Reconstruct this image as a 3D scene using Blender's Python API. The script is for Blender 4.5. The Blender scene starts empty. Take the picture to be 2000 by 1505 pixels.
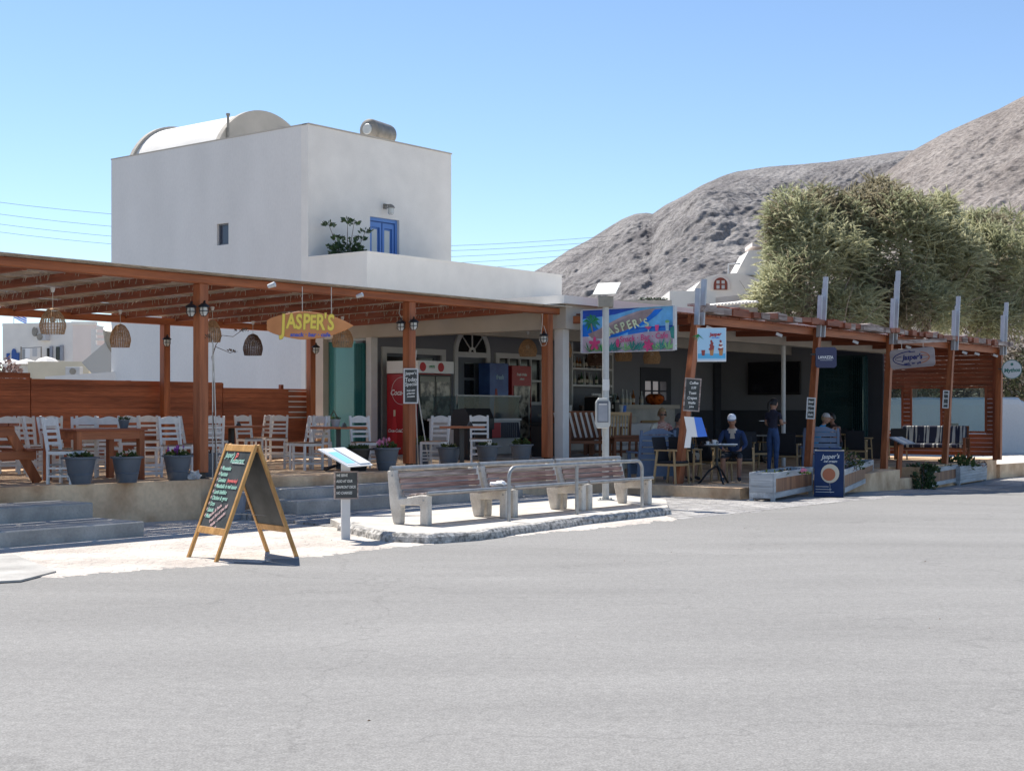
import bpy, bmesh, math, random
from mathutils import Vector, Matrix, noise
R = math.radians
random.seed(7)
scene = bpy.context.scene
COL = scene.collection
# ---------------------------------------------------------------- camera, world, sun
FX, CX, HY, EYE = 2800.0, 1000.0, 802.0, 1.6
cd = bpy.data.cameras.new('camera'); cam = bpy.data.objects.new('camera', cd); COL.objects.link(cam)
cam.location = (0, 0, EYE); cam.rotation_euler = (R(90), 0, 0)
cd.sensor_width = 36; cd.lens = FX/2000*36; cd.shift_y = (HY-752.5)/2000; cd.clip_end = 5000; cd.clip_start = .1
scene.camera = cam
SUN_EL, SUN_DX, SUN_DY = 57.0, .646, -.77           # horizontal direction the light travels in
w = bpy.data.worlds.new('World'); scene.world = w; w.use_nodes = True
nt = w.node_tree
sky = nt.nodes.new('ShaderNodeTexSky'); sky.sky_type = 'NISHITA'; sky.sun_disc = False
sky.sun_elevation = R(SUN_EL); sky.sun_rotation = math.atan2(-SUN_DX, -SUN_DY)
sky.air_density = 1.0; sky.dust_density = 0.0; sky.ozone_density = 3.0; sky.altitude = 1200
bg = nt.nodes['Background']; bg.inputs['Strength'].default_value = .105
nt.links.new(sky.outputs[0], bg.inputs['Color'])
sl = bpy.data.lights.new('sun', 'SUN'); sl.energy = 4.6; sl.angle = R(.55); sl.color = (1, .955, .88)
so = bpy.data.objects.new('sun', sl); COL.objects.link(so)
ce = math.cos(R(SUN_EL))
so.rotation_euler = Vector((SUN_DX*ce, SUN_DY*ce, -math.sin(R(SUN_EL)))).to_track_quat('-Z', 'Y').to_euler()
scene.view_settings.view_transform = 'Standard'; scene.view_settings.look = 'None'
scene.view_settings.gamma = 1; scene.view_settings.exposure = 0.7
scene.cycles.max_bounces = 8; scene.cycles.diffuse_bounces = 4

# ---------------------------------------------------------------- frames
PHI = R(51.5); UX, UY = math.cos(PHI), math.sin(PHI)
O = Vector((-4.7, 21.5, 0))
def W(px, py, d): return Vector(((px-CX)/FX*d, d, EYE-(py-HY)/FX*d))
def Q(s, v, z=0): return Vector((O.x+s*UX-v*UY, O.y+s*UY+v*UX, z))
def sv(p):
    x, y = p[0]-O.x, p[1]-O.y
    return x*UX+y*UY, -x*UY+y*UX
def gz(x, y):
    s = x*UX+y*UY
    t = min(max((s-23)/13, 0), 1)
    return -.38*(t*t*(3-2*t)*.5+t*.5)
def G(px, py, z=None):
    if z is not None:
        d = (EYE-z)*FX/(py-HY); return Vector(((px-CX)/FX*d, d, z))
    d = EYE*FX/(py-HY)
    for _ in range(20):
        zz = gz((px-CX)/FX*d, d); d = .5*d+.5*(EYE-zz)*FX/(py-HY)
    return Vector(((px-CX)/FX*d, d, zz))
def on_v(px, v):            # s on the line v=const seen at column px
    p = (px-CX)/FX
    ax, ay = O.x-v*UY, O.y+v*UX
    return (p*ay-ax)/(UX-p*UY)
def on_s(px, s):
    p = (px-CX)/FX
    ax, ay = O.x+s*UX, O.y+s*UY
    return (ax-p*ay)/(UY+p*UX)

# ---------------------------------------------------------------- materials
def mat(name, col, rough=.7, var=.12, scale=4, bump=0., bscale=60, metal=0., aniso=(1, 1, 1), col2=None, thr=None, spec=.5, fine=0.):
    m = bpy.data.materials.new(name); m.use_nodes = True
    n = m.node_tree; b = n.nodes['Principled BSDF']; L = n.links.new
    b.inputs['Roughness'].default_value = rough; b.inputs['Metallic'].default_value = metal
    b.inputs['Specular IOR Level'].default_value = spec
    tc = n.nodes.new('ShaderNodeTexCoord'); mp = n.nodes.new('ShaderNodeMapping'); mp.inputs['Scale'].default_value = aniso
    L(tc.outputs['Object'], mp.inputs['Vector'])
    nz = n.nodes.new('ShaderNodeTexNoise'); nz.inputs['Scale'].default_value = scale; nz.inputs['Detail'].default_value = 6
    L(mp.outputs[0], nz.inputs['Vector'])
    cr = n.nodes.new('ShaderNodeValToRGB'); L(nz.outputs['Fac'], cr.inputs[0])
    lo, hi = thr or (.3, .7)
    cr.color_ramp.elements[0].position = lo; cr.color_ramp.elements[1].position = hi
    c1 = [c*(1-var) for c in col]; c2 = list(col2) if col2 else [min(c*(1+var), 1) for c in col]
    cr.color_ramp.elements[0].color = (*c1, 1); cr.color_ramp.elements[1].color = (*c2, 1)
    out = cr.outputs[0]
    if fine:
        nf = n.nodes.new('ShaderNodeTexNoise'); nf.inputs['Scale'].default_value = bscale; nf.inputs['Detail'].default_value = 3
        L(mp.outputs[0], nf.inputs['Vector'])
        mr = n.nodes.new('ShaderNodeMapRange'); mr.inputs[1].default_value = .3; mr.inputs[2].default_value = .7
        mr.inputs[3].default_value = 1-fine; mr.inputs[4].default_value = 1+fine; L(nf.outputs['Fac'], mr.inputs[0])
        mx = n.nodes.new('ShaderNodeVectorMath'); mx.operation = 'MULTIPLY'
        L(out, mx.inputs[0]); L(mr.outputs[0], mx.inputs[1]); out = mx.outputs[0]
    L(out, b.inputs['Base Color'])
    if bump:
        nb = n.nodes.new('ShaderNodeTexNoise'); nb.inputs['Scale'].default_value = bscale; nb.inputs['Detail'].default_value = 4
        L(mp.outputs[0], nb.inputs['Vector'])
        bp = n.nodes.new('ShaderNodeBump'); bp.inputs['Strength'].default_value = bump; bp.inputs['Distance'].default_value = .02
        L(nb.outputs['Fac'], bp.inputs['Height']); L(bp.outputs[0], b.inputs['Normal'])
    return m
def flat(name, col, rough=.6, metal=0, emit=0, alpha=1, spec=.5):
    m = bpy.data.materials.new(name); m.use_nodes = True; b = m.node_tree.nodes['Principled BSDF']
    b.inputs['Base Color'].default_value = (*col, 1); b.inputs['Roughness'].default_value = rough; b.inputs['Metallic'].default_value = metal
    b.inputs['Specular IOR Level'].default_value = spec
    if emit: b.inputs['Emission Color'].default_value = (*col, 1); b.inputs['Emission Strength'].default_value = emit
    return m
M = {}
def wood(key, col, col2, rough=.55, axis='x', sc=9, spec=.4, fine=.12):
    an = {'x': (.08, 1, 1), 'y': (1, .08, 1), 'z': (1, 1, .08)}[axis]
    M[key] = mat(key, col, rough, .3, sc, .25, 45, aniso=an, col2=col2, spec=spec, fine=fine)
for a in 'xyz':
    wood('stain_'+a, (.32, .092, .034), (.45, .145, .055), .5, a)
    wood('dark_'+a, (.23, .062, .029), (.33, .10, .048), .55, a)
    wood('pine_'+a, (.52, .26, .075), (.66, .36, .12), .5, a)
    wood('teak_'+a, (.17, .06, .028), (.26, .10, .045), .5, a)
    wood('ash_'+a, (.42, .27, .13), (.55, .38, .2), .5, a)
    wood('fence_'+a, (.27, .075, .034), (.42, .135, .062), .55, a, 7, .4, .2)
    wood('brown_'+a, (.22, .10, .055), (.33, .17, .09), .6, a)
    wood('gray_'+a, (.36, .39, .42), (.50, .53, .56), .6, a)
wood('weather', (.25, .17, .15), (.50, .43, .39), .8, 'x', 11, .2, .35)
wood('redpaint', (.24, .10, .08), (.44, .32, .28), .8, 'x', 9, .2, .35)
M['white'] = mat('whitewash', (.745, .71, .66), .85, .055, 1.6, .25, 30, spec=.2, fine=.02)
M['white2'] = mat('whitewash_streaked', (.69, .67, .645), .85, .05, .9, .3, 22, aniso=(1, 1, .45), spec=.2, fine=.03)
M['beige'] = mat('beige_plaster', (.46, .42, .365), .85, .08, 2, .3, 25, spec=.2)
M['ochre'] = mat('ochre_plaster', (.66, .42, .25), .85, .25, 1.6, .4, 18, col2=(.78, .58, .38), thr=(.36, .62), spec=.2, fine=.07)
M['concrete'] = mat('grey_concrete', (.40, .385, .36), .85, .22, 2.2, .4, 30, spec=.2, fine=.08)
M['slab'] = mat('pale_concrete', (.56, .52, .465), .9, .16, 3, .5, 35, spec=.15, fine=.08)
M['kerb'] = mat('kerb_worn_paint', (.24, .23, .215), .9, .25, 17, .6, 50, col2=(.62, .59, .55), thr=(.36, .66), spec=.15, fine=.15)
M['benchcon'] = mat('bench_concrete', (.56, .51, .45), .85, .14, 5, .5, 45, col2=(.70, .66, .6), spec=.2, fine=.08)
M['grey_wall'] = mat('grey_wall', (.205, .21, .235), .8, .05, 1.5, .1, 30, spec=.2)
M['dado'] = mat('dark_dado', (.05, .055, .07), .7, .1, 2)
M['trim'] = mat('white_trim', (.60, .60, .60), .6, .04, 5)
M['chair'] = mat('chair_white_paint', (.70, .70, .70), .5, .07, 14)
M['straw'] = mat('straw_seat', (.22, .115, .06), .8, .3, 30, .4, 90)
M['steel'] = mat('galvanised_steel', (.34, .34, .335), .45, .18, 12, .15, 60, metal=.45)
M['pole'] = mat('pole_grey', (.44, .45, .44), .5, .08, 8, metal=.2)
M['gchan'] = mat('steel_channel', (.42, .44, .47), .5, .1, 6, metal=.25)
M['pot'] = mat('slate_plastic_pot', (.095, .115, .145), .5, .12, 5, .05, 40)
M['pot2'] = mat('pale_pot', (.26, .28, .32), .55, .12, 5)
M['soil'] = mat('soil', (.05, .035, .025), .95, .3, 20, .5, 50)
M['black'] = flat('black_metal', (.012, .012, .014), .45)
M['blackm'] = flat('black_fabric', (.016, .018, .024), .85)
M['board'] = mat('chalkboard', (.045, .052, .052), .6, .3, 4, col2=(.085, .09, .09), spec=.3)
M['chalk'] = flat('chalk_white', (.75, .75, .72), .9)
M['chalkg'] = flat('chalk_green', (.36, .62, .50), .9)
M['chalkr'] = flat('chalk_red', (.80, .16, .15), .9)
M['chalkp'] = flat('chalk_rose', (.62, .42, .40), .9)
M['gold'] = flat('sign_yellow', (.86, .66, .10), .6)
M['gold2'] = flat('sign_outline', (.42, .30, .06), .6)
M['surf'] = mat('surfboard_orange', (.56, .20, .055), .45, .12, 3, col2=(.66, .27, .09))
M['signblue'] = flat('sign_blue', (.10, .12, .42), .6)
M['navy'] = flat('navy_plastic', (.008, .014, .09), .3)
M['pwhite'] = flat('print_white', (.78, .78, .78), .5)
M['red'] = flat('cooler_red', (.36, .012, .018), .35)
M['red2'] = flat('red_print', (.45, .02, .03), .5)
M['cyan'] = flat('cyan_print', (.30, .68, .82), .4)
M['bluep'] = flat('blue_print', (.05, .19, .72), .45)
M['bluec'] = mat('cooler_blue', (.03, .075, .30), .4, .3, 2, col2=(.07, .16, .42))
M['bluedoor'] = flat('blue_paint', (.10, .23, .56), .45)
M['blueshut'] = flat('blue_shutter', (.02, .08, .30), .5)
M['doorgrey'] = mat('grey_door_paint', (.12, .135, .165), .5, .05, 4)
M['dglass'] = flat('dark_pane', (.012, .014, .018), .08)
M['wglass'] = flat('small_window_pane', (.05, .06, .09), .12)
M['seatblue'] = mat('blue_grey_paint', (.14, .20, .32), .55, .1, 8)
M['cushion'] = mat('grey_cushion', (.50, .50, .50), .9, .06, 6)
M['cushw'] = mat('white_cushion', (.62, .60, .57), .9, .06, 6)
M['cushd'] = flat('navy_cushion', (.02, .025, .05), .9)
M['wicker'] = mat('wicker', (.42, .25, .13), .8, .35, 25)
M['wickerd'] = mat('wicker_dark', (.11, .055, .032), .8, .35, 25)
M['cable'] = flat('pale_cable', (.55, .52, .47), .7)
M['wire'] = flat('wire_dark', (.10, .11, .13), .7)
M['lampglass'] = flat('lamp_glass', (.55, .55, .52), .15)
M['amber'] = mat('amber_glass', (.22, .025, .006), .15, .6, 10, col2=(.55, .12, .02))
M['tv'] = flat('tv_screen', (.006, .006, .01), .12)
M['skin'] = mat('skin', (.42, .23, .16), .6, .06, 10)
M['skin2'] = mat('skin_tan', (.30, .15, .10), .6, .06, 10)
M['hair'] = mat('hair_dark', (.012, .009, .008), .6, .2, 30)
M['hairb'] = mat('hair_fair', (.38, .27, .15), .7, .25, 30, bump=.3)
M['jean'] = mat('denim', (.035, .075, .19), .85, .25, 8, .2, 80)
M['tshirt'] = mat('dark_tshirt', (.022, .022, .045), .85, .1, 8)
M['navyk'] = mat('navy_jumper', (.012, .032, .10), .85, .15, 8)
M['cloth_t'] = mat('pale_shirt', (.46, .42, .39), .85, .1, 8)
M['stripe'] = mat('red_stripe_shirt', (.42, .08, .08), .85, .1, 20, aniso=(1, 1, 8), col2=(.6, .5, .45), thr=(.45, .55))
M['cyanshirt'] = mat('bright_blue_shirt', (.03, .26, .55), .85, .1, 8)
M['capw'] = mat('white_cap', (.72, .74, .80), .8, .03, 8)
M['capg'] = mat('grey_cap', (.48, .46, .44), .8, .05, 8)
M['shorts'] = flat('dark_shorts', (.02, .022, .03), .85)
M['shoe'] = flat('dark_shoe', (.03, .03, .035), .7)
M['shoew'] = flat('pale_shoe', (.45, .43, .42), .7)
M['leaf'] = mat('potted_leaves', (.035, .07, .02), .6, .5, 12, col2=(.12, .17, .05))
M['purple'] = flat('purple_flower', (.32, .05, .42), .7)
M['pink'] = flat('pink_flower', (.66, .22, .34), .7)
M['wflower'] = flat('white_flower', (.7, .68, .6), .7)
M['twig'] = mat('twig', (.13, .085, .055), .9, .3, 10)
M['tank'] = mat('tank_metal', (.26, .235, .20), .5, .2, 6, metal=.3)
M['pinkw'] = mat('rose_white_wall', (.70, .62, .58), .85, .04, 1.5)
M['cream'] = mat('cream_wall', (.62, .55, .42), .85, .08, 1.5)
M['reed'] = mat('reed_mat', (.46, .39, .30), .9, .3, 6, .6, 40, aniso=(1, 14, 14), col2=(.70, .62, .52), spec=.1, fine=.2)
M['membrane'] = mat('pale_membrane', (.70, .66, .60), .8, .1, 3)
M['canvas'] = flat('awning_grey', (.3, .31, .32), .8)

M['tam_light'] = mat('tamarisk_light', (.55, .54, .34), .75, .12, .6, col2=(.66, .64, .44), spec=.15)
M['tam_mid'] = mat('tamarisk_mid', (.44, .455, .28), .75, .15, .6, col2=(.55, .555, .37), spec=.15)
M['tam_brown'] = mat('tamarisk_brown', (.36, .32, .21), .8, .15, .6, col2=(.47, .42, .30), spec=.15)
def translucent(k, f=.4):
    n = M[k].node_tree; b = n.nodes['Principled BSDF']; o = n.nodes['Material Output']; t = n.nodes.new('ShaderNodeBsdfTranslucent'); x = n.nodes.new('ShaderNodeMixShader'); x.inputs[0].default_value = f
    n.links.new(b.inputs['Base Color'].links[0].from_socket, t.inputs['Color']); n.links.new(b.outputs[0], x.inputs[1]); n.links.new(t.outputs[0], x.inputs[2]); n.links.new(x.outputs[0], o.inputs[0])
for k_ in ('tam_light', 'tam_mid', 'tam_brown', 'leaf'): translucent(k_, .68 if k_ != 'leaf' else .4)
M['twigp'] = flat('pale_twig', (.30, .23, .18), .9)
M['twigg'] = mat('grey_scrub', (.18, .15, .11), .9, .4, 1.2, col2=(.34, .28, .21))
M['leafolive'] = mat('olive_scrub', (.06, .07, .03), .85, .4, 1.2, col2=(.14, .15, .07))
M['redwood'] = flat('red_window_wood', (.22, .045, .03), .6)
M['tankwall'] = mat('grey_shed_wall', (.25, .22, .19), .9, .2, 2)
M['leafd'] = mat('glossy_leaves', (.03, .06, .022), .35, .5, 9, col2=(.09, .15, .06))
M['pinktwig'] = mat('dry_blossom', (.22, .13, .10), .9, .4, 16, col2=(.42, .28, .25))
M['navystripe'] = mat('striped_cushion', (.015, .02, .05), .9, .1, 7, aniso=(2.2, .1, .1), col2=(.45, .45, .43), thr=(.55, .58))
M['capslate'] = mat('slate_jacket', (.045, .06, .085), .85, .15, 8)
M['tankc'] = mat('brown_top', (.10, .055, .05), .85, .2, 8)
def glass_mat(name, col, rough=.03, mix=.5):
    m = bpy.data.materials.new(name); m.use_nodes = True; n = m.node_tree; L = n.links.new
    b = n.nodes['Principled BSDF']; b.inputs['Base Color'].default_value = (*col, 1); b.inputs['Roughness'].default_value = rough
    t = n.nodes.new('ShaderNodeBsdfTransparent'); t.inputs[0].default_value = (.6+.4*col[0], .75+.25*col[1], .75+.25*col[2], 1)
    x = n.nodes.new('ShaderNodeMixShader'); x.inputs[0].default_value = mix
    L(t.outputs[0], x.inputs[1]); L(b.outputs[0], x.inputs[2]); L(x.outputs[0], n.nodes['Material Output'].inputs[0])
    return m
M['tealglass'] = glass_mat('teal_glass', (.06, .26, .27), .03, .55)
M['darkglass'] = glass_mat('dark_tinted_glass', (.03, .075, .085), .03, .6)
M['clear'] = glass_mat('clear_glass', (.15, .17, .18), .03, .25)
M['perspex'] = glass_mat('clear_window', (.35, .37, .38), .04, .12)

# ---------------------------------------------------------------- mesh builder
class MB:
    def __init__(s): s.v = []; s.f = []; s.m = []; s.cur = 0
    def add(s, vs, fs, mi=None):
        o = len(s.v); s.v += [tuple(p) for p in vs]; s.f += [tuple(i+o for i in f) for f in fs]
        s.m += [s.cur if mi is None else mi]*len(fs); return s
    def box(s, c, size, rz=0, rx=0, ry=0, taper=1.0, mi=None):
        hx, hy, hz = size[0]/2, size[1]/2, size[2]/2
        vs = [Vector((x*hx*(taper if z > 0 else 1), y*hy*(taper if z > 0 else 1), z*hz)) for z in (-1, 1) for y in (-1, 1) for x in (-1, 1)]
        if rz or rx or ry:
            mt = Matrix.Rotation(rz, 3, 'Z') @ Matrix.Rotation(rx, 3, 'X') @ Matrix.Rotation(ry, 3, 'Y')
            vs = [mt @ p for p in vs]
        c = Vector(c)
        return s.add([p+c for p in vs], [(0, 2, 3, 1), (4, 5, 7, 6), (0, 1, 5, 4), (2, 6, 7, 3), (0, 4, 6, 2), (1, 3, 7, 5)], mi)
    def bx(s, x0, x1, y0, y1, z0, z1, mi=None): return s.box(((x0+x1)/2, (y0+y1)/2, (z0+z1)/2), (abs(x1-x0), abs(y1-y0), abs(z1-z0)), mi=mi)
    def bar(s, a, b, w_, h_, up=(0, 0, 1), w2=None, h2=None, mi=None):
        a = Vector(a); b = Vector(b); d = (b-a).normalized(); up = Vector(up)
        if abs(d.dot(up)) > .98: up = Vector((0, 1, 0))
        x = d.cross(up).normalized(); y = x.cross(d)
        w2 = w2 or w_; h2 = h2 or h_
        vs = [a+x*sx*w_/2+y*sy*h_/2 for sx, sy in ((-1, -1), (1, -1), (1, 1), (-1, 1))]+[b+x*sx*w2/2+y*sy*h2/2 for sx, sy in ((-1, -1), (1, -1), (1, 1), (-1, 1))]
        return s.add(vs, [(3, 2, 1, 0), (4, 5, 6, 7), (0, 1, 5, 4), (1, 2, 6, 5), (2, 3, 7, 6), (3, 0, 4, 7)], mi)
    def tube(s, pts, r, n=8, cap=True, mi=None):
        pts = [Vector(p) for p in pts]; rs = r if isinstance(r, (list, tuple)) else [r]*len(pts)
        o = []; prev = None
        for i, p in enumerate(pts):
            d = (pts[min(i+1, len(pts)-1)]-pts[max(i-1, 0)]).normalized()
            if prev is None: x = d.orthogonal().normalized()
            else: x = (prev-d*prev.dot(d)).normalized()
            prev = x; y = d.cross(x)
            o += [p+(x*math.cos(2*math.pi*k/n)+y*math.sin(2*math.pi*k/n))*rs[i] for k in range(n)]
        fs = [(i*n+k, i*n+(k+1) % n, (i+1)*n+(k+1) % n, (i+1)*n+k) for i in range(len(pts)-1) for k in range(n)]
        if cap: fs += [tuple(range(n-1, -1, -1)), tuple((len(pts)-1)*n+k for k in range(n))]
        return s.add(o, fs, mi)
    def lathe(s, prof, n=20, c=(0, 0, 0), mi=None, cap=True):
        c = Vector(c); o = [c+Vector((r*math.cos(2*math.pi*k/n), r*math.sin(2*math.pi*k/n), z)) for r, z in prof for k in range(n)]
        fs = [(i*n+k, i*n+(k+1) % n, (i+1)*n+(k+1) % n, (i+1)*n+k) for i in range(len(prof)-1) for k in range(n)]
        if cap: fs += [tuple(range(n-1, -1, -1)), tuple((len(prof)-1)*n+k for k in range(n))]
        return s.add(o, fs, mi)
    def sph(s, c, r, n=12, sq=(1, 1, 1), mi=None):
        c = Vector(c); m_ = n//2; o = []
        for i in range(m_+1):
            t = math.pi*i/m_
            for k in range(n):
                a = 2*math.pi*k/n; o.append(c+Vector((math.sin(t)*math.cos(a)*r*sq[0], math.sin(t)*math.sin(a)*r*sq[1], math.cos(t)*r*sq[2])))
        return s.add(o, [(i*n+k, (i+1)*n+k, (i+1)*n+(k+1) % n, i*n+(k+1) % n) for i in range(m_) for k in range(n)], mi)
    def prism(s, pts, y0, y1, mi=None):          # outline in x,z ; extruded along y
        n = len(pts); o = [(x, y0, z) for x, z in pts]+[(x, y1, z) for x, z in pts]
        ar = sum(pts[i][0]*pts[(i+1) % n][1]-pts[(i+1) % n][0]*pts[i][1] for i in range(n))
        fs = [tuple(range(n)), tuple(range(2*n-1, n-1, -1))]+[((i+1) % n, i, n+i, n+(i+1) % n) for i in range(n)]
        if ar < 0: fs = [f[::-1] for f in fs]
        return s.add(o, fs, mi)
    def slabpoly(s, pts, z0, z1, mi=None):       # outline in x,y ; extruded along z
        n = len(pts); z0l = z0 if isinstance(z0, list) else [z0]*n; z1l = z1 if isinstance(z1, list) else [z1]*n
        o = [(p[0], p[1], z0l[i]) for i, p in enumerate(pts)]+[(p[0], p[1], z1l[i]) for i, p in enumerate(pts)]
        ar = sum(pts[i][0]*pts[(i+1) % n][1]-pts[(i+1) % n][0]*pts[i][1] for i in range(n))
        fs = [tuple(range(n-1, -1, -1)), tuple(range(n, 2*n))]+[(i, (i+1) % n, n+(i+1) % n, n+i) for i in range(n)]
        if ar < 0: fs = [f[::-1] for f in fs]
        return s.add(o, fs, mi)
    def xf(s, mt, start=0):
        for i in range(start, len(s.v)): s.v[i] = tuple(mt @ Vector(s.v[i]))
        return s
    def build(s, name, mats, parent=None, smooth=False, bevel=0, loc=None):
        me = bpy.data.meshes.new(name); me.from_pydata(s.v, [], s.f)
        if not isinstance(mats, (list, tuple)): mats = [mats]
        for m_ in mats: me.materials.append(M[m_] if isinstance(m_, str) else m_)
        if len(mats) > 1: me.polygons.foreach_set('material_index', s.m)
        if smooth:
            me.polygons.foreach_set('use_smooth', [True]*len(me.polygons))
            try: me.set_sharp_from_angle(angle=R(40))
            except Exception: pass
        me.update()
        o = bpy.data.objects.new(name, me); COL.objects.link(o)
        if parent: o.parent = parent
        if loc is not None: o.location = loc
        if bevel:
            b = o.modifiers.new('bevel', 'BEVEL'); b.width = bevel; b.segments = 1; b.limit_method = 'ANGLE'
        return o
def tag(o, label=None, cat=None, group=None, kind=None):
    if label: o['label'] = label
    if cat: o['category'] = cat
    if group: o['group'] = group
    if kind: o['kind'] = kind
    return o
def thing(name, label, cat, loc=(0, 0, 0), rz=0, group=None):
    o = bpy.data.objects.new(name, None); COL.objects.link(o); o.location = loc; o.rotation_euler = (0, 0, rz); o.empty_display_size = .1
    return tag(o, label, cat, group)
def dup(root, loc, rz, label, group=None, scale=None):
    r = root.copy(); COL.objects.link(r); r.location = loc; r.rotation_euler = (0, 0, rz); r['label'] = label
    if group: r['group'] = group
    if scale: r.scale = scale
    for ch in list(root.children):
        c = ch.copy(); COL.objects.link(c); c.parent = r
        for g in list(ch.children):
            k = g.copy(); COL.objects.link(k); k.parent = c
    return r
def text(s, size, matn, parent, x=0, z=0, y=0, rot=0, shear=0, off=0, align='CENTER', name='lettering', sx=1, ext=.001, mt=None):
    cu = bpy.data.curves.new('t', 'FONT'); cu.body = s; cu.size = size; cu.shear = shear; cu.offset = off; cu.extrude = ext
    cu.align_x = align; cu.align_y = 'CENTER'; cu.resolution_u = 3
    t = bpy.data.objects.new('t', cu); COL.objects.link(t)
    me = bpy.data.meshes.new_from_object(t.evaluated_get(bpy.context.evaluated_depsgraph_get()))
    bpy.data.objects.remove(t)
    m4 = Matrix.Translation((x, y, z)) @ Matrix.Rotation(R(90), 4, 'X') @ Matrix.Rotation(rot, 4, 'Z') @ Matrix.Diagonal((sx, 1, 1, 1))
    me.transform((mt @ m4) if mt else m4); me.materials.clear(); me.materials.append(M[matn])
    o = bpy.data.objects.new(name, me); COL.objects.link(o); o.parent = parent
    return o
def ellipse(cx, cz, rx, rz, n=20, rot=0):
    c, s_ = math.cos(rot), math.sin(rot)
    return [(cx+rx*math.cos(a)*c-rz*math.sin(a)*s_, cz+rx*math.cos(a)*s_+rz*math.sin(a)*c) for a in [2*math.pi*k/n for k in range(n)]]
# ---------------------------------------------------------------- ground, road, pavement
def axis(lo, hi, step, outer_lo, outer_hi):
    a = list(outer_lo); x = lo
    while x <= hi: a.append(x); x += step
    return a+list(outer_hi)
def sheet(name, xs, ys, zo, m, bumps=0):
    vs = [(x, y, gz(x, y)+zo) for y in ys for x in xs]; n = len(xs)
    b = MB(); b.add(vs, [(j*n+i, j*n+i+1, (j+1)*n+i+1, (j+1)*n+i) for j in range(len(ys)-1) for i in range(n-1)])
    return tag(b.build(name, m), kind='structure')
M['earth'] = mat('dry_earth', (.42, .36, .29), .95, .2, .3, .3, 10, spec=.1, fine=.1)
def asphalt():
    m = mat('worn_asphalt', (.245, .237, .226), .9, .05, .35, 0, 60, spec=.15); n = m.node_tree; L = n.links.new; b = n.nodes['Principled BSDF']
    tc = n.nodes.new('ShaderNodeTexCoord')
    base = b.inputs['Base Color'].links[0].from_socket
    # long pale sweeps along the road
    mp = n.nodes.new('ShaderNodeMapping'); mp.inputs['Rotation'].default_value = (0, 0, -PHI*.55); mp.inputs['Scale'].default_value = (.16, .9, 1)
    L(tc.outputs['Object'], mp.inputs[0])
    n1 = n.nodes.new('ShaderNodeTexNoise'); n1.inputs['Scale'].default_value = .9; n1.inputs['Detail'].default_value = 7; n1.inputs['Roughness'].default_value = .62; n1.inputs['Distortion'].default_value = .8
    L(mp.outputs[0], n1.inputs['Vector'])
    r1 = n.nodes.new('ShaderNodeMapRange'); r1.inputs[1].default_value = .35; r1.inputs[2].default_value = .72; r1.inputs[3].default_value = .94; r1.inputs[4].default_value = 1.12; L(n1.outputs[0], r1.inputs[0])
    n2 = n.nodes.new('ShaderNodeTexNoise'); n2.inputs['Scale'].default_value = 95; n2.inputs['Detail'].default_value = 3; L(tc.outputs['Object'], n2.inputs['Vector'])
    r2 = n.nodes.new('ShaderNodeMapRange'); r2.inputs[1].default_value = .32; r2.inputs[2].default_value = .68; r2.inputs[3].default_value = .78; r2.inputs[4].default_value = 1.22; L(n2.outputs[0], r2.inputs[0])
    n4 = n.nodes.new('ShaderNodeTexNoise'); n4.inputs['Scale'].default_value = 14; n4.inputs['Detail'].default_value = 5; L(tc.outputs['Object'], n4.inputs['Vector'])
    r4 = n.nodes.new('ShaderNodeMapRange'); r4.inputs[1].default_value = .3; r4.inputs[2].default_value = .7; r4.inputs[3].default_value = .93; r4.inputs[4].default_value = 1.07; L(n4.outputs[0], r4.inputs[0])
    mm = n.nodes.new('ShaderNodeMath'); mm.operation = 'MULTIPLY'; L(r1.outputs[0], mm.inputs[0]); L(r2.outputs[0], mm.inputs[1])
    m2 = n.nodes.new('ShaderNodeMath'); m2.operation = 'MULTIPLY'; L(mm.outputs[0], m2.inputs[0]); L(r4.outputs[0], m2.inputs[1])
    vm = n.nodes.new('ShaderNodeVectorMath'); vm.operation = 'SCALE'; L(base, vm.inputs[0]); L(m2.outputs[0], vm.inputs['Scale'])
    # thin cracks
    n3 = n.nodes.new('ShaderNodeTexVoronoi'); n3.feature = 'DISTANCE_TO_EDGE'; n3.inputs['Scale'].default_value = .22
    nn = n.nodes.new('ShaderNodeTexNoise'); nn.inputs['Scale'].default_value = 1.6; nn.inputs['Detail'].default_value = 5; L(tc.outputs['Object'], nn.inputs['Vector'])
    ad = n.nodes.new('ShaderNodeVectorMath'); ad.operation = 'MULTIPLY_ADD'; ad.inputs[1].default_value = (1.6, 1.6, 0); L(nn.outputs['Color'], ad.inputs[0]); L(tc.outputs['Object'], ad.inputs[2])
    L(ad.outputs[0], n3.inputs['Vector'])
    r3 = n.nodes.new('ShaderNodeMapRange'); r3.inputs[1].default_value = 0; r3.inputs[2].default_value = .006; r3.inputs[3].default_value = .86; r3.inputs[4].default_value = 1; L(n3.outputs[0], r3.inputs[0])
    v2 = n.nodes.new('ShaderNodeVectorMath'); v2.operation = 'SCALE'; L(vm.outputs[0], v2.inputs[0]); L(r3.outputs[0], v2.inputs['Scale'])
    L(v2.outputs[0], b.inputs['Base Color'])
    bp = n.nodes.new('ShaderNodeBump'); bp.inputs['Strength'].default_value = .5; bp.inputs['Distance'].default_value = .006
    L(n2.outputs[0], bp.inputs['Height']); L(bp.outputs[0], b.inputs['Normal'])
    return m
M['asphalt'] = asphalt()
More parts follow.
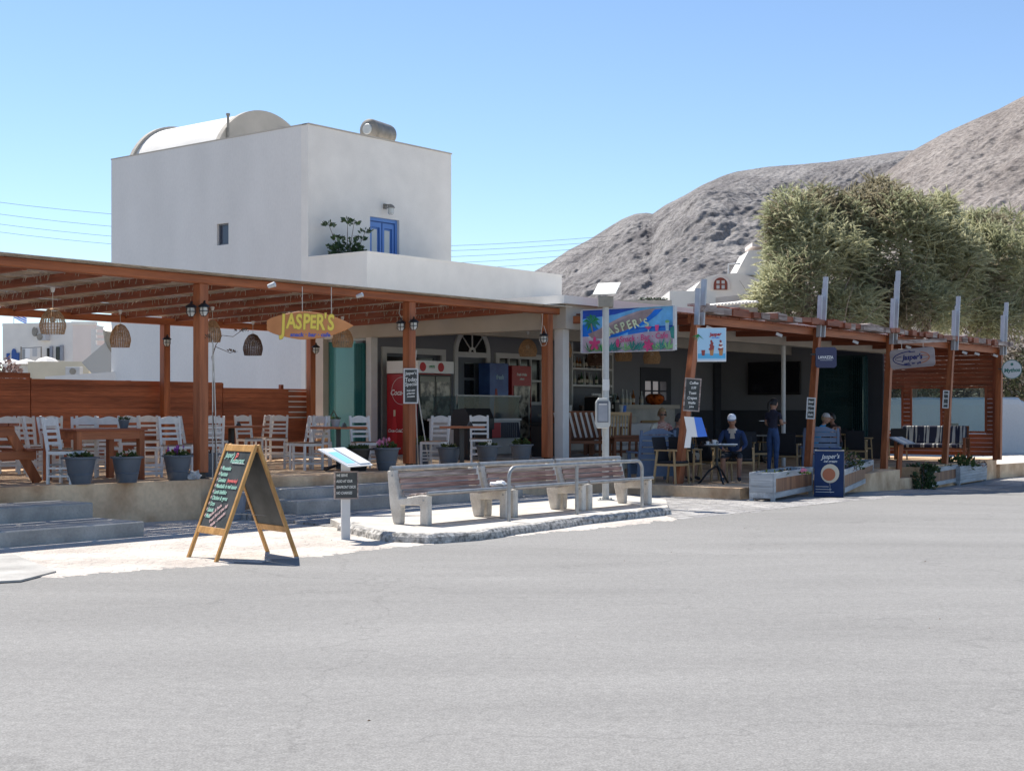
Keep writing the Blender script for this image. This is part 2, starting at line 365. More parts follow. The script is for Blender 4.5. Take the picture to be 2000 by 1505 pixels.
def brushed(name, c1, c2, cob=False):
    m = mat(name, c1, .9, .08, 1.1, 0, 20, col2=c2, spec=.12, fine=.05); n = m.node_tree; L = n.links.new; b = n.nodes['Principled BSDF']
    tc = n.nodes.new('ShaderNodeTexCoord'); base = b.inputs['Base Color'].links[0].from_socket
    if cob:
        mp = n.nodes.new('ShaderNodeMapping'); mp.inputs['Rotation'].default_value = (0, 0, -PHI); mp.inputs['Scale'].default_value = (1, 1, 1); L(tc.outputs['Object'], mp.inputs[0])
        br = n.nodes.new('ShaderNodeTexBrick'); br.inputs['Scale'].default_value = 1; br.inputs['Brick Width'].default_value = .42; br.inputs['Row Height'].default_value = .21; br.inputs['Mortar Size'].default_value = .018
        br.inputs['Color1'].default_value = (1, 1, 1, 1); br.inputs['Color2'].default_value = (.72, .72, .74, 1); br.inputs['Mortar'].default_value = (.48, .47, .45, 1)
        L(mp.outputs[0], br.inputs['Vector']); fac = br.outputs['Color']
        mx = n.nodes.new('ShaderNodeVectorMath'); mx.operation = 'MULTIPLY'; L(base, mx.inputs[0]); L(fac, mx.inputs[1]); L(mx.outputs[0], b.inputs['Base Color'])
    nz = n.nodes.new('ShaderNodeTexNoise'); nz.inputs['Scale'].default_value = 7; nz.inputs['Detail'].default_value = 8; nz.inputs['Distortion'].default_value = 1.5; L(tc.outputs['Object'], nz.inputs['Vector'])
    bp = n.nodes.new('ShaderNodeBump'); bp.inputs['Strength'].default_value = 1; bp.inputs['Distance'].default_value = .07; L(nz.outputs[0], bp.inputs['Height']); L(bp.outputs[0], b.inputs['Normal'])
    return m
M['apron'] = brushed('rough_pale_cement', (.50, .44, .39), (.68, .63, .57))
M['cobble'] = brushed('footway_stone', (.40, .385, .37), (.52, .50, .48), True)
M['tfloor'] = brushed('terrace_paving', (.50, .48, .46), (.62, .59, .56), True)
xs = axis(-40, 60, 1, (-1800, -600, -200, -80), (80, 140, 300, 800, 2000)); ys = axis(-10, 80, 1, (-60,), (95, 120, 200, 500, 1500, 3000))
sheet('ground', xs, ys, 0, 'earth')
sheet('road', axis(-38, 58, 1, (), ()), axis(-8, 60, 1, (), ()), .006, 'asphalt')
def strip(name, front, back, m, zo, nu=80, nv=10, jit=0):
    def samp(pl, t):
        L_ = [0]
        for a, b in zip(pl, pl[1:]): L_.append(L_[-1]+(Vector(b)-Vector(a)).length)
        q = t*L_[-1]
        for i in range(len(pl)-1):
            if q <= L_[i+1] or i == len(pl)-2: return Vector(pl[i]).lerp(Vector(pl[i+1]), (q-L_[i])/(L_[i+1]-L_[i]))
    vs = []
    for i in range(nu+1):
        a = samp(front, i/nu); c = samp(back, i/nu)
        if jit: a = a.lerp(c, jit*noise.noise(Vector((i*.12, 3.3, 0)))+jit*.8*noise.noise(Vector((i*.5, 7.3, 0)))+jit*.22*noise.noise(Vector((i*1.3, 1.3, 0))))
        for j in range(nv+1):
            p = a.lerp(c, (j/nv)**1.5); vs.append((p.x, p.y, gz(p.x, p.y)+(zo if j else .0072)))
    n = nv+1
    return tag(MB().add(vs, [(i*n+j, i*n+j+1, (i+1)*n+j+1, (i+1)*n+j) for i in range(nu) for j in range(nv)]).build(name, m), kind='structure')
def g2(px, py): q = G(px, py); return (q.x, q.y)
def q2(s, v): q = Q(s, v); return (q.x, q.y)
strip('pavement', [g2(-260, 1150), g2(60, 1131), g2(180, 1124), g2(300, 1113), g2(420, 1106), g2(600, 1090), g2(760, 1070), g2(1000, 1048), g2(1200, 1028), g2(1330, 1014)],
      [q2(-9, .4), q2(-6, .4), q2(-3, .4), q2(0, .3), q2(3, .2), q2(6, .1), q2(9.2, 0)], 'apron', .014, 330, 14, .03)
strip('footway', [g2(1325, 1015), g2(1450, 1002), g2(1600, 986), g2(1700, 976), g2(1850, 962), g2(2000, 947), g2(2250, 926)],
      [q2(8.6, -1), q2(12, -1), q2(16, -1), q2(22, -1), q2(28, -1), q2(34, -1), q2(44, -1)], 'cobble', .018, 200, 10, .02)
# white sunlit cement margin in front of the footway's left part is the pavement itself; a grey cement ramp lies at the far left
tag(MB().slabpoly([g2(-160, 1096), g2(30, 1088), g2(110, 1120), g2(40, 1138), g2(-190, 1150)], .012, .03).build('ramp', 'concrete'), kind='structure')
# raised bench island with its worn kerb
isl = [(645, 1013), (668, 1023), (705, 1033), (760, 1043), (835, 1046), (930, 1040), (1000, 1030), (1080, 1020), (1150, 1010), (1230, 1001), (1306, 993), (1300, 975), (1180, 962), (1000, 974), (860, 984), (740, 998)]
ip = [tuple(G(x, y, .1)) for x, y in isl]
b = MB().slabpoly([p[:2] for p in ip], -.02, .1); tag(b.build('traffic_island', 'slab'), kind='structure')
kb = MB(); front = ip[1:11]
random.seed(3)
fine = []
for a, c in zip(front, front[1:]):
    for k in range(5): fine.append(Vector(a).lerp(Vector(c), k/5))
fine.append(Vector(front[-1])); n_ = len(fine); vs = []
for i, p in enumerate(fine):
    d = (fine[min(i+1, n_-1)]-fine[max(i-1, 0)]).normalized(); nn = Vector((d.y, -d.x, 0))
    j = .026*noise.noise(p*3)+.03*noise.noise(p*9)
    for off, z in ((-.13, .1), (-.12, .118+j*.5), (.0, .116+j), (.035+j, .08), (.05+j*1.4, -.01)):
        vs.append(p+nn*off+Vector((0, 0, z-p.z)))
kb.add(vs, [(i*5+k, (i+1)*5+k, (i+1)*5+k+1, i*5+k+1) for i in range(n_-1) for k in range(4)])
tag(kb.build('kerb', 'kerb', smooth=False), kind='structure')

# ---------------------------------------------------------------- terraces and steps
TZ = .59
edge = [(-10, .15), (-5, .05), (-3.2, -.05), (-1, -.28), (-.3, -.42), (.1, -.30), (.45, -.12), (.9, -.5), (1.4, -.8), (5.6, -.85), (9.0, -.5), (9.0, 0), (9.2, 8), (-10, 8)]
def two_mat(b):     # top faces get material 1
    for i, f in enumerate(b.f):
        a, c, d = (Vector(b.v[f[k]]) for k in (0, 1, 2)); nrm = (c-a).cross(d-a)
        if nrm.length and nrm.normalized().z > .9: b.m[i] = 1
    return b
b = two_mat(MB().slabpoly([q2(*e) for e in edge], -.05, TZ)); tag(b.build('terrace', ['ochre', 'tfloor']), kind='structure')
b = MB(); b.slabpoly([q2(.75, -1.22), q2(5.6, -1.28), q2(5.6, -.8), q2(.6, -.6)], 0, .437); b.slabpoly([q2(.5, -1.62), q2(5.7, -1.72), q2(5.7, -.9), q2(.5, -.7)], 0, .283)
tag(b.build('terrace_steps', 'concrete', bevel=.012), kind='structure')
tag(MB().slabpoly([q2(-.1, -2.9), q2(6, -3.2), q2(6.2, -1.2), q2(0, -.7)], -.02, [.02, .02, .135, .135]).build('sloped_paving', 'cobble'), kind='structure')
b = MB(); b.slabpoly([q2(-10, -2.05), q2(-2.55, -2.07), q2(-2.55, -.2), q2(-10, -.1)], -.02, .2); b.slabpoly([q2(-10, -1.0), q2(-2.56, -1.0), q2(-2.56, -.2), q2(-10, -.1)], .15, .395)
tag(b.build('entrance_steps', 'concrete', bevel=.015), kind='structure')
b = two_mat(MB().slabpoly([q2(9.05, -.12), q2(11.2, -.12), q2(12.6, 2.2), q2(18.5, 2.2), q2(18.5, 7), q2(9.2, 7)], -.4, .64)); tag(b.build('restaurant_floor', ['beige', 'tfloor']), kind='structure')
b = two_mat(MB().slabpoly([q2(8.9, -.1), q2(8.75, -2.3), q2(8.6, -4.35), q2(15.3, -3.6), q2(18.2, -3.2), q2(18.3, -2.4), q2(19.7, -2.3), q2(19.8, -3.0), q2(27.6, -2.1), q2(27.7, 7), q2(9.3, 7)], -.6, .22))
tag(b.build('platform', ['ochre', 'tfloor']), kind='structure')
b = MB().slabpoly([q2(18.25, -3.0), q2(19.75, -2.9), q2(19.75, -2.3), q2(18.25, -2.3)], -.5, -.02); tag(b.build('platform_steps', 'ochre'), kind='structure')
# raised road shoulder at the far right with an ochre edge
b = two_mat(MB().slabpoly([q2(27.6, -2.2), q2(30, -2.4), q2(40, -1.5), q2(60, 0), q2(60, 10), q2(27.6, 8)], -.6, .05)); tag(b.build('side_path', ['ochre', 'slab']), kind='structure')

# ---------------------------------------------------------------- upper house
HA = Vector((-5.12, 36, 0)); hu = Vector((.627, .78, 0)).normalized(); hv = Vector((-hu.y, hu.x, 0))
HROT = math.atan2(hu.y, hu.x)
def H(u, v): return HA+hu*u+hv*v
house = thing('whitewashed_house', 'tall whitewashed cube house with rounded vault on its roof and blue balcony door', 'house', HA, HROT)
HL, HW, HT = 8.18, 5.45, 8.79
def wall_holes(b, x0, x1, z0, z1, y, holes, t=.25, flip=False, axis_='x', mi=None):
    """wall panel in the x(or y)-z plane at coordinate y, thickness t going inward, with rectangular holes"""
    xs_ = sorted({x0, x1, *[h[0] for h in holes], *[h[1] for h in holes]}); zs_ = sorted({z0, z1, *[h[2] for h in holes], *[h[3] for h in holes]})
    for i in range(len(xs_)-1):
        for j in range(len(zs_)-1):
            cx, cz = (xs_[i]+xs_[i+1])/2, (zs_[j]+zs_[j+1])/2
            if any(h[0] < cx < h[1] and h[2] < cz < h[3] for h in holes): continue
            if axis_ == 'x': b.bx(xs_[i], xs_[i+1], y, y+t, zs_[j], zs_[j+1], mi=mi)
            else: b.bx(y, y+t, xs_[i], xs_[i+1], zs_[j], zs_[j+1], mi=mi)
b = MB()
wall_holes(b, .25, HL, -.4, HT, 0, [(3.05, 3.52, 6.0, 6.57)], .25, axis_='y')       # left wall (plane x=0)
b.build('wall', 'white2', house)
b = MB(); wall_holes(b, 0, HW, -.4, HT, 0, [(2.21, 3.33, 4.6, 6.72)], .25)
b.build('wall', 'white', house)
b = MB(); b.bx(HW-.25, HW, .25, HL-.25, -.4, HT); b.bx(.25, HW, HL-.25, HL, -.4, HT)
b.build('wall', 'white', house)
b = MB(); b.bx(.25, HW-.25, .25, HL-.25, HT-.75, HT-.55); b.build('roof', 'white', house)
b = MB(); b.bx(-.006, .22, .04, HL+.02, HT, HT+.035); b.bx(-.006, HW+.02, -.02, .22, HT+.002, HT+.037); b.build('parapet_capping', 'beige', house)
# vault
def vault(b, cu, r, zs_, v0, v1, n=28):
    o = []
    for v in (v0, v1):
        for k in range(n+1):
            a = math.pi*k/n; o.append((cu-r*math.cos(a), v, zs_+r*math.sin(a)))
        o.append((cu+r, v, zs_-.6)); o.append((cu-r, v, zs_-.6))
    m_ = n+3
    b.add(o, [(i, i+1, m_+i+1, m_+i) for i in range(m_-1)]+[(m_-1, 0, m_, 2*m_-1)]+[tuple(range(m_))[::-1], tuple(range(m_, 2*m_))])
b = MB(); vault(b, 2.35, 1.78, 8.22, 4.42, HL-.1); vo = b.build('vault', 'white', house, smooth=True)
b = MB(); vault(b, 2.35, 1.84, 8.22, 4.25, 4.42); vault(b, 2.35, 1.86, 8.22, HL-.1, HL+.06); b.build('vault_gable', 'beige', house, smooth=False)
f = MB().bx(2.6, 3.5, 4.20, 4.25, 8.2, 9.3).build('gable_window', 'trim', house); MB().bx(2.68, 3.42, 4.18, 4.20, 8.3, 9.22).build('pane', 'seatblue', f)
MB().tube([(.95, 4.2, 8.1), (.95, 4.2, 9.72)], .035, 8).tube([(.95, 4.2, 9.70), (.95, 4.2, 9.76)], .055, 8).build('vent_pipe', 'tank', house)
def wall_lamp(par, x, y, z, sc=1.0, nm='wall_lamp'):
    b = MB(); b.box((x, y-.03, z+.08), (.09*sc, .05, .12*sc)); b.bar((x, y-.05, z+.1*sc), (x, y-.22*sc, z+.1*sc), .03, .03); b.lathe([(.10*sc, 0), (.08*sc, .05*sc), (.02, .09*sc)], 10, (x, y-.22*sc, z+.02))
    l = b.build(nm, 'tank', par); MB().lathe([(.05*sc, -.16*sc), (.075*sc, -.12*sc), (.075*sc, 0)], 10, (x, y-.22*sc, z+.02)).build('lamp_glass', 'lampglass', l)
wall_lamp(house, 2.75, 0, 6.95, 1.1); wall_lamp(house, 3.05, 4.23, 9.5, 1.1)
# window in left wall
wn = MB().bx(.10, .13, 3.05, 3.52, 6.0, 6.57).build('window', 'wglass', house)
b = MB()
for a in ((3.05, 3.09, 6.0, 6.57), (3.48, 3.52, 6.0, 6.57), (3.09, 3.48, 6.0, 6.04), (3.09, 3.48, 6.53, 6.57)): b.bx(.07, .16, *a)
b.build('frame', 'doorgrey', wn)
# balcony door
dr = MB().bx(2.21, 3.33, .17, .21, 4.6, 6.72).build('balcony_door', 'bluedoor', house)
b = MB()
for a in ((2.21, 2.29, 4.6, 6.72), (3.25, 3.33, 4.6, 6.72), (2.29, 3.25, 6.63, 6.72)): b.bx(a[0], a[1], .08, .17, a[2], a[3])
for x0 in (2.31, 2.79):
    for a in ((x0, x0+.07, 4.6, 6.6), (x0+.38, x0+.44, 4.6, 6.6), (x0+.07, x0+.38, 6.47, 6.6), (x0+.07, x0+.38, 5.55, 5.68), (x0+.07, x0+.38, 4.6, 4.85)): b.bx(a[0], a[1], .11, .17, a[2], a[3])
b.build('frame', 'bluedoor', dr)
b = MB()
for x0 in (2.42, 2.90):
    b.bx(x0, x0+.20, .145, .168, 5.72, 6.42); b.bx(x0, x0+.20, .145, .168, 4.9, 5.5)
b.build('pane', 'lampglass', dr)
# balcony block in front of the right face
bl = MB(); BT = 5.44; y0, y1, x1 = -2.07, -.004, 7.86
bl.bx(.0, x1, y0, y1, -.4, 4.6); bl.bx(0, x1, y0, y0+.2, 4.6, BT); bl.bx(0, .2, y0+.2, y1, 4.6, BT); bl.bx(x1-.2, x1, y0+.2, 2.5, 4.6, BT); bl.bx(HW, x1, .0, 2.5, -.4, 4.6)
bl.build('balcony', 'white', house)
MB().bx(-.01, x1+.01, y0-.012, y0+.21, BT, BT+.03).bx(-.012, .21, y0+.21, y1, BT, BT+.03).build('balcony_capping', 'white', house)

# rooftop hot water tank
tk = thing('water_tank', 'small round grey water tank lying on the roof edge of the tall white house', 'water tank', H(3.45, .9)+Vector((0, 0, HT)), R(63))
b = MB(); b.lathe([(.0, -.55), (.20, -.54), (.29, -.48), (.30, -.4), (.30, .4), (.29, .48), (.2, .54), (0, .55)], 24, cap=False); b.xf(Matrix.Translation((0, 0, .42)) @ Matrix.Rotation(R(90), 4, 'Y')); b.build('drum', 'tank', tk, smooth=True)
b = MB()
for x in (-.56, .56): b.lathe([(.13, -.02), (.15, 0), (.13, .02)], 16); b.xf(Matrix.Translation((x, 0, .42)) @ Matrix.Rotation(R(90), 4, 'Y'), len(b.v)-48)
b.build('end_flange', 'pole', tk)
b = MB()
for x in (-.35, .35): b.bar((x, -.25, -.6), (x, -.1, .2), .04, .04); b.bar((x, .25, -.6), (x, .1, .2), .04, .04)
b.build('cradle', 'tank', tk)

# ---------------------------------------------------------------- restaurant building (local frame: x = s, y = v)
rest = thing('restaurant', 'low open fronted snack bar with grey back wall, white column and flat concrete roof', 'restaurant', (O.x, O.y, 0), PHI)
S0, S1, VW, FZ = 9.15, 24.5, 5.4, .64
xa = lambda px, v=VW: on_v(px, v)
fr = (xa(744), xa(868), FZ, 3.05); ar = (xa(885), xa(955)); wi = (xa(966), xa(1069), 1.75, 3.04); sh = (16.4, 18.2); dd = (xa(1250), xa(1309))
b = MB(); holes = [(fr[0]+.12, fr[1]-.12, FZ, 2.93), (ar[0]+.13, ar[1]-.13, FZ, 2.95), (wi[0]+.12, wi[1]-.12, 1.8, 2.92), (dd[0]+.2, dd[1]-.2, 1.9, 2.45)]
wall_holes(b, S0, S1, .2, 3.74, VW, holes, .22); b.build('back_wall', 'grey_wall', rest)
b = MB(); b.bx(S1, S1+.22, 2.17, VW+.22, 1.64, 3.74); b.bx(S1, S1+.22, 2.17, VW+.22, -.4, 1.64); b.build('end_wall', 'grey_wall', rest)
b = MB(); b.bx(xa(1352), S1-.02, VW-.025, VW, FZ, 1.62); b.bx(S1-.025, S1, 2.17, VW-.03, FZ, 1.62); b.build('dado', 'dado', rest)
# side return with the glass doors, pillar
b = MB(); b.bx(8.85, 9.25, 6.5, 7.08, .2, 3.24); b.build('pillar', 'beige', rest)
b = MB(); b.bx(8.93, 9.13, 5.07, 5.23, TZ, 3.22); b.build('door_jamb', 'trim', rest)
b = MB(); b.bx(9.0, 9.22, 5.4, 5.62, .2, 3.3); b.build('corner_wall', 'grey_wall', rest)
b = MB(); b.bx(8.88, 9.22, -.3, 7.1, 3.22, 3.70); b.bx(9.22, S1+.3, -.3, .02, 3.22, 3.70); b.bx(9.3, S1, 2.9, 3.15, 3.25, 3.70); b.build('fascia_beam', 'beige', rest)
b = MB(); b.bx(8.62, S1+.4, -.45, 5.9, 3.70, 3.86); b.bx(8.62, 9.6, 5.9, 7.3, 3.70, 3.86); b.build('roof_slab', 'white', rest)
b = MB(); b.bx(xa(1128, 5.64), 20.6, 5.64, 9.5, 3.0, 4.62); b.build('rear_block', 'white', rest)
b = MB(); b.bx(9.0, 9.2, -.14, .07, FZ-.05, 3.22); b.build('column', 'trim', rest)
b = MB(); b.tube([Q(0, 0)*0+Vector((xa(1530, -.1), -.1, .2)), Vector((xa(1530, -.1), -.1, 3.22))], .055, 10); b.build('column', 'trim', rest)
# frame around the coolers' alcove
f = MB()
for a in ((fr[0], fr[0]+.14, TZ, 3.05), (fr[1]-.14, fr[1], TZ, 3.05), (fr[0]+.14, fr[1]-.14, 2.91, 3.05)): f.bx(a[0], a[1], VW-.05, VW, a[2], a[3])
f = f.build('door_surround', 'trim', rest)
MB().bx(fr[0]+.12, fr[1]-.12, VW+.12, VW+.15, FZ, 2.93).build('door_leaf', 'doorgrey', f)
b = MB()
for k in range(2):
    x = fr[0]+.2+k*.95; b.bx(x, x+.75, VW+.10, VW+.12, 2.55, 2.84)
b.build('pane', 'dglass', f)
# arched door
cxa = (ar[0]+ar[1])/2; ra = (ar[1]-ar[0])/2
def arch_ring(b, cx, cz, r0, r1, y0, y1, n=16):
    for k in range(n):
        a0, a1 = math.pi*k/n, math.pi*(k+1)/n
        p = [(cx+r*math.cos(a), cz+r*math.sin(a)) for r, a in ((r0, a0), (r1, a0), (r1, a1), (r0, a1))]
        b.prism(p, y0, y1)
b = MB(); arch_ring(b, cxa, 3.0, ra-.13, ra, VW-.05, VW); b.bx(ar[0], ar[0]+.13, VW-.05, VW, TZ, 3.0); b.bx(ar[1]-.13, ar[1], VW-.05, VW, TZ, 3.0); b.bx(ar[0]+.13, ar[1]-.13, VW-.048, VW, 2.9, 3.02)
ad = b.build('arched_door', 'trim', rest)
b = MB(); b.prism([(cxa+(ra-.13)*math.cos(math.pi*k/14), 3.02+(ra-.14)*math.sin(math.pi*k/14)) for k in range(15)], VW-.02, VW-.008); b.build('fanlight', 'dglass', ad)
b = MB()
for k in (1, 2, 3): a = math.pi*k/4; b.bar((cxa+.12*math.cos(a), VW-.03, 3.02+.12*math.sin(a)), (cxa+(ra-.14)*math.cos(a), VW-.03, 3.02+(ra-.14)*math.sin(a)), .035, .02)
arch_ring(b, cxa, 3.02, .06, .13, VW-.04, VW-.021, 8); b.build('glazing_bar', 'trim', ad)
dl = MB().bx(ar[0]+.14, ar[1]-.14, VW+.08, VW+.12, FZ, 2.9).build('door_leaf', 'doorgrey', ad)
b = MB()
for k in range(4): b.bx(cxa-.17, cxa+.17, VW+.06, VW+.08, 1.15+k*.42, 1.50+k*.42)
b.build('door_panes', 'dglass', ad)
# window
b = MB()
for a in ((wi[0], wi[0]+.13, 1.75, 3.04), (wi[1]-.13, wi[1], 1.75, 3.04), (wi[0]+.13, wi[1]-.13, 2.91, 3.04), (wi[0]+.13, wi[1]-.13, 1.75, 1.83)): b.bx(a[0], a[1], VW-.05, VW, a[2], a[3])
f = b.build('window', 'trim', rest); MB().bx(wi[0]+.1, wi[1]-.1, VW+.1, VW+.13, 1.8, 2.95).build('pane', 'dglass', f)
b = MB()
for k in range(5): x = wi[0]+.16+k*(wi[1]-wi[0]-.36)/4; b.bx(x, x+.05, VW+.05, VW+.1, 1.83, 2.91)
b.bx(wi[0]+.13, wi[1]-.13, VW+.052, VW+.098, 2.34, 2.39); b.build('glazing_bar', 'trim', f)
# bar shelving
b = MB(); b.bx(sh[0]-.06, sh[0], VW-.4, VW, 1.55, 3.4); b.bx(sh[1], sh[1]+.06, VW-.4, VW, 1.55, 3.4)
for z in (2.24, 2.68, 3.10, 3.40): b.bx(sh[0], sh[1], VW-.4, VW, z, z+.055)
b.build('bar_shelving', 'trim', rest)
MB().bx(sh[0], sh[1], VW-.03, VW-.002, 1.55, 3.4).build('shelf_back', 'grey_wall', rest)
# rear door with lit garden panes behind
f = MB(); f.bx(dd[0], dd[0]+.22, VW-.03, VW, FZ, 2.84); f.bx(dd[1]-.22, dd[1], VW-.03, VW, FZ, 2.84); f.bx(dd[0]+.22, dd[1]-.22, VW-.03, VW, 2.45, 2.84); f.bx(dd[0]+.22, dd[1]-.22, VW-.03, VW, FZ, 1.9)
f = f.build('rear_door', 'dado', rest)
b = MB()
for k in (1, 2): x = dd[0]+.22+k*(dd[1]-dd[0]-.44)/3; b.bx(x-.02, x+.02, VW-.03, VW+.02, 1.9, 2.45)
b.bx(dd[0]+.22, dd[1]-.22, VW-.028, VW+.018, 2.15, 2.19); b.build('glazing_bar', 'dado', f)
# counters
b = MB(); b.bx(14.0, 17.2, 3.55, 4.15, FZ, 1.45); b.build('counter', 'beige', rest); MB().bx(13.9, 17.25, 3.45, 4.25, 1.45, 1.52).build('counter_top', 'concrete', rest)
xb0, xb1 = xa(1188, 3.9), xa(1318, 3.9)
b = MB(); b.bx(xb0, xb1, 3.9, 4.4, FZ, 1.66); b.build('bar_counter', 'concrete', rest); MB().bx(xb0-.1, xb1+.1, 3.8, 4.45, 1.66, 1.76).build('bar_top', 'beige', rest)
MB().bx(xa(1391), xa(1402), VW-.12, VW-.03, FZ, 3.05).build('dark_panel', 'dado', rest)
# folding glass: stack at the right, open panels at the left ; second bay at the far end
b = MB(); b.bx(9.02, 9.045, 5.57, 6.5, TZ+.03, 3.16); g_ = b.build('glass_panel', 'tealglass', rest)
b = MB()
for k in range(6): b.bx(8.86, 9.2, 5.27+k*.05, 5.282+k*.05, TZ+.03, 3.1)
b.build('folded_glass_panels', 'tealglass', rest)
b = MB(); b.bx(8.98, 9.1, 5.25, 6.5, 3.16, 3.22); b.build('glass_track', 'steel', rest)
b = MB(); b.bx(S1+.1, S1+.12, .57, 2.17, FZ, 3.2); g2_ = b.build('glass_panel', 'darkglass', rest)
b = MB()
for k in range(6): b.bx(S1-.1, S1+.25, .60+k*.06, .612+k*.06, FZ, 3.15)
b.build('folded_glass_panels', 'darkglass', rest)
MB().bx(S1+.6, S1+.7, .3, 5.4, -.3, 3.7).build('outer_wall', 'dado', rest)

# ---------------------------------------------------------------- left pergola (local frame s,v)
perg = thing('pergola', 'long red brown timber pergola with reed roof over the left terrace', 'pergola', (O.x, O.y, 0), PHI)
ZB = 3.5
def post(par, s, v, z1, z0=TZ, w_=.155, m='stain_z', shoe=True):
    p = MB().bx(s-w_/2, s+w_/2, v-w_/2, v+w_/2, z0+(.09 if shoe else 0), z1).build('post', m, par, bevel=.008)
    if shoe: MB().bx(s-.05, s+.05, v-.05, v+.05, z0, z0+.1).bx(s-.09, s+.09, v-.09, v+.09, z0, z0+.012).build('post_shoe', 'black', p)
for s, v in ((-5.0, -.05), (0, -.05), (4.6, -.05), (8.6, -.05)): post(perg, s, v, ZB, w_=.165)
for s in (-.8, 4.05, 8.0): post(perg, s, 6.0, 3.3, w_=.15)
MB().bx(-8, 9.0, -.15, .03, ZB, ZB+.125).build('front_beam', 'stain_x', perg, bevel=.01)
MB().bx(-8, 8.6, 5.92, 6.08, 3.3, 3.43).build('rear_beam', 'stain_x', perg)
ra_ = MB()
for k in range(15):
    s = -7.7+k*1.2-.02
    if s > 8.9: break
    MB().bar((s, .03, ZB+.045), (s, 6.35, 3.385+.045), .07, .115).build('rafter', 'dark_y', perg)
random.seed(11); b = MB(); v = -.32
while v < 6.5:
    wd = random.uniform(.035, .06); z = ZB+.128-(v)*.0192
    s0 = -8
    while s0 < 8.75:
        L_ = random.uniform(1.2, 3.2); s1 = min(s0+L_, 8.8+random.uniform(-.05, .12)); dz = random.uniform(-.004, .006)
        b.add([(s0, v, z+dz), (s1, v, z+dz), (s1, v+wd, z+dz-.001), (s0, v+wd, z+dz-.001), (s0, v, z+dz+.012), (s1, v, z+dz+.012), (s1, v+wd, z+dz+.011), (s0, v+wd, z+dz+.011)],
              [(3, 2, 1, 0), (4, 5, 6, 7), (0, 1, 5, 4), (1, 2, 6, 5), (2, 3, 7, 6), (3, 0, 4, 7)])
        s0 = s1+(random.choice((0, 0, .02, .05)))
    v += wd+random.choice((.001, .003, .005, .008, .02, .045))
rc = b.build('reed_roof', 'reed', perg)
# ragged reed ends hanging beside the rafters
b = MB(); random.seed(5)
for k in range(14):
    s = -7.7+k*1.2-.02
    for j in range(110):
        v = random.uniform(.1, 6.2); z = ZB+.125-v*.0192; h = random.uniform(.02, .13)*(1 if random.random() < .6 else .4)
        b.bar((s-.05-random.uniform(0, .03), v, z), (s-.06-random.uniform(0, .05), v+random.uniform(-.02, .02), z-h), .006, .006)
b.build('reed_fringe', 'reed', perg)
# pale torn membrane on top along the edge
b = MB()
for k in range(34):
    s = -8+k*.5; a = .018*noise.noise(Vector((k*.7, 0, 0))); c = .018*noise.noise(Vector(((k+1)*.7, 0, 0)))
    b.add([(s, -.37+a, ZB+.152+abs(a)), (s+.5, -.37+c, ZB+.152+abs(c)), (s+.5, .1, ZB+.165), (s, .1, ZB+.165), (s, -.37+a, ZB+.146), (s+.5, -.37+c, ZB+.146), (s+.5, .1, ZB+.158), (s, .1, ZB+.158)], [(0, 1, 2, 3), (7, 6, 5, 4), (4, 5, 1, 0)])
b.build('roof_membrane', 'membrane', perg)

# ---------------------------------------------------------------- right pergola
per2 = thing('pergola', 'lower timber pergola with leaning paired posts and rough boards over the right seating', 'pergola', (O.x, O.y, 0), PHI)
PS = [(9.25, 9.95, .02), (14.6, 15.1, .22), (18.55, 18.95, -.02), (22.35, 22.85, .22), (26.35, 26.45, .22)]   # foot s, head s, foot z
VP = -2.6
def beamz(s): return 3.30-(s-9.9)*.0045
for i, (sf, sh_, zf) in enumerate(PS):
    zt = beamz(sh_)+.12
    b = MB()
    if i == 4: b.bar((sf, VP, zf), (sh_, VP, zt), .14, .16)
    else:
        b.bar((sf, VP-.03, zf), (sh_, VP-.03, zt), .12, .15, w2=.12, h2=.13); b.bar((sf+.17, VP+.03, zf), (sh_+.17, VP+.03, zt), .09, .10)
    b.build('post', 'stain_z', per2)
ext = [(1356, 545, 1372, 564), (1594, 540, 1585, 577), (1741, 528, 1731, 583), (1855, 578, 1847, 606), (1951, 590, 1943, 616)]
for i, (xa_, ya_, xb_, yb_) in enumerate(ext):
    s = PS[i][1]; q = Q(s, VP); d = q.y; hi = EYE+(HY-ya_)*d/FX; lo = EYE+(HY-yb_)*d/FX; z0 = beamz(s)-.05
    ln = (hi-z0)*.12
    b = MB(); b.bar((s+.05, VP-.12, z0), (s+.05+ln, VP-.12, hi), .045, .11); b.bar((s-.08, VP-.09, z0), (s-.08+ln*.5, VP-.09, lo), .045, .10); b.bar((s+.12, VP-.05, z0), (s+.12+ln*.8, VP-.05, hi-.25), .03, .07)
    b.build('steel_channel', 'gchan', per2)
for i in range(4):
    a, c = PS[i][1], PS[i+1][1]
    MB().bar((a-.1, VP+.07, beamz(a)+.07), (c+.1, VP+.07, beamz(c)+.07), .06, .15).build('front_beam', 'stain_x', per2)
MB().bar((9.15, .0, 3.40), (9.25, VP+.02, 3.42), .08, .15).build('side_beam', 'stain_y', per2)
b = MB(); random.seed(2)
s = 9.3
while s < 26.7:        # boards laid from the beam back to the roof, dark underside
    wd = random.uniform(.11, .15); z = beamz(s)+.16
    b.bar((s, VP-.02, z), (s, -.05, z+.06), wd, .03); s += wd+random.choice((.004, .01, .02))
b.build('roof_boards', 'dark_y', per2)
for i in range(7): MB().bar((10.6+i*2.5, VP+.1, beamz(10.6+i*2.5)+.07), (10.6+i*2.5, -.3, beamz(10.6+i*2.5)+.12), .06, .13).build('rafter', 'dark_y', per2)
s = 10.0; k = 0; random.seed(8)
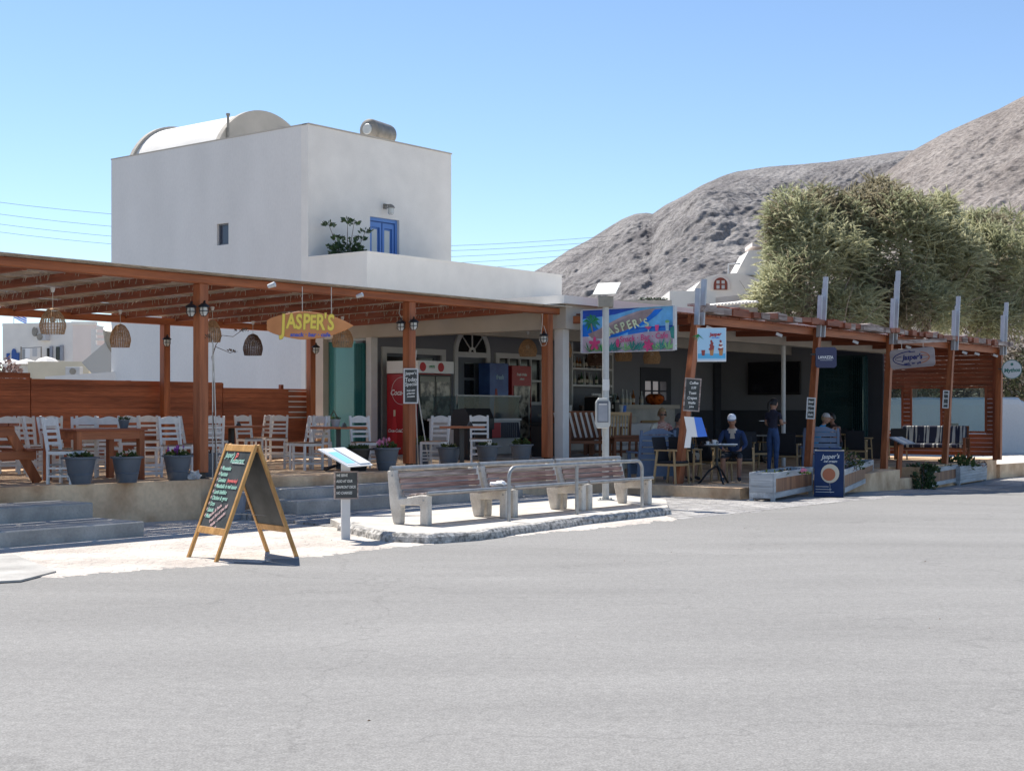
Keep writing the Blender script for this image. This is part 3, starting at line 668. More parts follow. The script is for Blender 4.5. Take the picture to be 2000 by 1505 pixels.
while s < 26.6:
    wd = random.uniform(.26, .5)*(1 if s < 15 else .85); z = beamz(s)+.185+random.uniform(0, .03)
    MB().box((s+wd/2, VP-.02+random.uniform(-.10, .03), z+.055), (wd*.97, .34, random.uniform(.10, .14)), ry=random.uniform(-.04, .05), rx=random.uniform(-.05, .05)).build('edge_board', 'dark_x' if random.random() < .6 else 'weather', per2)
    if random.random() < .4: MB().box((s+wd/2+.1, VP+.1, z+.15), (wd*1.1, .3, .045), ry=random.uniform(-.12, .05)).build('edge_board', random.choice(('dark_x', 'weather')), per2)
    s += wd; k += 1
MB().bar((18.95, VP-.2, beamz(19)+.0), (21.9, VP-.25, beamz(22)+.17), .04, .09).build('loose_board', 'weather', per2)
b = MB()
for s in (10.35, 13.2, 16.9, 19.9, 21.0, 23.6, 24.5, 25.9): b.bar((s, VP-.02, beamz(s)-.06), (s+.05, VP-.13, beamz(s)-.11), .06, .06)
b.build('spot_light', 'trim', per2)

# far slatted end screen with windows (plane s=26.4, along v)
scr = thing('slatted_screen', 'dark red slatted timber screen with three clear windows closing the right end', 'screen', (O.x, O.y, 0), PHI)
SE = 26.5; V0, V1 = -2.5, 1.62
vw = [(on_s(a, SE), on_s(c, SE)) for a, c in ((1763, 1733), (1839, 1780), (1926, 1856))]
zw0, zw1 = .99, 2.28
b = MB(); z = .32
while z < 3.3:
    segs = [(V0, V1)]
    if zw0-.06 < z+.05 < zw1:
        segs = []; cur = V0
        for a, c in sorted((min(x), max(x)) for x in vw):
            segs.append((cur, a-.0)); cur = c
        segs.append((cur, V1))
    for a, c in segs:
        if c-a > .05: b.bx(SE, SE+.03, a, c, z, z+.119)
    z += .125
b.build('slats', 'dark_y', scr)
b = MB()
for v in [V0+.05, V1-.05]: b.bx(SE-.05, SE+.05, v-.05, v+.05, .2, 3.3)
for a, c in vw:
    for v in (a, c): b.bx(SE-.035, SE+.0, v-.03, v+.03, zw0-.03, zw1+.03)
    b.bx(SE-.036, SE, min(a, c), max(a, c), zw0-.03, zw0+.03); b.bx(SE-.036, SE, min(a, c), max(a, c), zw1-.03, zw1+.03)
b.build('frame', 'dark_z', scr)
for a, c in vw: MB().bx(SE+.005, SE+.012, min(a, c)+.03, max(a, c)-.03, zw0+.03, zw1-.03).build('window', 'perspex', scr)

# left board fence behind the terrace
fen = thing('board_fence', 'red brown horizontal board fence along the back of the left terrace', 'fence', (O.x, O.y, 0), PHI)
def ftop(s): return 2.20-.006*(s+1)
b = MB(); VF = 6.25; segs = [(-9, 1.2, 0), (1.2, 5.72, -.0), (5.72, 8.25, -.07)]
for a, c, dz in segs:
    z = TZ+.09; i = 0
    while z < ftop(a)+dz-.05:
        h = .108
        b.bar((a+.01, VF+.007*(i % 2), z+h/2), (c-.01, VF+.004*(i % 2), z+h/2), .022, h-.007); z += h; i += 1
b.build('boards', 'fence_x', fen)
b = MB()
for a, c, dz in segs: b.bx(a+.012, c-.012, VF+.017, VF+.027, TZ+.1, ftop(a)+dz-.07)
b.build('groove_shade_sheet', 'dark_x', fen)  # dark sheet added behind the gaps, standing in for shade in the grooves
b = MB()
for s in (-6.5, -3, -.5, 1.2, 3.4, 5.72, 7.4): b.bx(s-.04, s+.04, VF+.02, VF+.09, TZ, ftop(s)+.02)
b.build('fence_posts', 'dark_z', fen)
MB().bx(-9, 8.3, VF-.15, VF+.2, .2, TZ+.09).build('fence_plinth', 'white', fen)
b = MB()
for k in range(6): b.bx(7.55, 8.2, VF-.035, VF-.014, 2.02-k*.115, 2.045-k*.115)
b.build('slat_gap_strips', 'trim', fen)

b = MB(); random.seed(77)
for i in range(60):
    x, y = random.uniform(-7, 14), random.uniform(5.5, 26); q = (x/y*FX+CX, 0)
    r_ = random.uniform(.004, .011); z = gz(x, y)+.006; b.add([(x+r_*random.uniform(.6, 1.2)*math.cos(a), y+r_*math.sin(a), z) for a in (0, 1.3, 2.5, 3.8, 5)]+[(x, y, z+r_*.8)], [(k, (k+1) % 5, 5) for k in range(5)])
tag(b.build('gravel', 'twig'), kind='stuff')
# ================================================================ street objects
def placed(name, label, cat, p, rz=0, group=None): return thing(name, label, cat, p, rz, group)
# ---- chalk menu A-frame (local: x across board, y towards back legs)
fl, frt, bl_, br_ = G(370, 1090), G(426, 1100), G(519, 1078), G(577, 1089)
fm, bm = (fl+frt)/2, (bl_+br_)/2
ax = (frt-fl).normalized(); ayv = Vector((-ax.y, ax.x, 0)); half = (bm-fm).dot(ayv)/2; wdt = .64
ctr = (fm+bm)/2
af = placed('chalkboard_sign', 'large pine A-frame chalkboard with handwritten menu standing on the pavement', 'chalkboard sign', ctr, math.atan2(ax.y, ax.x))
HT_ = 1.235; half = abs(half)
for sgn, mname in ((-1, 'pine'), (1, 'pine')):
    b = MB(); 
    def P_(x, t, off=0):   # t 0 foot..1 top
        ang = Vector((0, sgn*half*(1-t), HT_*t)); nrm = Vector((0, sgn*HT_, half)).normalized()
        return Vector((x, ang.y+sgn*.012, ang.z))+nrm*off
    for x in (-wdt/2, wdt/2): b.bar(P_(x, 0), P_(x, 1), .045, .035)
    b.bar(P_(-wdt/2+.02, .965), P_(wdt/2-.02, .965), .028, .075, up=P_(0, 1)-P_(0, 0))
    b.bar(P_(-wdt/2+.02, .255), P_(wdt/2-.02, .255), .028, .075, up=P_(0, 1)-P_(0, 0))
    fr_ = b.build('frame', 'pine_z', af, bevel=.004)
    b = MB(); b.add([P_(x, t, o) for o in (-.005, .005) for x, t in ((-wdt/2+.01, .27), (wdt/2-.01, .27), (wdt/2-.01, .95), (-wdt/2+.01, .95))], [(0, 1, 2, 3), (7, 6, 5, 4), (0, 4, 5, 1), (1, 5, 6, 2), (2, 6, 7, 3), (3, 7, 4, 0)])
    bo = b.build('board', 'board', af)
    if sgn < 0:
        tilt = math.atan2(half, HT_)
        top = P_(0, 1); mt = Matrix.Translation(top) @ Matrix.Rotation(-tilt, 4, 'X')
        L_ = math.hypot(half, HT_)
        def TL(s_, size, m_, x, dn, rot=0, al='LEFT', nm='lettering', sh_=.25): text(s_, size, m_, bo, x, -dn*L_, -.012, rot, sh_, .0012, al, nm, .8, mt=mt)
        TL("Jasper's", .085, 'chalkg', -.25, .10); TL('Restaurant', .085, 'chalkg', -.10, .145)
        TL('P', .13, 'chalkr', -.03, .115)
        items = ['Moussaka', 'Pastitsio', 'Gemista', 'Meatballs in red sauce', 'Lamb kleftiko', 'Chicken & gyros', 'Orzo', 'Salads', 'Meat']
        for i, s_ in enumerate(items):
            TL(s_, .066, 'chalkg', -.235, .215+i*.0515); TL('*', .08, 'chalkp', -.275, .222+i*.0515)
        TL('(vegetarian)', .058, 'chalkr', -.02, .318)
        for i, s_ in enumerate(('Pizzas & Pasta', 'fresh fish of the day', 'Pikilia - mezedes', 'Vegan')): TL(s_, .055, 'chalkp', -.16+i*.05, .655+i*.04-.02, .62)
        b = MB(); b.box((.09, -.013, -.168*L_), (.28, .002, .005)); b.xf(mt); b.build('underline', 'chalk', bo)
MB().tube([(0, -half*.55, .5), (.0, half*.6, .45)], .003, 5).build('chain', 'steel', af)

# ---- white menu stand
ms = placed('menu_stand', 'white metal menu stand with open menu and small blackboard in front of the steps', 'menu stand', G(675, 1055), R(18))
MB().bx(-.2, .2, -.16, .16, 0, .008).build('base_plate', 'trim', ms)
MB().bx(-.055, .055, -.02, .02, .008, 1.0).build('post', 'trim', ms, bevel=.004)
tm = Matrix.Translation((.0, .0, 1.03)) @ Matrix.Rotation(R(52), 4, 'Z') @ Matrix.Rotation(R(27), 4, 'X')
b = MB().bx(-.34, .34, -.23, .23, -.012, .004); b.xf(tm); tb_ = b.build('top_board', 'pwhite', ms)
b = MB().bx(-.30, -.01, -.20, .21, .005, .010).bx(.02, .32, -.20, .21, .005, .018); b.xf(tm); b.build('menu_page', 'pwhite', ms)
b = MB().bx(-.27, -.04, -.17, .12, .011, .013); b.xf(tm); b.build('menu_print', 'cyan', ms)
b = MB().bx(-.14, .14, -.045, -.025, .53, .84); lb = b.build('small_blackboard', 'board', ms)
b = MB()
for a in ((-.15, .15, .84, .857), (-.15, .15, .513, .53), (-.15, -.135, .53, .84), (.135, .15, .53, .84)): b.bx(a[0], a[1], -.052, -.022, a[2], a[3])
b.build('frame', 'weather', lb)
for i, s_ in enumerate(('WE SERVE', 'ALSO AT OUR', 'SEAFRONT DECK', 'NO CHARGES')): text(s_, .046, 'chalk', lb, -.125, .805-i*.072, -.047, 0, .1, .0006, 'LEFT', 'lettering', .68)

# ---- benches
feet = [(834, 1027), (1005, 1013), (1152, 995), (1278, 984)]
fp = [G(x, y, .1) for x, y in feet]
bd = (fp[3]-fp[0]).normalized(); BR = math.atan2(bd.y, bd.x); BL = (fp[3]-fp[0]).length/3
def make_bench(loc, label):
    t = placed('park_bench', label, 'bench', loc, BR, 'concrete and timber benches on the raised island')
    L = BL-.06
    for x in (.0, L-.11):
        b = MB(); y = 0
        b.prism([(y, 0), (y+.13, 0), (y+.13, .26), (y+.465, .25), (y+.475, 0), (y+.60, 0), (y+.665, .25), (y+.71, .70), (y+.60, .72), (y+.50, .34), (y+.13, .40), (y, .40)], 0, .11)
        b.xf(Matrix.Translation((x, 0, 0)) @ Matrix(((0, 1, 0, 0), (1, 0, 0, 0), (0, 0, 1, 0), (0, 0, 0, 1))))
        b.f = [f[::-1] for f in b.f]
        b.build('end_frame', 'benchcon', t, bevel=.014)
        MB().tube([(x-.006, .06, .33), (x+.0, .06, .33)], .016, 8).tube([(x-.006, .61, .64), (x, .61, .64)], .016, 8).build('bolt', 'steel', t)
    for i in range(4):
        yy = .012+i*.115; MB().bx(.06, L-.06, yy, yy+.098, .395-i*.012, .43-i*.012).build('seat_slat', 'weather', t, bevel=.004)
    for i in range(4):
        z = .395+i*.077; MB().bar((.08, .487+i*.029, z+.02), (L-.08, .487+i*.029, z+.02), .026, .064).build('back_slat', 'redpaint' if i in (1, 2) else 'weather', t, bevel=.004)
    MB().tube([(.0, .632, .735), (L, .632, .735)], .032, 10).build('top_tube', 'steel', t)
    MB().tube([(.0, -.01, .425), (L, -.01, .425)], .024, 8).build('front_tube', 'steel', t)
    return t
yb = Vector((-bd.y, bd.x, 0))
labs = ['weathered concrete and timber bench at the left end of the row, beside the menu stand', 'middle concrete and timber bench behind the left half of the steel rail', 'right hand concrete and timber bench in front of the grey solar pole']
b0 = make_bench(fp[0], labs[0])
dup(b0, fp[0]+bd*BL, BR, labs[1]); dup(b0, fp[0]+bd*BL*2, BR, labs[2])
tg = placed('crumpled_cloth', 'crumpled white napkin lying on the bench seat at the first joint', 'napkin', fp[0]+bd*(BL-.2)+yb*.12+Vector((0, 0, .45)), BR)
bmx = bmesh.new(); bmesh.ops.create_icosphere(bmx, subdivisions=3, radius=.1)
for v in bmx.verts: v.co = Vector((v.co.x*1.4, v.co.y, v.co.z*.4+.03))*(1+.35*noise.noise(v.co*18))
me = bpy.data.meshes.new('cloth'); bmx.to_mesh(me); me.materials.append(M['pwhite']); o = bpy.data.objects.new('cloth', me); COL.objects.link(o); o.parent = tg

# ---- tubular rail
r0, r1, r2 = G(994, 1032), G(1131, 1018), G(1254, 1004)
rd = (r2-r0).normalized(); RL = (r2-r0).length
rl = placed('guard_rail', 'grey galvanised tubular guard rail in front of the benches at the kerb', 'rail', r0, math.atan2(rd.y, rd.x))
rc_ = .14; RZ = .83
def arc(cx, cz, a0, a1, r, n=5): return [(cx+r*math.cos(R(a0+(a1-a0)*k/n)), 0, cz+r*math.sin(R(a0+(a1-a0)*k/n))) for k in range(n+1)]
pts = [(0, 0, -.05)]+arc(rc_, RZ-rc_, 180, 90, rc_)+arc(RL-rc_, RZ-rc_, 90, 0, rc_)+[(RL, 0, -.05)]
MB().tube(pts, .026, 12).build('hoop', 'steel', rl, smooth=True)
MB().tube([((r1-r0).length, 0, -.05), ((r1-r0).length, 0, RZ)], .026, 12).build('middle_post', 'steel', rl, smooth=True)
for x in (0, (r1-r0).length, RL): MB().lathe([(.16, -.02), (.12, .03), (.06, .055), (.02, .06)], 12, (x, 0, 0)).build('cement_foot', 'slab', rl)

# ---- solar pole with device
sp = placed('solar_pole', 'grey steel pole with solar panel, control box and reader in front of the painted banner', 'pole', G(1183, 976, .1), R(0))
d_ = G(1183, 976, .1).y; zz = lambda py: EYE+(HY-py)*d_/FX-.1
MB().bx(-.14, .14, -.14, .14, 0, .012).build('base_plate', 'pole', sp)
MB().tube([(0, 0, .01), (0, 0, zz(600))], .056, 14).build('shaft', 'pole', sp, smooth=True)
b = MB()
for k in range(6): a = k*math.pi/3; b.box((.09*math.cos(a), .09*math.sin(a), .02), (.03, .03, .03))
b.build('anchor_nuts', 'steel', sp)
MB().bx(-.125, .125, -.10, .13, zz(600)-.0, zz(579)).build('control_box', 'tank', sp, bevel=.006)
m_ = Matrix.Translation((.02, .0, zz(564))) @ Matrix.Rotation(R(-24), 4, 'Z') @ Matrix.Rotation(R(38), 4, 'X')
b = MB().bx(-.2, .2, -.17, .17, -.01, .01); b.xf(m_); pn = b.build('solar_panel', 'pole', sp)
b = MB()
for k in range(9): b.bx(-.185+k*.042, -.152+k*.042, -.155, .155, .011, .014)
b.xf(m_); b.build('cell_strip', 'trim', pn)
z0, z1 = zz(836), zz(777)
b = MB(); b.prism([(-.125, z0+.06), (-.10, z0), (.09, z0), (.125, z0+.06), (.125, z1-.07), (.08, z1), (-.08, z1), (-.125, z1-.07)], -.16, -.05); b.xf(Matrix.Translation((-.055, 0, 0))); dv = b.build('reader', 'pole', sp, bevel=.012)
MB().bx(-.15, .035, -.166, -.158, z0+.10, z1-.05).build('screen_frame', 'doorgrey', dv); MB().bx(-.135, .02, -.172, -.165, z0+.12, z1-.10).build('screen', 'pot2', dv)
MB().bx(-.125, .01, -.178, -.171, z1-.115, z1-.095).build('slot', 'trim', dv)
MB().bx(-.058, .058, -.06, -.054, zz(762), zz(741)).build('sticker', 'trim', sp)

# ---------------------------------------------------------------- signs
def vplane(s, px0, px1, py_top, py_bot):      # rectangle in the plane s=const (runs along -v as seen left->right)
    v0, v1 = on_s(px0, s), on_s(px1, s); q = Q(s, (v0+v1)/2); d = q.y
    return q, abs(v0-v1), EYE+(HY-py_top)*d/FX, EYE+(HY-py_bot)*d/FX
VR = PHI-R(90)      # local +x runs along -v, local -y faces -s (towards the viewer's left)
# painted banner
q, wb, zt, zb = vplane(8.9, 1138, 1320, 602, 686)
hb = zt-zb; pbm = (zt+zb)/2
bn = placed('painted_banner', 'large hand painted tropical banner with blue surfboard and palm hanging behind the pole', 'banner', (q.x, q.y, pbm), VR)
X = lambda f: (f-.5)*wb
Z = lambda f: (.5-f)*hb          # 0 top .. 1 bottom
for k_, c in (('p_sky', (.14, .42, .72)), ('p_deep', (.012, .07, .42)), ('p_sand', (.50, .40, .47)), ('p_sea', (.02, .18, .60)), ('p_tan', (.34, .25, .24)), ('p_tan2', (.46, .33, .32)), ('p_blue', (.0, .16, .66)), ('p_green', (.02, .24, .07)), ('p_teal', (.03, .22, .19)), ('p_lg', (.22, .46, .18)), ('p_pink', (.62, .06, .20)), ('p_letter', (.62, .68, .42)), ('p_pale', (.40, .60, .70))):
    M[k_] = mat(k_, c, .55, .22, 5)
MB().bx(-wb/2, wb/2, .0, .018, -hb/2, hb/2).build('panel', 'p_sky', bn)
lay = [0]
def paint(pts, m_, nm='painting', par=None):
    lay[0] += 1; y = -.0006*lay[0]
    MB().prism(pts, y-.0006, y).build(nm, m_, par or bn)
def poly(*a): return [(X(x), Z(z)) for x, z in a]
paint(poly((0.004, .0), (.62, .0), (.35, .13), (.0, .20)), 'p_deep')
paint(poly((.5, .50), (1, .44), (1, .60), (.5, .62)), 'p_sea'); paint(poly((.5, .47), (1, .43), (1, .46), (.5, .50)), 'p_deep')
paint(poly((0, .62), (.35, .66), (.7, .56), (1, .56), (1, 1), (0, 1)), 'p_sand')
paint(poly((0, .34), (.12, .3), (.2, .5), (.08, .62), (0, .62)), 'p_blue'); paint(poly((.06, .62), (.28, .55), (.25, .85), (.09, .8)), 'trim')
paint(poly((.06, .56), (.14, .50), (.28, .36), (.42, .22), (.60, .08), (.76, .03), (.86, .04), (.80, .16), (.66, .36), (.50, .52), (.36, .62), (.2, .68), (.1, .66)), 'p_tan')
paint(poly((.20, .42), (.42, .2), (.60, .08), (.70, .05), (.5, .2), (.30, .38)), 'p_tan2')
paint(poly((.28, .62), (.46, .52), (.62, .38), (.74, .16), (.78, .06), (.87, .05), (.80, .20), (.68, .38), (.52, .54), (.38, .65), (.28, .68)), 'p_blue')
for (cx, cz, L_, m_) in ((.10, .30, .30, 'p_green'),):
    for a in (-10, 25, 60, 95, 130, 165, 200, 235, 270, 320):
        ra2 = R(a); c_, s_ = math.cos(ra2), math.sin(ra2); l = .27*hb*(1.0 if a < 200 else .8)
        x0, z0_ = X(cx), Z(cz); tip = (x0+c_*l, z0_+s_*l*.9-.03); mid = (x0+c_*l*.55-s_*.035, z0_+s_*l*.55+c_*.035+.03); mid2 = (x0+c_*l*.55+s_*.03, z0_+s_*l*.55-c_*.03+.02)
        paint([(x0, z0_), mid, tip, mid2], 'p_green' if a % 2 else 'p_teal')
paint([(X(.10)-.012, Z(.32)), (X(.10)+.012, Z(.32)), (X(.13)+.012, Z(.66)), (X(.13)-.012, Z(.66))], 'p_tan')
def leaves(cx, n, w_, m_):
    for k in range(n):
        a = R(30+120*k/(n-1)+random.uniform(-8, 8)); x0, z0_ = X(cx), Z(.99); l = hb*random.uniform(.2, .30)
        paint([(x0-.012, z0_), (x0+math.cos(a)*l*.6-.02, z0_+math.sin(a)*l*.5+.012), (x0+math.cos(a)*l*w_, z0_+math.sin(a)*l), (x0+math.cos(a)*l*.6+.02, z0_+math.sin(a)*l*.45)], m_)
random.seed(4)
for cx, m_ in ((.08, 'p_green'), (.16, 'p_lg'), (.22, 'p_green'), (.31, 'p_teal'), (.36, 'p_teal'), (.48, 'p_lg'), (.56, 'p_teal'), (.63, 'p_teal'), (.80, 'p_lg'), (.86, 'p_teal'), (.93, 'p_lg')): leaves(cx, 6, 1.2, m_)
def flower(fx, fz, r, m_, n=5):
    for k in range(n):
        a = 2*math.pi*k/n+.3; paint(ellipse(X(fx)+math.cos(a)*r*.55, Z(fz)+math.sin(a)*r*.55, r*.55, r*.28, 10, a), m_)
flower(.15, .80, .13, 'p_pink'); flower(.73, .88, .11, 'p_pink', 6); paint(ellipse(X(.405), Z(.80), .04, .085, 12), 'p_pink')
paint(poly((.69, .45), (.77, .45), (.735, .52)), 'p_pink'); paint(poly((.726, .52), (.74, .52), (.74, .58), (.726, .58)), 'p_pale'); paint(poly((.80, .42), (.845, .42), (.835, .56), (.81, .56)), 'p_pink'); paint(poly((.91, .34), (.95, .34), (.945, .56), (.915, .56)), 'p_pale'); paint(ellipse(X(.93), Z(.35), .05, .03, 10), 'p_lg')
paint(poly((.955, .5), (1, .45), (1, .75), (.97, .72)), 'p_teal')
for i, ch in enumerate("JASPER'S"):
    fx = .26+i*.067-(0 if i < 7 else .02); fz = .60-.075*i+.006*i*i
    text(ch, .23, 'p_letter', bn, X(fx), Z(fz), -.05, .42, .0, .006, 'CENTER', 'painted_letter', .85)
text('Snack · Bar · Cafe', .155, 'p_pink', bn, X(.68), Z(.695), -.05, .05, 0, .002, 'CENTER', 'lettering', .98)
b = MB()
for a in ((-wb/2-.012, -wb/2, -hb/2, hb/2), (wb/2-.03, wb/2+.012, -hb/2, hb/2)): b.bx(a[0], a[1], -.055, .02, a[2], a[3])
b.bx(-wb/2, wb/2-.03, -.05, .02, hb/2, hb/2+.012).bx(-wb/2, wb/2-.03, -.05, .02, -hb/2-.012, -hb/2); b.build('frame', 'trim', bn)

# surfboard sign
d_ = 21.9; c_ = W(606, 634, d_)
sb = placed('surfboard_sign', 'orange surfboard shaped sign with yellow painted name hanging from the left pergola', 'sign', c_, R(6))
pxm = FX/d_; hwd = 84/pxm; pts = []
for k in range(25):
    t = k/24; x = -hwd+2*hwd*t; pts.append((x, (28/pxm)*max(0, (min(1, (t+.028)/.40))**.42 if t < .4 else (1-((t-.4)/.6)**2.05))**.95*(.98)))
outl = pts+[(x, -z) for x, z in pts[::-1]]
outl = [(x, z-.012) for x, z in outl]
MB().prism(outl, -.02, .02).build('board', 'surf', sb, bevel=.006)
xs_ = [-.39, -.27, -.155, -.04, .06, .17, .245, .33]
for ch, x, sz, dz in zip("JASPER'S", xs_, (.40, .31, .31, .33, .28, .33, .26, .33), (-.015, .03, .02, .02, .02, .015, .05, .01)):
    text(ch, sz, 'gold2', sb, x-.02, dz+.012, -.0215, 0, .06, .018, 'CENTER', 'painted_letter', .66); text(ch, sz, 'gold', sb, x-.02, dz+.012, -.024, 0, .06, .009, 'CENTER', 'painted_letter', .66)
text('snack · bar · cafe', .085, 'signblue', sb, .0, -.155, -.022, 0, .1, .004, 'CENTER', 'lettering', 1.05)
for x in (-.12, .32): MB().tube([(x, 0, .16), (x, 0, .58)], .006, 5).build('hanging_wire', 'cable', sb)

# ice cream poster
q = W(1390, 673, 26.6)
ic = placed('ice_cream_poster', 'square light blue ice cream poster fixed to the first leaning post on the right', 'poster', q, R(-8))
hw_, hh_ = 28/FX*26.6, 33/FX*26.6
MB().bx(-hw_, hw_, 0, .03, -hh_, hh_).build('panel', 'pwhite', ic)
for k_, c in (('i_sky', (.42, .66, .85)), ('i_sea', (.10, .45, .75)), ('i_choc', (.30, .055, .05)), ('i_cone', (.50, .22, .08))): M[k_] = flat(k_, c, .5)
lay[0] = 0
paint([(-hw_+.01, -hh_+.03), (hw_-.01, -hh_+.03), (hw_-.01, hh_-.01), (-hw_+.01, hh_-.01)], 'i_sky', par=ic); paint([(-hw_+.01, -hh_+.06), (hw_-.01, -hh_+.06), (hw_-.01, -hh_+.15), (-hw_+.01, -hh_+.15)], 'i_sea', par=ic)
for cx in (.0, .17):
    paint([(cx-.028, -.20), (cx+.028, -.20), (cx+.045, -.06), (cx-.045, -.06)], 'i_cone', par=ic)
    for k in range(5): paint(ellipse(cx+(.006 if k % 2 else -.006), -.075+k*.034, .052-.008*k, .026, 14, .25), 'i_choc' if (k % 2 == 0 or cx == 0) else 'pwhite', par=ic)
paint([(-.18, -.20), (-.13, -.20), (-.12, -.10), (-.19, -.10)], 'i_choc', par=ic)
for a in (200, 230, 260, 290, 320): paint([(-hw_+.02, .2), (-hw_+.02+.13*math.cos(R(a)), .2+.16*math.sin(R(a))), (-hw_+.03, .16)], 'p_green', par=ic)
text('Jasper', .085, 'red2', ic, .07, .19, -.014, .05, .15, .003, 'CENTER', 'lettering', 1)
text('ice cream', .035, 'bluep', ic, .07, .13, -.014, 0, .1, .001, 'CENTER', 'lettering', 1)

# navy square light box
q = W(1613, 698, 30.6)
lz = placed('light_box_sign', 'small navy square light box with white coffee lettering on the second leaning post', 'sign', q, R(-6))
hw_ = 20/FX*30.6
b = MB(); b.prism([(-hw_, -hw_+.04), (-hw_+.04, -hw_), (hw_-.04, -hw_), (hw_, -hw_+.04), (hw_, hw_-.04), (hw_-.04, hw_), (-hw_+.04, hw_), (-hw_, hw_-.04)], -.06, .06); b.build('box', 'navy', lz)
text('LAVAZZA', .085, 'pwhite', lz, -.01, .0, -.064, 0, 0, .003, 'CENTER', 'lettering', .85); MB().bx(-.13, .13, -.063, -.06, -.062, -.056).build('underline', 'pwhite', lz)
MB().bx(-hw_-.1, -hw_, -.02, .02, .05, .09).build('bracket', 'black', lz)

# wooden surf sign
q = W(1782, 699, 33.6)
ws = placed('wooden_sign', 'pale wooden sign with rounded corners and painted surfboard between the third and fourth posts', 'sign', q, R(-30))
hw_, hh_ = 39/FX*33.6/.9, 19/FX*33.6
M['drift'] = mat('driftwood', (.32, .26, .25), .8, .25, 6, .2, 40, aniso=(.1, 1, 1), col2=(.46, .39, .37)); M['inkn'] = flat('ink_navy', (.02, .025, .12), .7); M['inko'] = flat('ink_orange', (.45, .15, .07), .7)
r_ = .08; pts = []
for cx, cz, a0 in ((hw_-r_, hh_-r_, 0), (-hw_+r_, hh_-r_, 90), (-hw_+r_, -hh_+r_, 180), (hw_-r_, -hh_+r_, 270)): pts += [(cx+r_*math.cos(R(a0+t*22.5)), cz+r_*math.sin(R(a0+t*22.5))) for t in range(5)]
mt = Matrix.Rotation(R(-4), 4, 'Y')
b = MB().prism(pts, -.012, .012); b.xf(mt); b.build('panel', 'drift', ws)
def arcline(b, cx, cz, rx, rz, a0, a1, w_, n=14):
    for k in range(n):
        a, c = R(a0+(a1-a0)*k/n), R(a0+(a1-a0)*(k+1)/n)
        b.bar((cx+rx*math.cos(a), -.014, cz+rz*math.sin(a)), (cx+rx*math.cos(c), -.014, cz+rz*math.sin(c)), w_, .003, up=(0, 1, 0))
b = MB(); arcline(b, .05, 0, .50, .17, 100, 260, .022); arcline(b, .02, .0, .42, .07, 130, 230, .012); b.xf(mt); b.build('painted_outline', 'inkn', ws)
b = MB(); arcline(b, -.0, 0, .40, .15, -60, 60, .02); arcline(b, .1, .0, .3, .06, -70, 70, .016); b.xf(mt); b.build('painted_outline', 'inko', ws)
text("Jasper's", .17, 'inkn', ws, .0, .02, -.016, 0, .25, .006, 'CENTER', 'lettering', .9, mt=mt); text('snack · bar · grill', .065, 'inkn', ws, .0, -.12, -.016, 0, 0, .003, 'CENTER', 'lettering', .9, mt=mt); text('welcome', .045, 'inkn', ws, .0, .15, -.016, 0, 0, .002, 'CENTER', 'lettering', .9, mt=mt)
for x in (-.25, .25): MB().tube([(x, 0, .18), (x, 0, .34)], .005, 5).build('hanging_wire', 'cable', ws)

# round sign
q = W(1976, 721, 40.3)
rs = placed('round_sign', 'round pale double sided beer sign projecting from the last post at the far right', 'sign', q, R(-14))
b = MB().lathe([(0, -.07), (.25, -.07), (.27, -.05), (.27, .05), (.25, .07), (0, .07)], 28, cap=False); b.xf(Matrix.Rotation(R(90), 4, 'X')); b.build('disc', 'trim', rs, smooth=True)
M['signgreen'] = flat('sign_green', (.03, .16, .13), .5)
b = MB(); 
for k in range(28): a, c = 2*math.pi*k/28, 2*math.pi*(k+1)/28; b.bar((.262*math.cos(a), -.06, .262*math.sin(a)), (.262*math.cos(c), -.06, .262*math.sin(c)), .018, .03, up=(0, 1, 0))
b.build('rim', 'signgreen', rs); text('Mythos', .15, 'signgreen', rs, 0, -.03, -.074, .06, .15, .006, 'CENTER', 'lettering', .95); MB().prism(ellipse(0, .14, .04, .04), -.076, -.071).build('emblem', 'signgreen', rs)
MB().bx(-.36, -.26, -.015, .015, -.0, .03).build('bracket', 'black', rs)

# small chalkboards on posts
def chalkboard(px0, px1, py0, py1, d, rz, label, lines, lean=0, fm='weather', lm='chalk', frame=.025):
    q = W((px0+px1)/2, (py0+py1)/2, d); hw, hh = (px1-px0)/2/FX*d, (py1-py0)/2/FX*d
    t = placed('chalkboard', label, 'chalkboard', q, rz); mt = Matrix.Rotation(lean, 4, 'Y')
    b = MB().bx(-hw, hw, -.008, .008, -hh, hh); b.xf(mt); b.build('board', 'board', t)
    b = MB()
    for a in ((-hw, hw, hh-frame, hh), (-hw, hw, -hh, -hh+frame), (-hw, -hw+frame, -hh+frame, hh-frame), (hw-frame, hw, -hh+frame, hh-frame)): b.bx(a[0], a[1], -.02, .01, a[2], a[3])
    b.xf(mt); b.build('frame', fm, t)
    for s_, size, fz, fx in lines: text(s_, size, lm, t, fx*hw, fz*hh, -.011, .06, .15, .0016, 'CENTER', 'lettering', .85, mt=mt)
    return t
chalkboard(788, 817, 719, 788, 24.95, R(3), 'white framed chalkboard on the second left post announcing daily specials', [("Jasper's", .075, .72, 0), ('Today', .10, .36, 0), ('Special', .09, .10, 0), ('fresh salad', .04, -.25, 0), ('grilled fish', .04, -.42, 0), ('moussaka', .04, -.59, 0)], R(0), 'trim')
chalkboard(1336, 1368, 738, 803, 26.3, R(-4), 'tall narrow chalkboard on the first leaning post above the blue folded menu', [('Coffee', .07, .70, .1), ('2.50', .06, .42, .1), ('Toast', .07, .1, 0), ('Crepes', .07, -.2, 0), ('Waffle', .06, -.5, 0), ('Juice', .05, -.72, 0)], R(4))
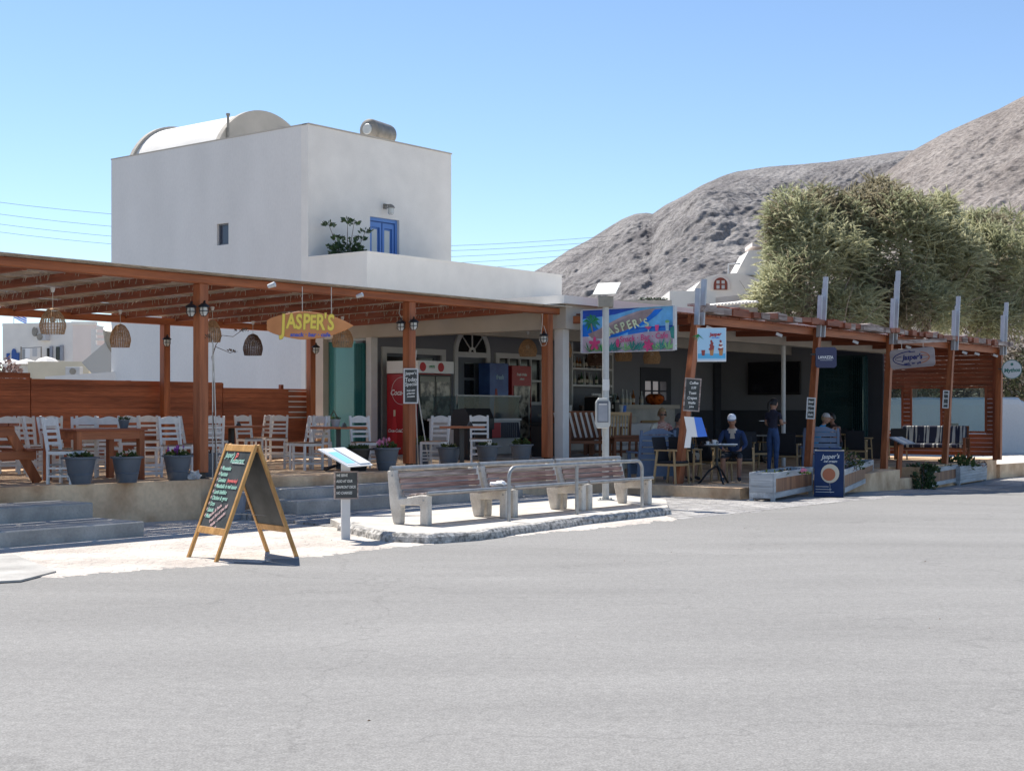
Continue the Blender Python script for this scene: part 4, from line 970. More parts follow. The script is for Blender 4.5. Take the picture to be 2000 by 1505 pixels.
chalkboard(1575, 1592, 776, 818, 30.5, R(-4), 'small pale framed chalkboard on the second leaning post', [('Beer', .07, .6, 0), ('Wine', .07, .2, 0), ('Ouzo', .07, -.2, 0), ('Raki', .07, -.6, 0)], R(3), 'trim')
chalkboard(1841, 1853, 762, 797, 36.6, R(-4), 'tiny striped price board on the fourth leaning post', [('Cola', .06, .6, 0), ('Soda', .06, .1, 0), ('Juice', .06, -.5, 0)], R(3), 'trim')

# folded blue-white menu holder on post one
q = W(1352, 860, 26.2)
mh = placed('menu_holder', 'white and blue menu holder fixed to the first leaning post', 'menu holder', q, R(0)); k_ = 26.2/FX
P2 = lambda x, y: ((x-1352)*k_, (860-y)*k_)
MB().prism([P2(1336, 813), P2(1355, 814), P2(1362, 853), P2(1350, 853), P2(1348, 874), P2(1336, 874), P2(1341, 840)], -.03, .0).build('white_panel', 'pwhite', mh)
MB().prism([P2(1355, 814), P2(1370, 815), P2(1381, 852), P2(1362, 853)], -.032, .0).build('blue_panel', 'bluep', mh)

# reading lectern with printed menu at the right
q = G(1756, 956)
lt = placed('menu_lectern', 'red brown timber lectern post with tilted printed menu board beside the platform steps', 'lectern', q, R(10))
MB().bar((-.05, 0, 0), (.04, 0, 1.1), .11, .10).build('post', 'stain_z', lt)
m_ = Matrix.Translation((.08, 0, 1.19)) @ Matrix.Rotation(R(40), 4, 'Z') @ Matrix.Rotation(R(24), 4, 'X')
b = MB().bx(-.36, .36, -.2, .2, -.01, .012); b.xf(m_); tb_ = b.build('menu_board', 'pot2', lt)
b = MB().bx(-.32, -.02, -.17, .17, .013, .015).bx(.02, .32, -.17, .17, .013, .015); b.xf(m_); b.build('menu_page', 'cushion', tb_)
# ================================================================ furniture, pots, lamps, drinks
def GT(px, py, z=TZ): return G(px, py, z)
# ---- white ladder-back taverna chair (front faces -y)
def make_chair(loc, rz, label, group='white ladder back taverna chairs'):
    t = thing('taverna_chair', label, 'chair', loc, rz, group)
    for x in (-.19, .19):
        MB().bar((x, -.19, 0), (x, -.19, .45), .036, .036).build('front_leg', 'chair', t)
        b = MB(); xx = x*.88; b.bar((xx, .17, 0), (xx, .17, .44), .038, .036); b.bar((xx, .17, .44), (xx*1.02, .25, .92), .038, .036); b.build('back_post', 'chair', t)
    b = MB()
    for z in (.14, .26): b.bar((-.17, .17, z), (.17, .17, z), .02, .025); b.bar((-.19, -.19, z+.03), (.19, -.19, z+.03), .02, .025)
    for x in (-.18, .18):
        for z in (.11, .22): b.bar((x, -.19, z), (x, .17, z), .02, .025)
    b.build('stretchers', 'chair', t)
    b = MB(); b.bar((-.2, -.19, .43), (.2, -.19, .43), .03, .045); b.bar((-.18, .17, .43), (.18, .17, .43), .03, .045); b.bar((-.185, -.19, .43), (-.18, .17, .43), .03, .045); b.bar((.185, -.19, .43), (.18, .17, .43), .03, .045); b.build('seat_rail', 'chair', t)
    MB().box((0, -.01, .455), (.37, .36, .022)).build('seat', 'straw', t)
    for z, h, y in ((.56, .042, .19), (.645, .042, .205), (.73, .042, .215)):
        MB().bar((-.165, y, z), (.165, y, z), .016, h).build('back_slat', 'chair', t)
    b = MB(); n = 10; pts = [(-.17, .80)]+[(.17, .80)]+[(.17-.34*k/n, .89+.035*math.sin(math.pi*k/n)**2+(.012 if k in (0, n) else 0)) for k in range(n+1)]
    b.prism(pts, .225, .247); b.build('top_rail', 'chair', t)
    return t
CH = [  # px, base y, turn (deg, 0 = faces camera), label
 (20, 925, 170, 'white chair behind the picnic table, cut by the left edge of the photo'),
 (62, 921, 150, 'white chair with its back to the picnic table, first of the close row'),
 (78, 931, 95, 'white chair just right of the picnic table top'),
 (100, 917, 180, 'white chair half hidden in the row behind the picnic table'),
 (112, 936, 80, 'white chair turned sideways between the picnic table and the red brown table'),
 (128, 944, 60, 'white chair nearest the terrace edge, behind the first slate pot'),
 (165, 932, 178, 'white chair with broad curved top rail at the left end of the brown table'),
 (212, 929, 182, 'white chair with broad curved top rail behind the red brown table'),
 (178, 915, 20, 'white chair seen through the legs of the red brown table'),
 (255, 913, 10, 'white chair under the right end of the red brown table'),
 (296, 907, 15, 'small sunlit white chair far back by the fence, over the table end'),
 (343, 926, 25, 'white chair with bluish top rail between the table and the tall left post'),
 (376, 920, 75, 'white chair seen side on, just left of the tall left post'),
 (412, 918, 190, 'white chair just right of the tall left post behind the thin stakes'),
 (425, 907, 30, 'white chair behind the thin stakes beside the dark pedestal table'),
 (486, 901, 30, 'white chair by the fence above the chalkboard sign'),
 (506, 897, 300, 'white chair with curved back right of the pedestal table at the fence'),
 (541, 899, 350, 'white chair standing alone against the fence, right of the chalkboard sign'),
 (582, 915, 285, 'white chair seen side on at the left of the steps table'),
 (603, 917, 300, 'white chair in front at the steps table, seat turned to the right'),
 (625, 912, 178, 'white chair behind the steps table with stripes of sun on its back'),
 (711, 914, 20, 'white chair at the right end of the steps table, in front of the glass'),
 (850, 911, 335, 'white chair beside the second post, in front of the drinks cooler'),
 (938, 902, 5, 'white chair in front of the display counter, right of the narrow table'),
]
first = None
for px, py, a, lab in CH:
    p = G(px, py, TZ); base = R(a)-math.atan2(p.x, p.y)
    if first is None: first = make_chair(p, base, lab); continue
    dup(first, p, base, lab)

# ---- tables
tb_l = thing('dining_table', 'red brown timber dining table with broad apron behind the slate pots', 'table', Q(-1.28, .45, TZ), PHI)
b = MB().bx(-.62, .62, -.1, .78, .72, .75); b.build('table_top', 'dark_x', tb_l, bevel=.004)
b = MB().bx(-.58, .58, -.07, -.045, .60, .72).bx(-.58, .58, .725, .75, .60, .72).bx(-.58, -.555, -.045, .725, .60, .72).bx(.555, .58, -.045, .725, .60, .72); b.build('apron', 'stain_x', tb_l)
for x in (-.54, .54):
    for y in (-.03, .71): MB().bx(x-.045, x+.045, y-.045, y+.045, 0, .72).build('leg', 'stain_z', tb_l, bevel=.004)
pt = thing('picnic_table', 'red brown timber picnic table with slanted A-frame legs at the left edge', 'picnic table', Q(-3.05, .72, TZ), PHI)
for i in range(5): MB().bx(-.43+i*.175, -.27+i*.175, -.1, 2.0, .80, .84).build('top_board', 'dark_y', pt)
for y in (.02, 1.75):
    b = MB(); b.bar((-.80, y, 0), (-.30, y, .80), .05, .13); b.build('leg', 'stain_z', pt); b = MB(); b.bar((.80, y, 0), (.30, y, .80), .05, .13); b.build('leg', 'stain_z', pt)
    MB().bx(-.40, .40, y-.055, y-.025, .66, .795).build('cross_rail', 'stain_x', pt); MB().bx(-.74, .74, y-.056, y-.026, .33, .45).build('bench_rail', 'stain_x', pt)
for x in (-.68, .68):
    for k in (0, 1): MB().bx(x-.13+k*.135, x-.005+k*.135, -.1, 2.0, .45, .485).build('bench_board', 'dark_y', pt)
def ped_table(loc, rz, w_, dp, label, h=.74, top='stain_x', leg='black', rnd=False):
    t = thing('pedestal_table', label, 'table', loc, rz, 'pedestal tables')
    if rnd: MB().lathe([(0, h-.02), (w_/2, h-.02), (w_/2, h), (0, h)], 28, cap=False).build('table_top', top, t)
    else: MB().bx(-w_/2, w_/2, -dp/2, dp/2, h-.035, h).build('table_top', top, t, bevel=.003)
    MB().bx(-.04, .04, -.04, .04, .02, h-.035).build('pedestal', leg, t)
    b = MB()
    for a in range(4): b.bar((0, 0, .10), (.33*math.cos(R(45+90*a)), .33*math.sin(R(45+90*a)), .015), .05, .03)
    b.build('foot', leg, t); return t
ped_table(G(452, 912, TZ), PHI, 1.15, .7, 'narrow brown table on a black pedestal near the fence, behind the chalkboard sign')
ped_table(G(661, 918, TZ), R(8), .95, .7, 'brown table on a black pedestal in front of the glass doors')
ped_table(G(902, 914, TZ), R(4), .78, .65, 'brown table on a black pedestal between two white chairs, right of the second post')
tw = thing('white_table_frame', 'stacked small white wooden stool beneath the red brown table', 'stool', G(290, 931, TZ), R(30))
for x in (-.16, .16):
    for y in (-.14, .14): MB().bx(x-.018, x+.018, y-.018, y+.018, 0, .44).build('leg', 'chair', tw)
MB().bx(-.18, .18, -.16, .16, .44, .46).build('seat', 'chair', tw)
for z in (.04, .10, .16): MB().bx(-.18, .18, -.165, -.155, z, z+.045).build('slat', 'chair', tw)

# ---- pots
def foliage(par, r, h, n, matn='leaf', seed=1, z0=.34, nm='foliage', ls=.05, up=.6, cx=0, cy=0):
    rnd = random.Random(seed); vs = []; fs = []
    for i in range(n):
        a = rnd.uniform(0, 6.283); rr = r*math.sqrt(rnd.random()); z = z0+h*rnd.random()*(1-.5*rr/r)
        c = Vector((cx+rr*math.cos(a), cy+rr*math.sin(a), z)); d = Vector((math.cos(a)*rnd.uniform(.2, 1), math.sin(a)*rnd.uniform(.2, 1), rnd.uniform(-.2, 1)*up+.1)).normalized()
        s_ = d.cross(Vector((rnd.uniform(-1, 1), rnd.uniform(-1, 1), rnd.uniform(-1, 1)))).normalized()*ls*rnd.uniform(.25, .5); l = ls*rnd.uniform(.8, 1.6)
        k = len(vs); vs += [c, c+d*l*.5+s_, c+d*l, c+d*l*.5-s_]; fs.append((k, k+1, k+2, k+3))
    b = MB(); b.add(vs, fs); return b.build(nm, matn, par)
def flowers(par, pts, r, m_, seed=1, n=5):
    rnd = random.Random(seed); b = MB()
    for (x, y, z) in pts:
        for k in range(n):
            c = Vector((x+rnd.uniform(-r, r), y+rnd.uniform(-r, r), z+rnd.uniform(-r, r)*.8))
            for q_ in range(5):
                a = q_*1.2566; e = Vector((math.cos(a), -.4, math.sin(a)))*r*.45; f = Vector((math.cos(a+.9), -.4, math.sin(a+.9)))*r*.45
                b.add([c, c+e, (c+e*.8+f*.8), c+f], [(0, 1, 2, 3)])
    return b.build('flowers', m_, par)
def make_pot(loc, label, rim='pot', sc=1.0, dark=False, fol=None, fl=None, seed=1):
    t = thing('potted_plant', label, 'potted plant', loc, R(seed*40), 'slate coloured plastic plant pots'); t.scale = (sc, sc, sc)
    b = MB(); b.lathe([(.135, 0), (.142, .01), (.163, .125), (.172, .13), (.166, .145), (.172, .16), (.20, .32), (.205, .345), (.235, .352), (.235, .375), (.205, .378), (.195, .34), (.19, .33)], 30, cap=False); b.add([(.135*math.cos(2*math.pi*k/30), .135*math.sin(2*math.pi*k/30), 0) for k in range(30)], [tuple(range(29, -1, -1))])
    b.build('pot', 'black' if dark else rim, t, smooth=True)
    MB().lathe([(0, .335), (.19, .335)], 24, cap=False).build('soil', 'soil', t)
    for k in range(2):
        a = math.pi*k; MB().box((.24*math.cos(a), .24*math.sin(a), .36), (.05, .09, .02)).build('handle', 'black' if dark else rim, t)
    if fol: foliage(t, *fol[:3], matn=fol[3], seed=seed)
    if fl: flowers(t, fl[1], fl[2], fl[0], seed, fl[3] if len(fl) > 3 else 5)
    return t
pots = [(157, 945, 'slate pot with low green leaves, first on the terrace edge from the left', 1.0, False, (.15, .10, 170, 'leaf'), ('wflower', [(-.1, -.1, .39)], .03, 3)),
 (248, 942, 'slate pot with dark sprigs and a few white flowers, second on the terrace edge', .98, False, (.13, .11, 90, 'leaf'), ('wflower', [(.05, -.05, .44)], .05, 6)),
 (347, 937, 'slate pot with purple flowers beside the tall left post', .97, False, (.15, .12, 150, 'leaf'), ('purple', [(.10, -.03, .45), (.14, .05, .42)], .07, 12)),
 (402, 930, 'slate pot with withered stems half hidden behind the tall left post', .95, False, (.1, .12, 30, 'twig'), None),
 (699, 919, 'dark pot with low green plant behind the white menu stand', 1.0, True, (.16, .11, 160, 'leaf'), None),
 (755, 918, 'slate pot full of pink flowers in front of the big red cooler', 1.02, False, (.14, .14, 130, 'leaf'), ('pink', [(.0, -.08, .46), (-.07, -.05, .48), (.07, -.05, .43)], .06, 8)),
 (822, 908, 'slate pot with yellowish plant right behind the second post', 1.0, False, (.14, .22, 150, 'leaf'), None),
 (877, 913, 'slate pot with short grassy plant in front of the narrow pedestal table', .98, False, (.12, .10, 110, 'leaf'), None),
 (952, 909, 'slate pot with grey green plant in front of the display counter', 1.0, False, (.15, .10, 170, 'leaf'), ('wflower', [(0, -.1, .41)], .06, 3)),
 (1018, 906, 'slate pot with bright green tuft, last of the row before the third post', 1.0, False, (.14, .17, 170, 'leaf'), None)]
for i, (px, py, lab, sc, dk, fo, fw) in enumerate(pots): make_pot(G(px, py, TZ), lab, 'pot', sc, dk, fo, fw, i+1)
tr = thing('trough_pot', 'empty pale grey plastic tub standing on the pavement behind the chalkboard sign', 'tub', Q(-.05, -.78, .02), PHI)
b = MB(); b.lathe([(.20, 0), (.235, .36), (.265, .37), (.265, .40), (.235, .40), (.19, .05)], 26, cap=False); b.build('tub', 'pot2', tr, smooth=True); MB().lathe([(0, .32), (.222, .32)], 24, cap=False).build('soil', 'soil', tr)
rg = thing('rag', 'crumpled pale rag on the terrace edge at the foot of the tall left post', 'rag', G(376, 936, TZ), 0)
bmx = bmesh.new(); bmesh.ops.create_icosphere(bmx, subdivisions=3, radius=.13)
for v in bmx.verts: v.co = Vector((v.co.x, v.co.y, max(v.co.z, -.03)*.7+.03))*(1+.6*noise.noise(v.co*14))
me = bpy.data.meshes.new('rag_cloth'); bmx.to_mesh(me); me.materials.append(M['cushion']); o = bpy.data.objects.new('rag_cloth', me); COL.objects.link(o); o.parent = rg
for nm, px, py, lab, sc in (('table_pot', 242, 832, 'small slate pot on the red brown dining table', .42), ('table_pot', 655, 832, 'small pale pot with dark plant on the table before the glass doors', .42)):
    ref = {242: 21.3, 655: 24.2}[px]; t = thing(nm, lab, 'flower pot', W(px, py, ref), 0, None); t.location.z = TZ+.752 if px == 242 else TZ+.742
    MB().lathe([(.055, 0), (.08, .11), (.085, .11), (.085, .125), (.06, .125)], 18).build('pot', 'pot' if px == 242 else 'pot2', t, smooth=True); foliage(t, .07, .05, 60, 'leaf', 5, .12, ls=.03)
# stakes with bare vine
vs_ = thing('staked_vine', 'bare climbing vine on two thin canes, left of the chalkboard sign', 'vine', G(418, 936, TZ), 0)
MB().tube([(-.02, 0, -.3), (-.02, 0, 2.05)], .009, 6).tube([(.05, .05, -.3), (-.01, 0, 2.0)], .009, 6).build('canes', 'cable', vs_)
b = MB(); V3 = [(0, 0, 0), (.03, -.04, .5), (-.02, 0, 1.0), (.0, .02, 1.55), (-.03, 0, 1.8), (.03, 0, 1.98)]
b.tube(V3, .008, 5); b.tube([(.03, 0, 1.98), (.12, 0, 2.12), (.28, .0, 2.10), (.42, 0, 2.2), (.48, 0, 2.23)], .005, 5); b.tube([(.0, 0, 1.9), (-.04, 0, 2.08), (-.10, 0, 2.14)], .006, 5); b.tube([(.03, 0, 1.95), (.15, 0, 1.90), (.24, 0, 1.86), (.32, 0, 1.90)], .005, 5); b.tube([(.03, 0, 1.98), (-.05, 0, 2.6)], .002, 4)
b.build('stems', 'twig', vs_); foliage(vs_, .1, .05, 22, 'twig', 3, 2.17, ls=.04, cx=.40); foliage(vs_, .06, .05, 14, 'twig', 4, 2.08, ls=.04, cx=-.1); foliage(vs_, .06, .05, 14, 'twig', 6, 1.86, ls=.04, cx=.28)
cs = thing('bamboo_canes', 'two pale bamboo canes leaning at the foot of the second post', 'canes', G(830, 911, TZ), 0)
MB().tube([(-.12, 0, 0), (-.19, 0, 1.7), (-.16, .0, 2.1)], .012, 6).tube([(.08, 0, 0), (-.08, 0, 1.0), (-.2, 0, 1.85)], .012, 6).tube([(-.22, 0, 0), (-.28, 0, .5)], .01, 6).build('canes', 'cable', cs)
wb_ = thing('cane_basket', 'basket with pampas stems standing by the terrace wall left of the glass doors', 'basket', G(632, 894, TZ), 0)
b = MB().lathe([(.12, 0), (.17, .3), (.15, .42), (.14, .42)], 16); b.build('basket', 'wicker', wb_, smooth=True)
b = MB(); b.tube([(.10, 0, .4), (.13, 0, .85), (.22, 0, 1.02), (.30, 0, .85), (.30, 0, .4)], .014, 6); b.build('handle', 'wickerd', wb_)
b = MB(); [b.tube([(x, 0, .4), (x*1.5-.03, 0, .8+abs(x))], [.01, .022], 6) for x in (-.12, -.05, .02, .09)]; b.build('stems', 'cable', wb_)

# ---- wicker lampshades
def make_shade(c, r, h, label, cord, m_='wicker', closed=.35, seed=1):
    t = thing('wicker_lamp', label, 'pendant lamp', c, R(seed*17), 'wicker pendant lampshades')
    prof = [(.12, 1.0), (.45, .93), (.80, .70), (.98, .42), (1.0, .28), (.86, .0)]
    def pr(z):
        for (r0, z0_), (r1, z1_) in zip(prof, prof[1:]):
            if z <= z0_ and z >= z1_: return r*(r0+(r1-r0)*(z0_-z)/(z0_-z1_))
    b = MB()
    for k in range(26):
        a = 2*math.pi*k/26; pts = [(pr(z)*math.cos(a), pr(z)*math.sin(a), z*h) for z in (1, .93, .8, .7, .55, .42, .28, .14, 0)]
        for p, q_ in zip(pts, pts[1:]): b.bar(p, q_, .010, .006, up=(math.cos(a), math.sin(a), 0))
    z = 0; i = 0; rnd = random.Random(seed)
    while z < .98:
        rr = pr(z)
        for k in range(24):
            a, c_ = 2*math.pi*k/24, 2*math.pi*(k+1)/24
            b.add([(rr*math.cos(a), rr*math.sin(a), z*h), (rr*math.cos(c_), rr*math.sin(c_), z*h), (pr(min(z+closed/16, .999))*math.cos(c_), pr(min(z+closed/16, .999))*math.sin(c_), (z+closed/16)*h), (pr(min(z+closed/16, .999))*math.cos(a), pr(min(z+closed/16, .999))*math.sin(a), (z+closed/16)*h)], [(0, 1, 2, 3)])
        z += .058+rnd.uniform(-.008, .008); i += 1
    b.build('shade', m_, t)
    MB().tube([(0, 0, h), (0, 0, h+cord)], .005, 5).build('cord', 'cable', t); MB().lathe([(.02, h+cord-.02), (.035, h+cord+.03), (.03, h+cord+.05), (.0, h+cord+.05)], 10).build('ceiling_cup', 'trim', t)
    MB().sph((0, 0, h*.55), .045, 10).build('bulb', 'lampglass', t); return t
shd = [(103, 652, 25, 50, 20.6, .25, 'wicker', 'largest wicker lampshade hanging at the far left, see-through lower half'), (235, 678, 20, 45, 25.2, .2, 'wicker', 'wicker lampshade overlapping the corner of the tall white house'),
 (415, 668, 17, 43, 24.5, .18, 'wicker', 'wicker lampshade just right of the tall left post'), (494, 694, 19, 42, 28.0, .2, 'wickerd', 'dark wicker lampshade hanging alone before the white wall, left of the surfboard sign'),
 (669, 678, 21, 40, 27.6, .15, 'wicker', 'wicker lampshade half hidden behind the right tip of the surfboard sign'), (1031, 696, 18, 34, 31.5, .12, 'wicker', 'rounded wicker lampshade left of the third post, above the blue cooler'),
 (1102, 698, 15, 38, 31.2, .12, 'wicker', 'wicker lampshade partly behind the white column'), (1163, 714, 17, 34, 34, .1, 'wickerd', 'dark wicker lampshade under the left half of the banner'), (1218, 705, 17, 30, 33.5, .1, 'wicker', 'wicker lampshade under the middle of the banner'), (1273, 710, 17, 34, 33.0, .1, 'wicker', 'wicker lampshade under the right half of the banner')]
for i, (px, py, wpx, hpx, d, cord, m_, lab) in enumerate(shd): make_shade(W(px, py, d), wpx/FX*d, hpx/FX*d, lab, cord, m_, .35 if i < 5 else .5, i+1)

# ---- bulkhead lanterns
def lantern(c, label, rz=0):
    t = thing('lantern', label, 'lantern', c, rz, 'caged lanterns on the posts')
    MB().lathe([(.03, .10), (.085, .06), (.09, .04), (.06, .035)], 14).build('hood', 'black', t, smooth=True); MB().lathe([(.055, .035), (.058, -.04), (.035, -.085), (0, -.09)], 12, cap=False).build('glass', 'lampglass', t, smooth=True)
    b = MB()
    for k in range(4):
        a = math.pi*k/2; b.tube([(.065*math.cos(a), .065*math.sin(a), .04), (.068*math.cos(a), .068*math.sin(a), -.04), (.02*math.cos(a), .02*math.sin(a), -.10)], .006, 5)
    for k in range(12): a, c_ = math.pi*k/6, math.pi*(k+1)/6; b.bar((.068*math.cos(a), .068*math.sin(a), -.02), (.068*math.cos(c_), .068*math.sin(c_), -.02), .01, .01)
    b.build('cage', 'black', t); MB().bar((0, 0, .09), (.0, .06, .13), .03, .03).build('arm', 'black', t)
for px, py, d, lab in ((373, 606, 21.3, 'caged lantern on the left side of the tall left post'), (398, 605, 21.2, 'caged lantern on the right side of the tall left post'), (783, 636, 25.0, 'caged lantern on the left side of the second post'), (808, 634, 24.9, 'caged lantern on the right side of the second post'),
                       (326, 667, 28.2, 'caged lantern on the slim rear post before the white house wall'), (617, 682, 31.0, 'caged lantern beside the beige pillar below the surfboard sign'), (1062, 660, 28.0, 'caged lantern hanging in a cable loop left of the third post')):
    lantern(W(px, py, d), lab)
lc = thing('cable_loop', 'pale looped cable hanging beside the third post', 'cable', W(1062, 640, 28.0)); d = 28/FX
MB().tube([(-2*d, 0, 30*d), (-3*d, 0, 5*d), (-8*d, 0, -25*d), (-4*d, 0, -35*d), (4*d, 0, -34*d), (8*d, 0, -22*d), (3*d, 0, -4*d), (0, 0, 4*d)], .006, 6).build('cable', 'cable', lc)
for px, py, d, lab in ((531, 557, 20.9, 'small spot light clipped on the front beam above the surfboard sign left end'), (703, 577, 23.6, 'small spot light clipped on the front beam above the surfboard sign right tip')):
    t = thing('spot_light', lab, 'spot light', W(px, py, d), R(20)); b = MB().lathe([(.03, -.06), (.04, .05), (.02, .06)], 12); b.xf(Matrix.Rotation(R(70), 4, 'Y') @ Matrix.Rotation(R(30), 4, 'X')); b.build('head', 'trim', t, smooth=True); MB().bar((0, .04, 0), (0, .12, .02), .02, .03).build('clamp', 'black', t)

# ---- coolers against the back wall (front faces -v)
def rv(s, v, z=FZ): return Q(s, v, z)
cb = thing('drinks_cooler', 'wide red drinks cooler with two glass doors and a white header, behind the second post', 'cooler', rv(9.3, 4.05), PHI)
cx0 = 0
b = MB().bx(0, 1.14, 0, .9, 0, 1.78); b.build('cabinet', 'red', cb, bevel=.01)
MB().bx(.02, 1.12, -.03, .0, .10, 1.76).build('door_frame', 'black', cb)
for x in (.06, .58): MB().bx(x, x+.49, -.04, -.031, .42, 1.72).build('glass_door', 'coolglass' if 'coolglass' in M else 'tv', cb)
MB().bx(-.02, 1.18, -.05, .88, 1.79, 2.06).build('header', 'pwhite', cb)
for x in (.14, .74): MB().prism(ellipse(x, 1.925, .10, .10, 20), -.058, -.051).build('header_disc', 'red2', cb)
text('SPRITE', .07, 'p_green', cb, .44, 1.93, -.056, 0, .1, .002, 'CENTER', 'lettering', .9)
mt = Matrix.Rotation(R(-90), 4, 'Z')      # text on the left side of the cabinet (plane x=0)
text('Coca-Cola', .17, 'pwhite', cb, -.44, 1.36, -.004, 0, .3, .003, 'CENTER', 'lettering', .95, mt=mt)
b = MB(); arcline(b, -.44, 1.40, .30, .30, 0, 360, .006, 30); b.xf(mt @ Matrix.Translation((0, .008, 0))); b.build('ring_mark', 'pwhite', cb)
for i, y in enumerate((-.66, -.28)):
    bt = [(-.03, 1.0), (.03, 1.0), (.032, .88), (.075, .62), (.07, .12), (-.07, .12), (-.075, .62), (-.032, .88)]
    b = MB(); b.prism([(y+px_, pz-.02) for px_, pz in bt], -.004, -.001); b.xf(mt); b.build('bottle_mark', 'red2', cb)
    b = MB(); b.prism([(y-.028, .98), (y+.028, .98), (y+.03, .84), (y-.03, .84)], -.006, -.0045); b.xf(mt); b.build('bottle_mark', 'cream', cb)
    text('Coca-Cola', .10, 'pwhite', cb, y, .52, -.007, 0, .3, .002, 'CENTER', 'lettering', .9, mt=mt)
M['chill'] = mat('chilled_goods', (.10, .09, .08), .25, .6, 6, col2=(.42, .38, .31), thr=(.42, .6))
for x in (.06, .58): MB().bx(x+.03, x+.46, -.048, -.041, .75, 1.60).build('door_display', 'chill', cb)
for i, (s, w_, hgt, m_, hd, lab) in enumerate(((12.94, .72, 2.12, 'bluec', 'Fanta', 'narrow blue drinks cooler left of the narrow red cooler'), (13.8, .78, 2.08, 'red', 'AMSTEL', 'narrow red drinks cooler with lit glass door, left of the third post'))):
    t = thing('drinks_cooler', lab, 'cooler', rv(s, 4.97), PHI); MB().bx(0, w_, 0, .36, 0, hgt).build('cabinet', m_, t, bevel=.008)
    if i: 
        f = MB().bx(.06, w_-.06, -.02, -.002, .25, hgt-.5).build('glass_door', 'chill', t); MB().bx(w_-.14, w_-.11, -.026, -.021, .3, hgt-.55).build('light_strip', 'lampglass', f)
        text('Fresh drinks', .09, 'pwhite', t, w_/2, hgt-.22, -.004, 0, .1, .003, 'CENTER', 'lettering', .9); text('refresh', .07, 'pwhite', t, w_/2, hgt-.33, -.004, 0, .3, .003, 'CENTER', 'lettering', .9)
    else:
        text('fresh', .16, 'p_pale', t, w_/2+.02, hgt-.34, -.004, 0, .2, .004, 'CENTER', 'lettering', .9); b = MB().prism([(.1, .5), (.2, 1.5), (.27, 1.5), (.40, .5)], -.006, -.002); b.build('poster_bottle', 'i_choc', t)
# display counter
dc = thing('display_counter', 'low grey display counter with glass top and dark striped front', 'display counter', rv(9.36, 2.95), PHI)
MB().bx(0, 2.2, 0, .8, .0, .74).build('base', 'cushion', dc, bevel=.01); MB().bx(-.02, 2.22, -.02, .82, .74, .79).build('ledge', 'trim', dc)
b = MB(); b.prism([(.5, .36), (2.18, .36), (2.10, .70), (.5, .70)], -.03, -.005); b.build('front_panel', 'cushd', dc)
b = MB(); [b.bx(.55+k*.07, .562+k*.07, -.036, -.031, .37, .69) for k in range(22)]; b.build('panel_stripes', 'canvas', dc)
MB().bx(1.15, 1.45, -.04, -.037, .365, .695).build('red_panel', 'red2', dc)
b = MB(); b.bx(.04, 2.16, -.0, .01, .79, 1.28); b.bx(.04, .05, .01, .7, .79, 1.28); b.bx(2.15, 2.16, .01, .7, .79, 1.28); b.build('glass_case', 'clear', dc)
b = MB(); b.bar((.0, 0, 1.29), (2.2, 0, 1.29), .03, .03); b.bar((0, 0, 1.29), (.15, .1, .79), .03, .03); b.bar((2.2, 0, 1.29), (2.2, .25, .79), .03, .03); b.build('case_frame', 'steel', dc)
bi = thing('waste_bin', 'tall black bin between the display counter and the third post', 'bin', rv(10.1, 1.2), PHI)
b = MB(); b.box((0, 0, .33), (.34, .34, .66), taper=1.12); b.build('body', 'black', bi, bevel=.015); MB().bx(-.21, .21, -.21, .21, .66, .70).build('lid', 'black', bi, bevel=.008)
gr = thing('gas_grill', 'black covered grill behind the narrow pedestal table', 'grill', rv(9.0, 2.2, TZ), PHI)
MB().bx(-.4, .4, -.25, .25, .62, .85).build('firebox', 'black', gr); b = MB(); b.prism([(-.25, .85), (.25, .85), (.2, 1.04), (-.14, 1.06)], -.4, .4); b.xf(Matrix.Rotation(R(90), 4, 'Z')); b.build('hood', 'black', gr)
for x in (-.35, .35): MB().bx(x-.03, x+.03, -.2, .2, 0, .62).build('leg', 'black', gr)
ex = thing('wall_telephone', 'small grey wall box with receiver beside the red cooler', 'wall phone', Q(9.12, 5.2, 1.95), PHI-R(90))
MB().bx(-.09, .09, -.1, -.04, -.02, .14).build('box', 'pot2', ex); MB().lathe([(.04, -.12), (.05, -.02), (.02, 0)], 10, (.04, -.08, 0)).build('receiver', 'lampglass', ex)
# ---- bottles
M['b_clear'] = flat('bottle_clear', (.38, .40, .40), .15); M['b_dark'] = flat('bottle_dark', (.03, .018, .012), .15); M['b_green'] = flat('bottle_green', (.02, .07, .03), .15); M['b_amber'] = flat('bottle_amber', (.22, .08, .02), .15); M['b_blue'] = flat('bottle_blue', (.02, .06, .4), .15); M['b_lab'] = flat('bottle_label', (.5, .46, .38), .6)
prot = {}
def bottle(p, m_, sc, lab, grp):
    if m_ not in prot:
        t = thing('bottle', lab, 'bottle', p, 0, grp); MB().lathe([(.036, 0), (.038, .01), (.038, .17), (.014, .225), (.013, .28), (.016, .28), (.016, .30)], 10).build('glass', m_, t, smooth=True)
        MB().lathe([(.0387, .05), (.0387, .13)], 10, cap=False).build('label', 'b_lab', t); prot[m_] = t; t.scale = (sc, sc, sc); return
    dup(prot[m_], p, random.uniform(0, 6), lab, grp, (sc, sc, sc*random.uniform(.85, 1.1)))
random.seed(21); nm_ = {'b_clear': 'clear', 'b_dark': 'dark', 'b_green': 'green', 'b_amber': 'amber', 'b_blue': 'blue'}
ORD = ['first', 'second', 'third', 'fourth', 'fifth', 'sixth', 'seventh', 'eighth', 'ninth', 'tenth', 'eleventh', 'twelfth', 'thirteenth', 'fourteenth', 'fifteenth', 'sixteenth', 'seventeenth']
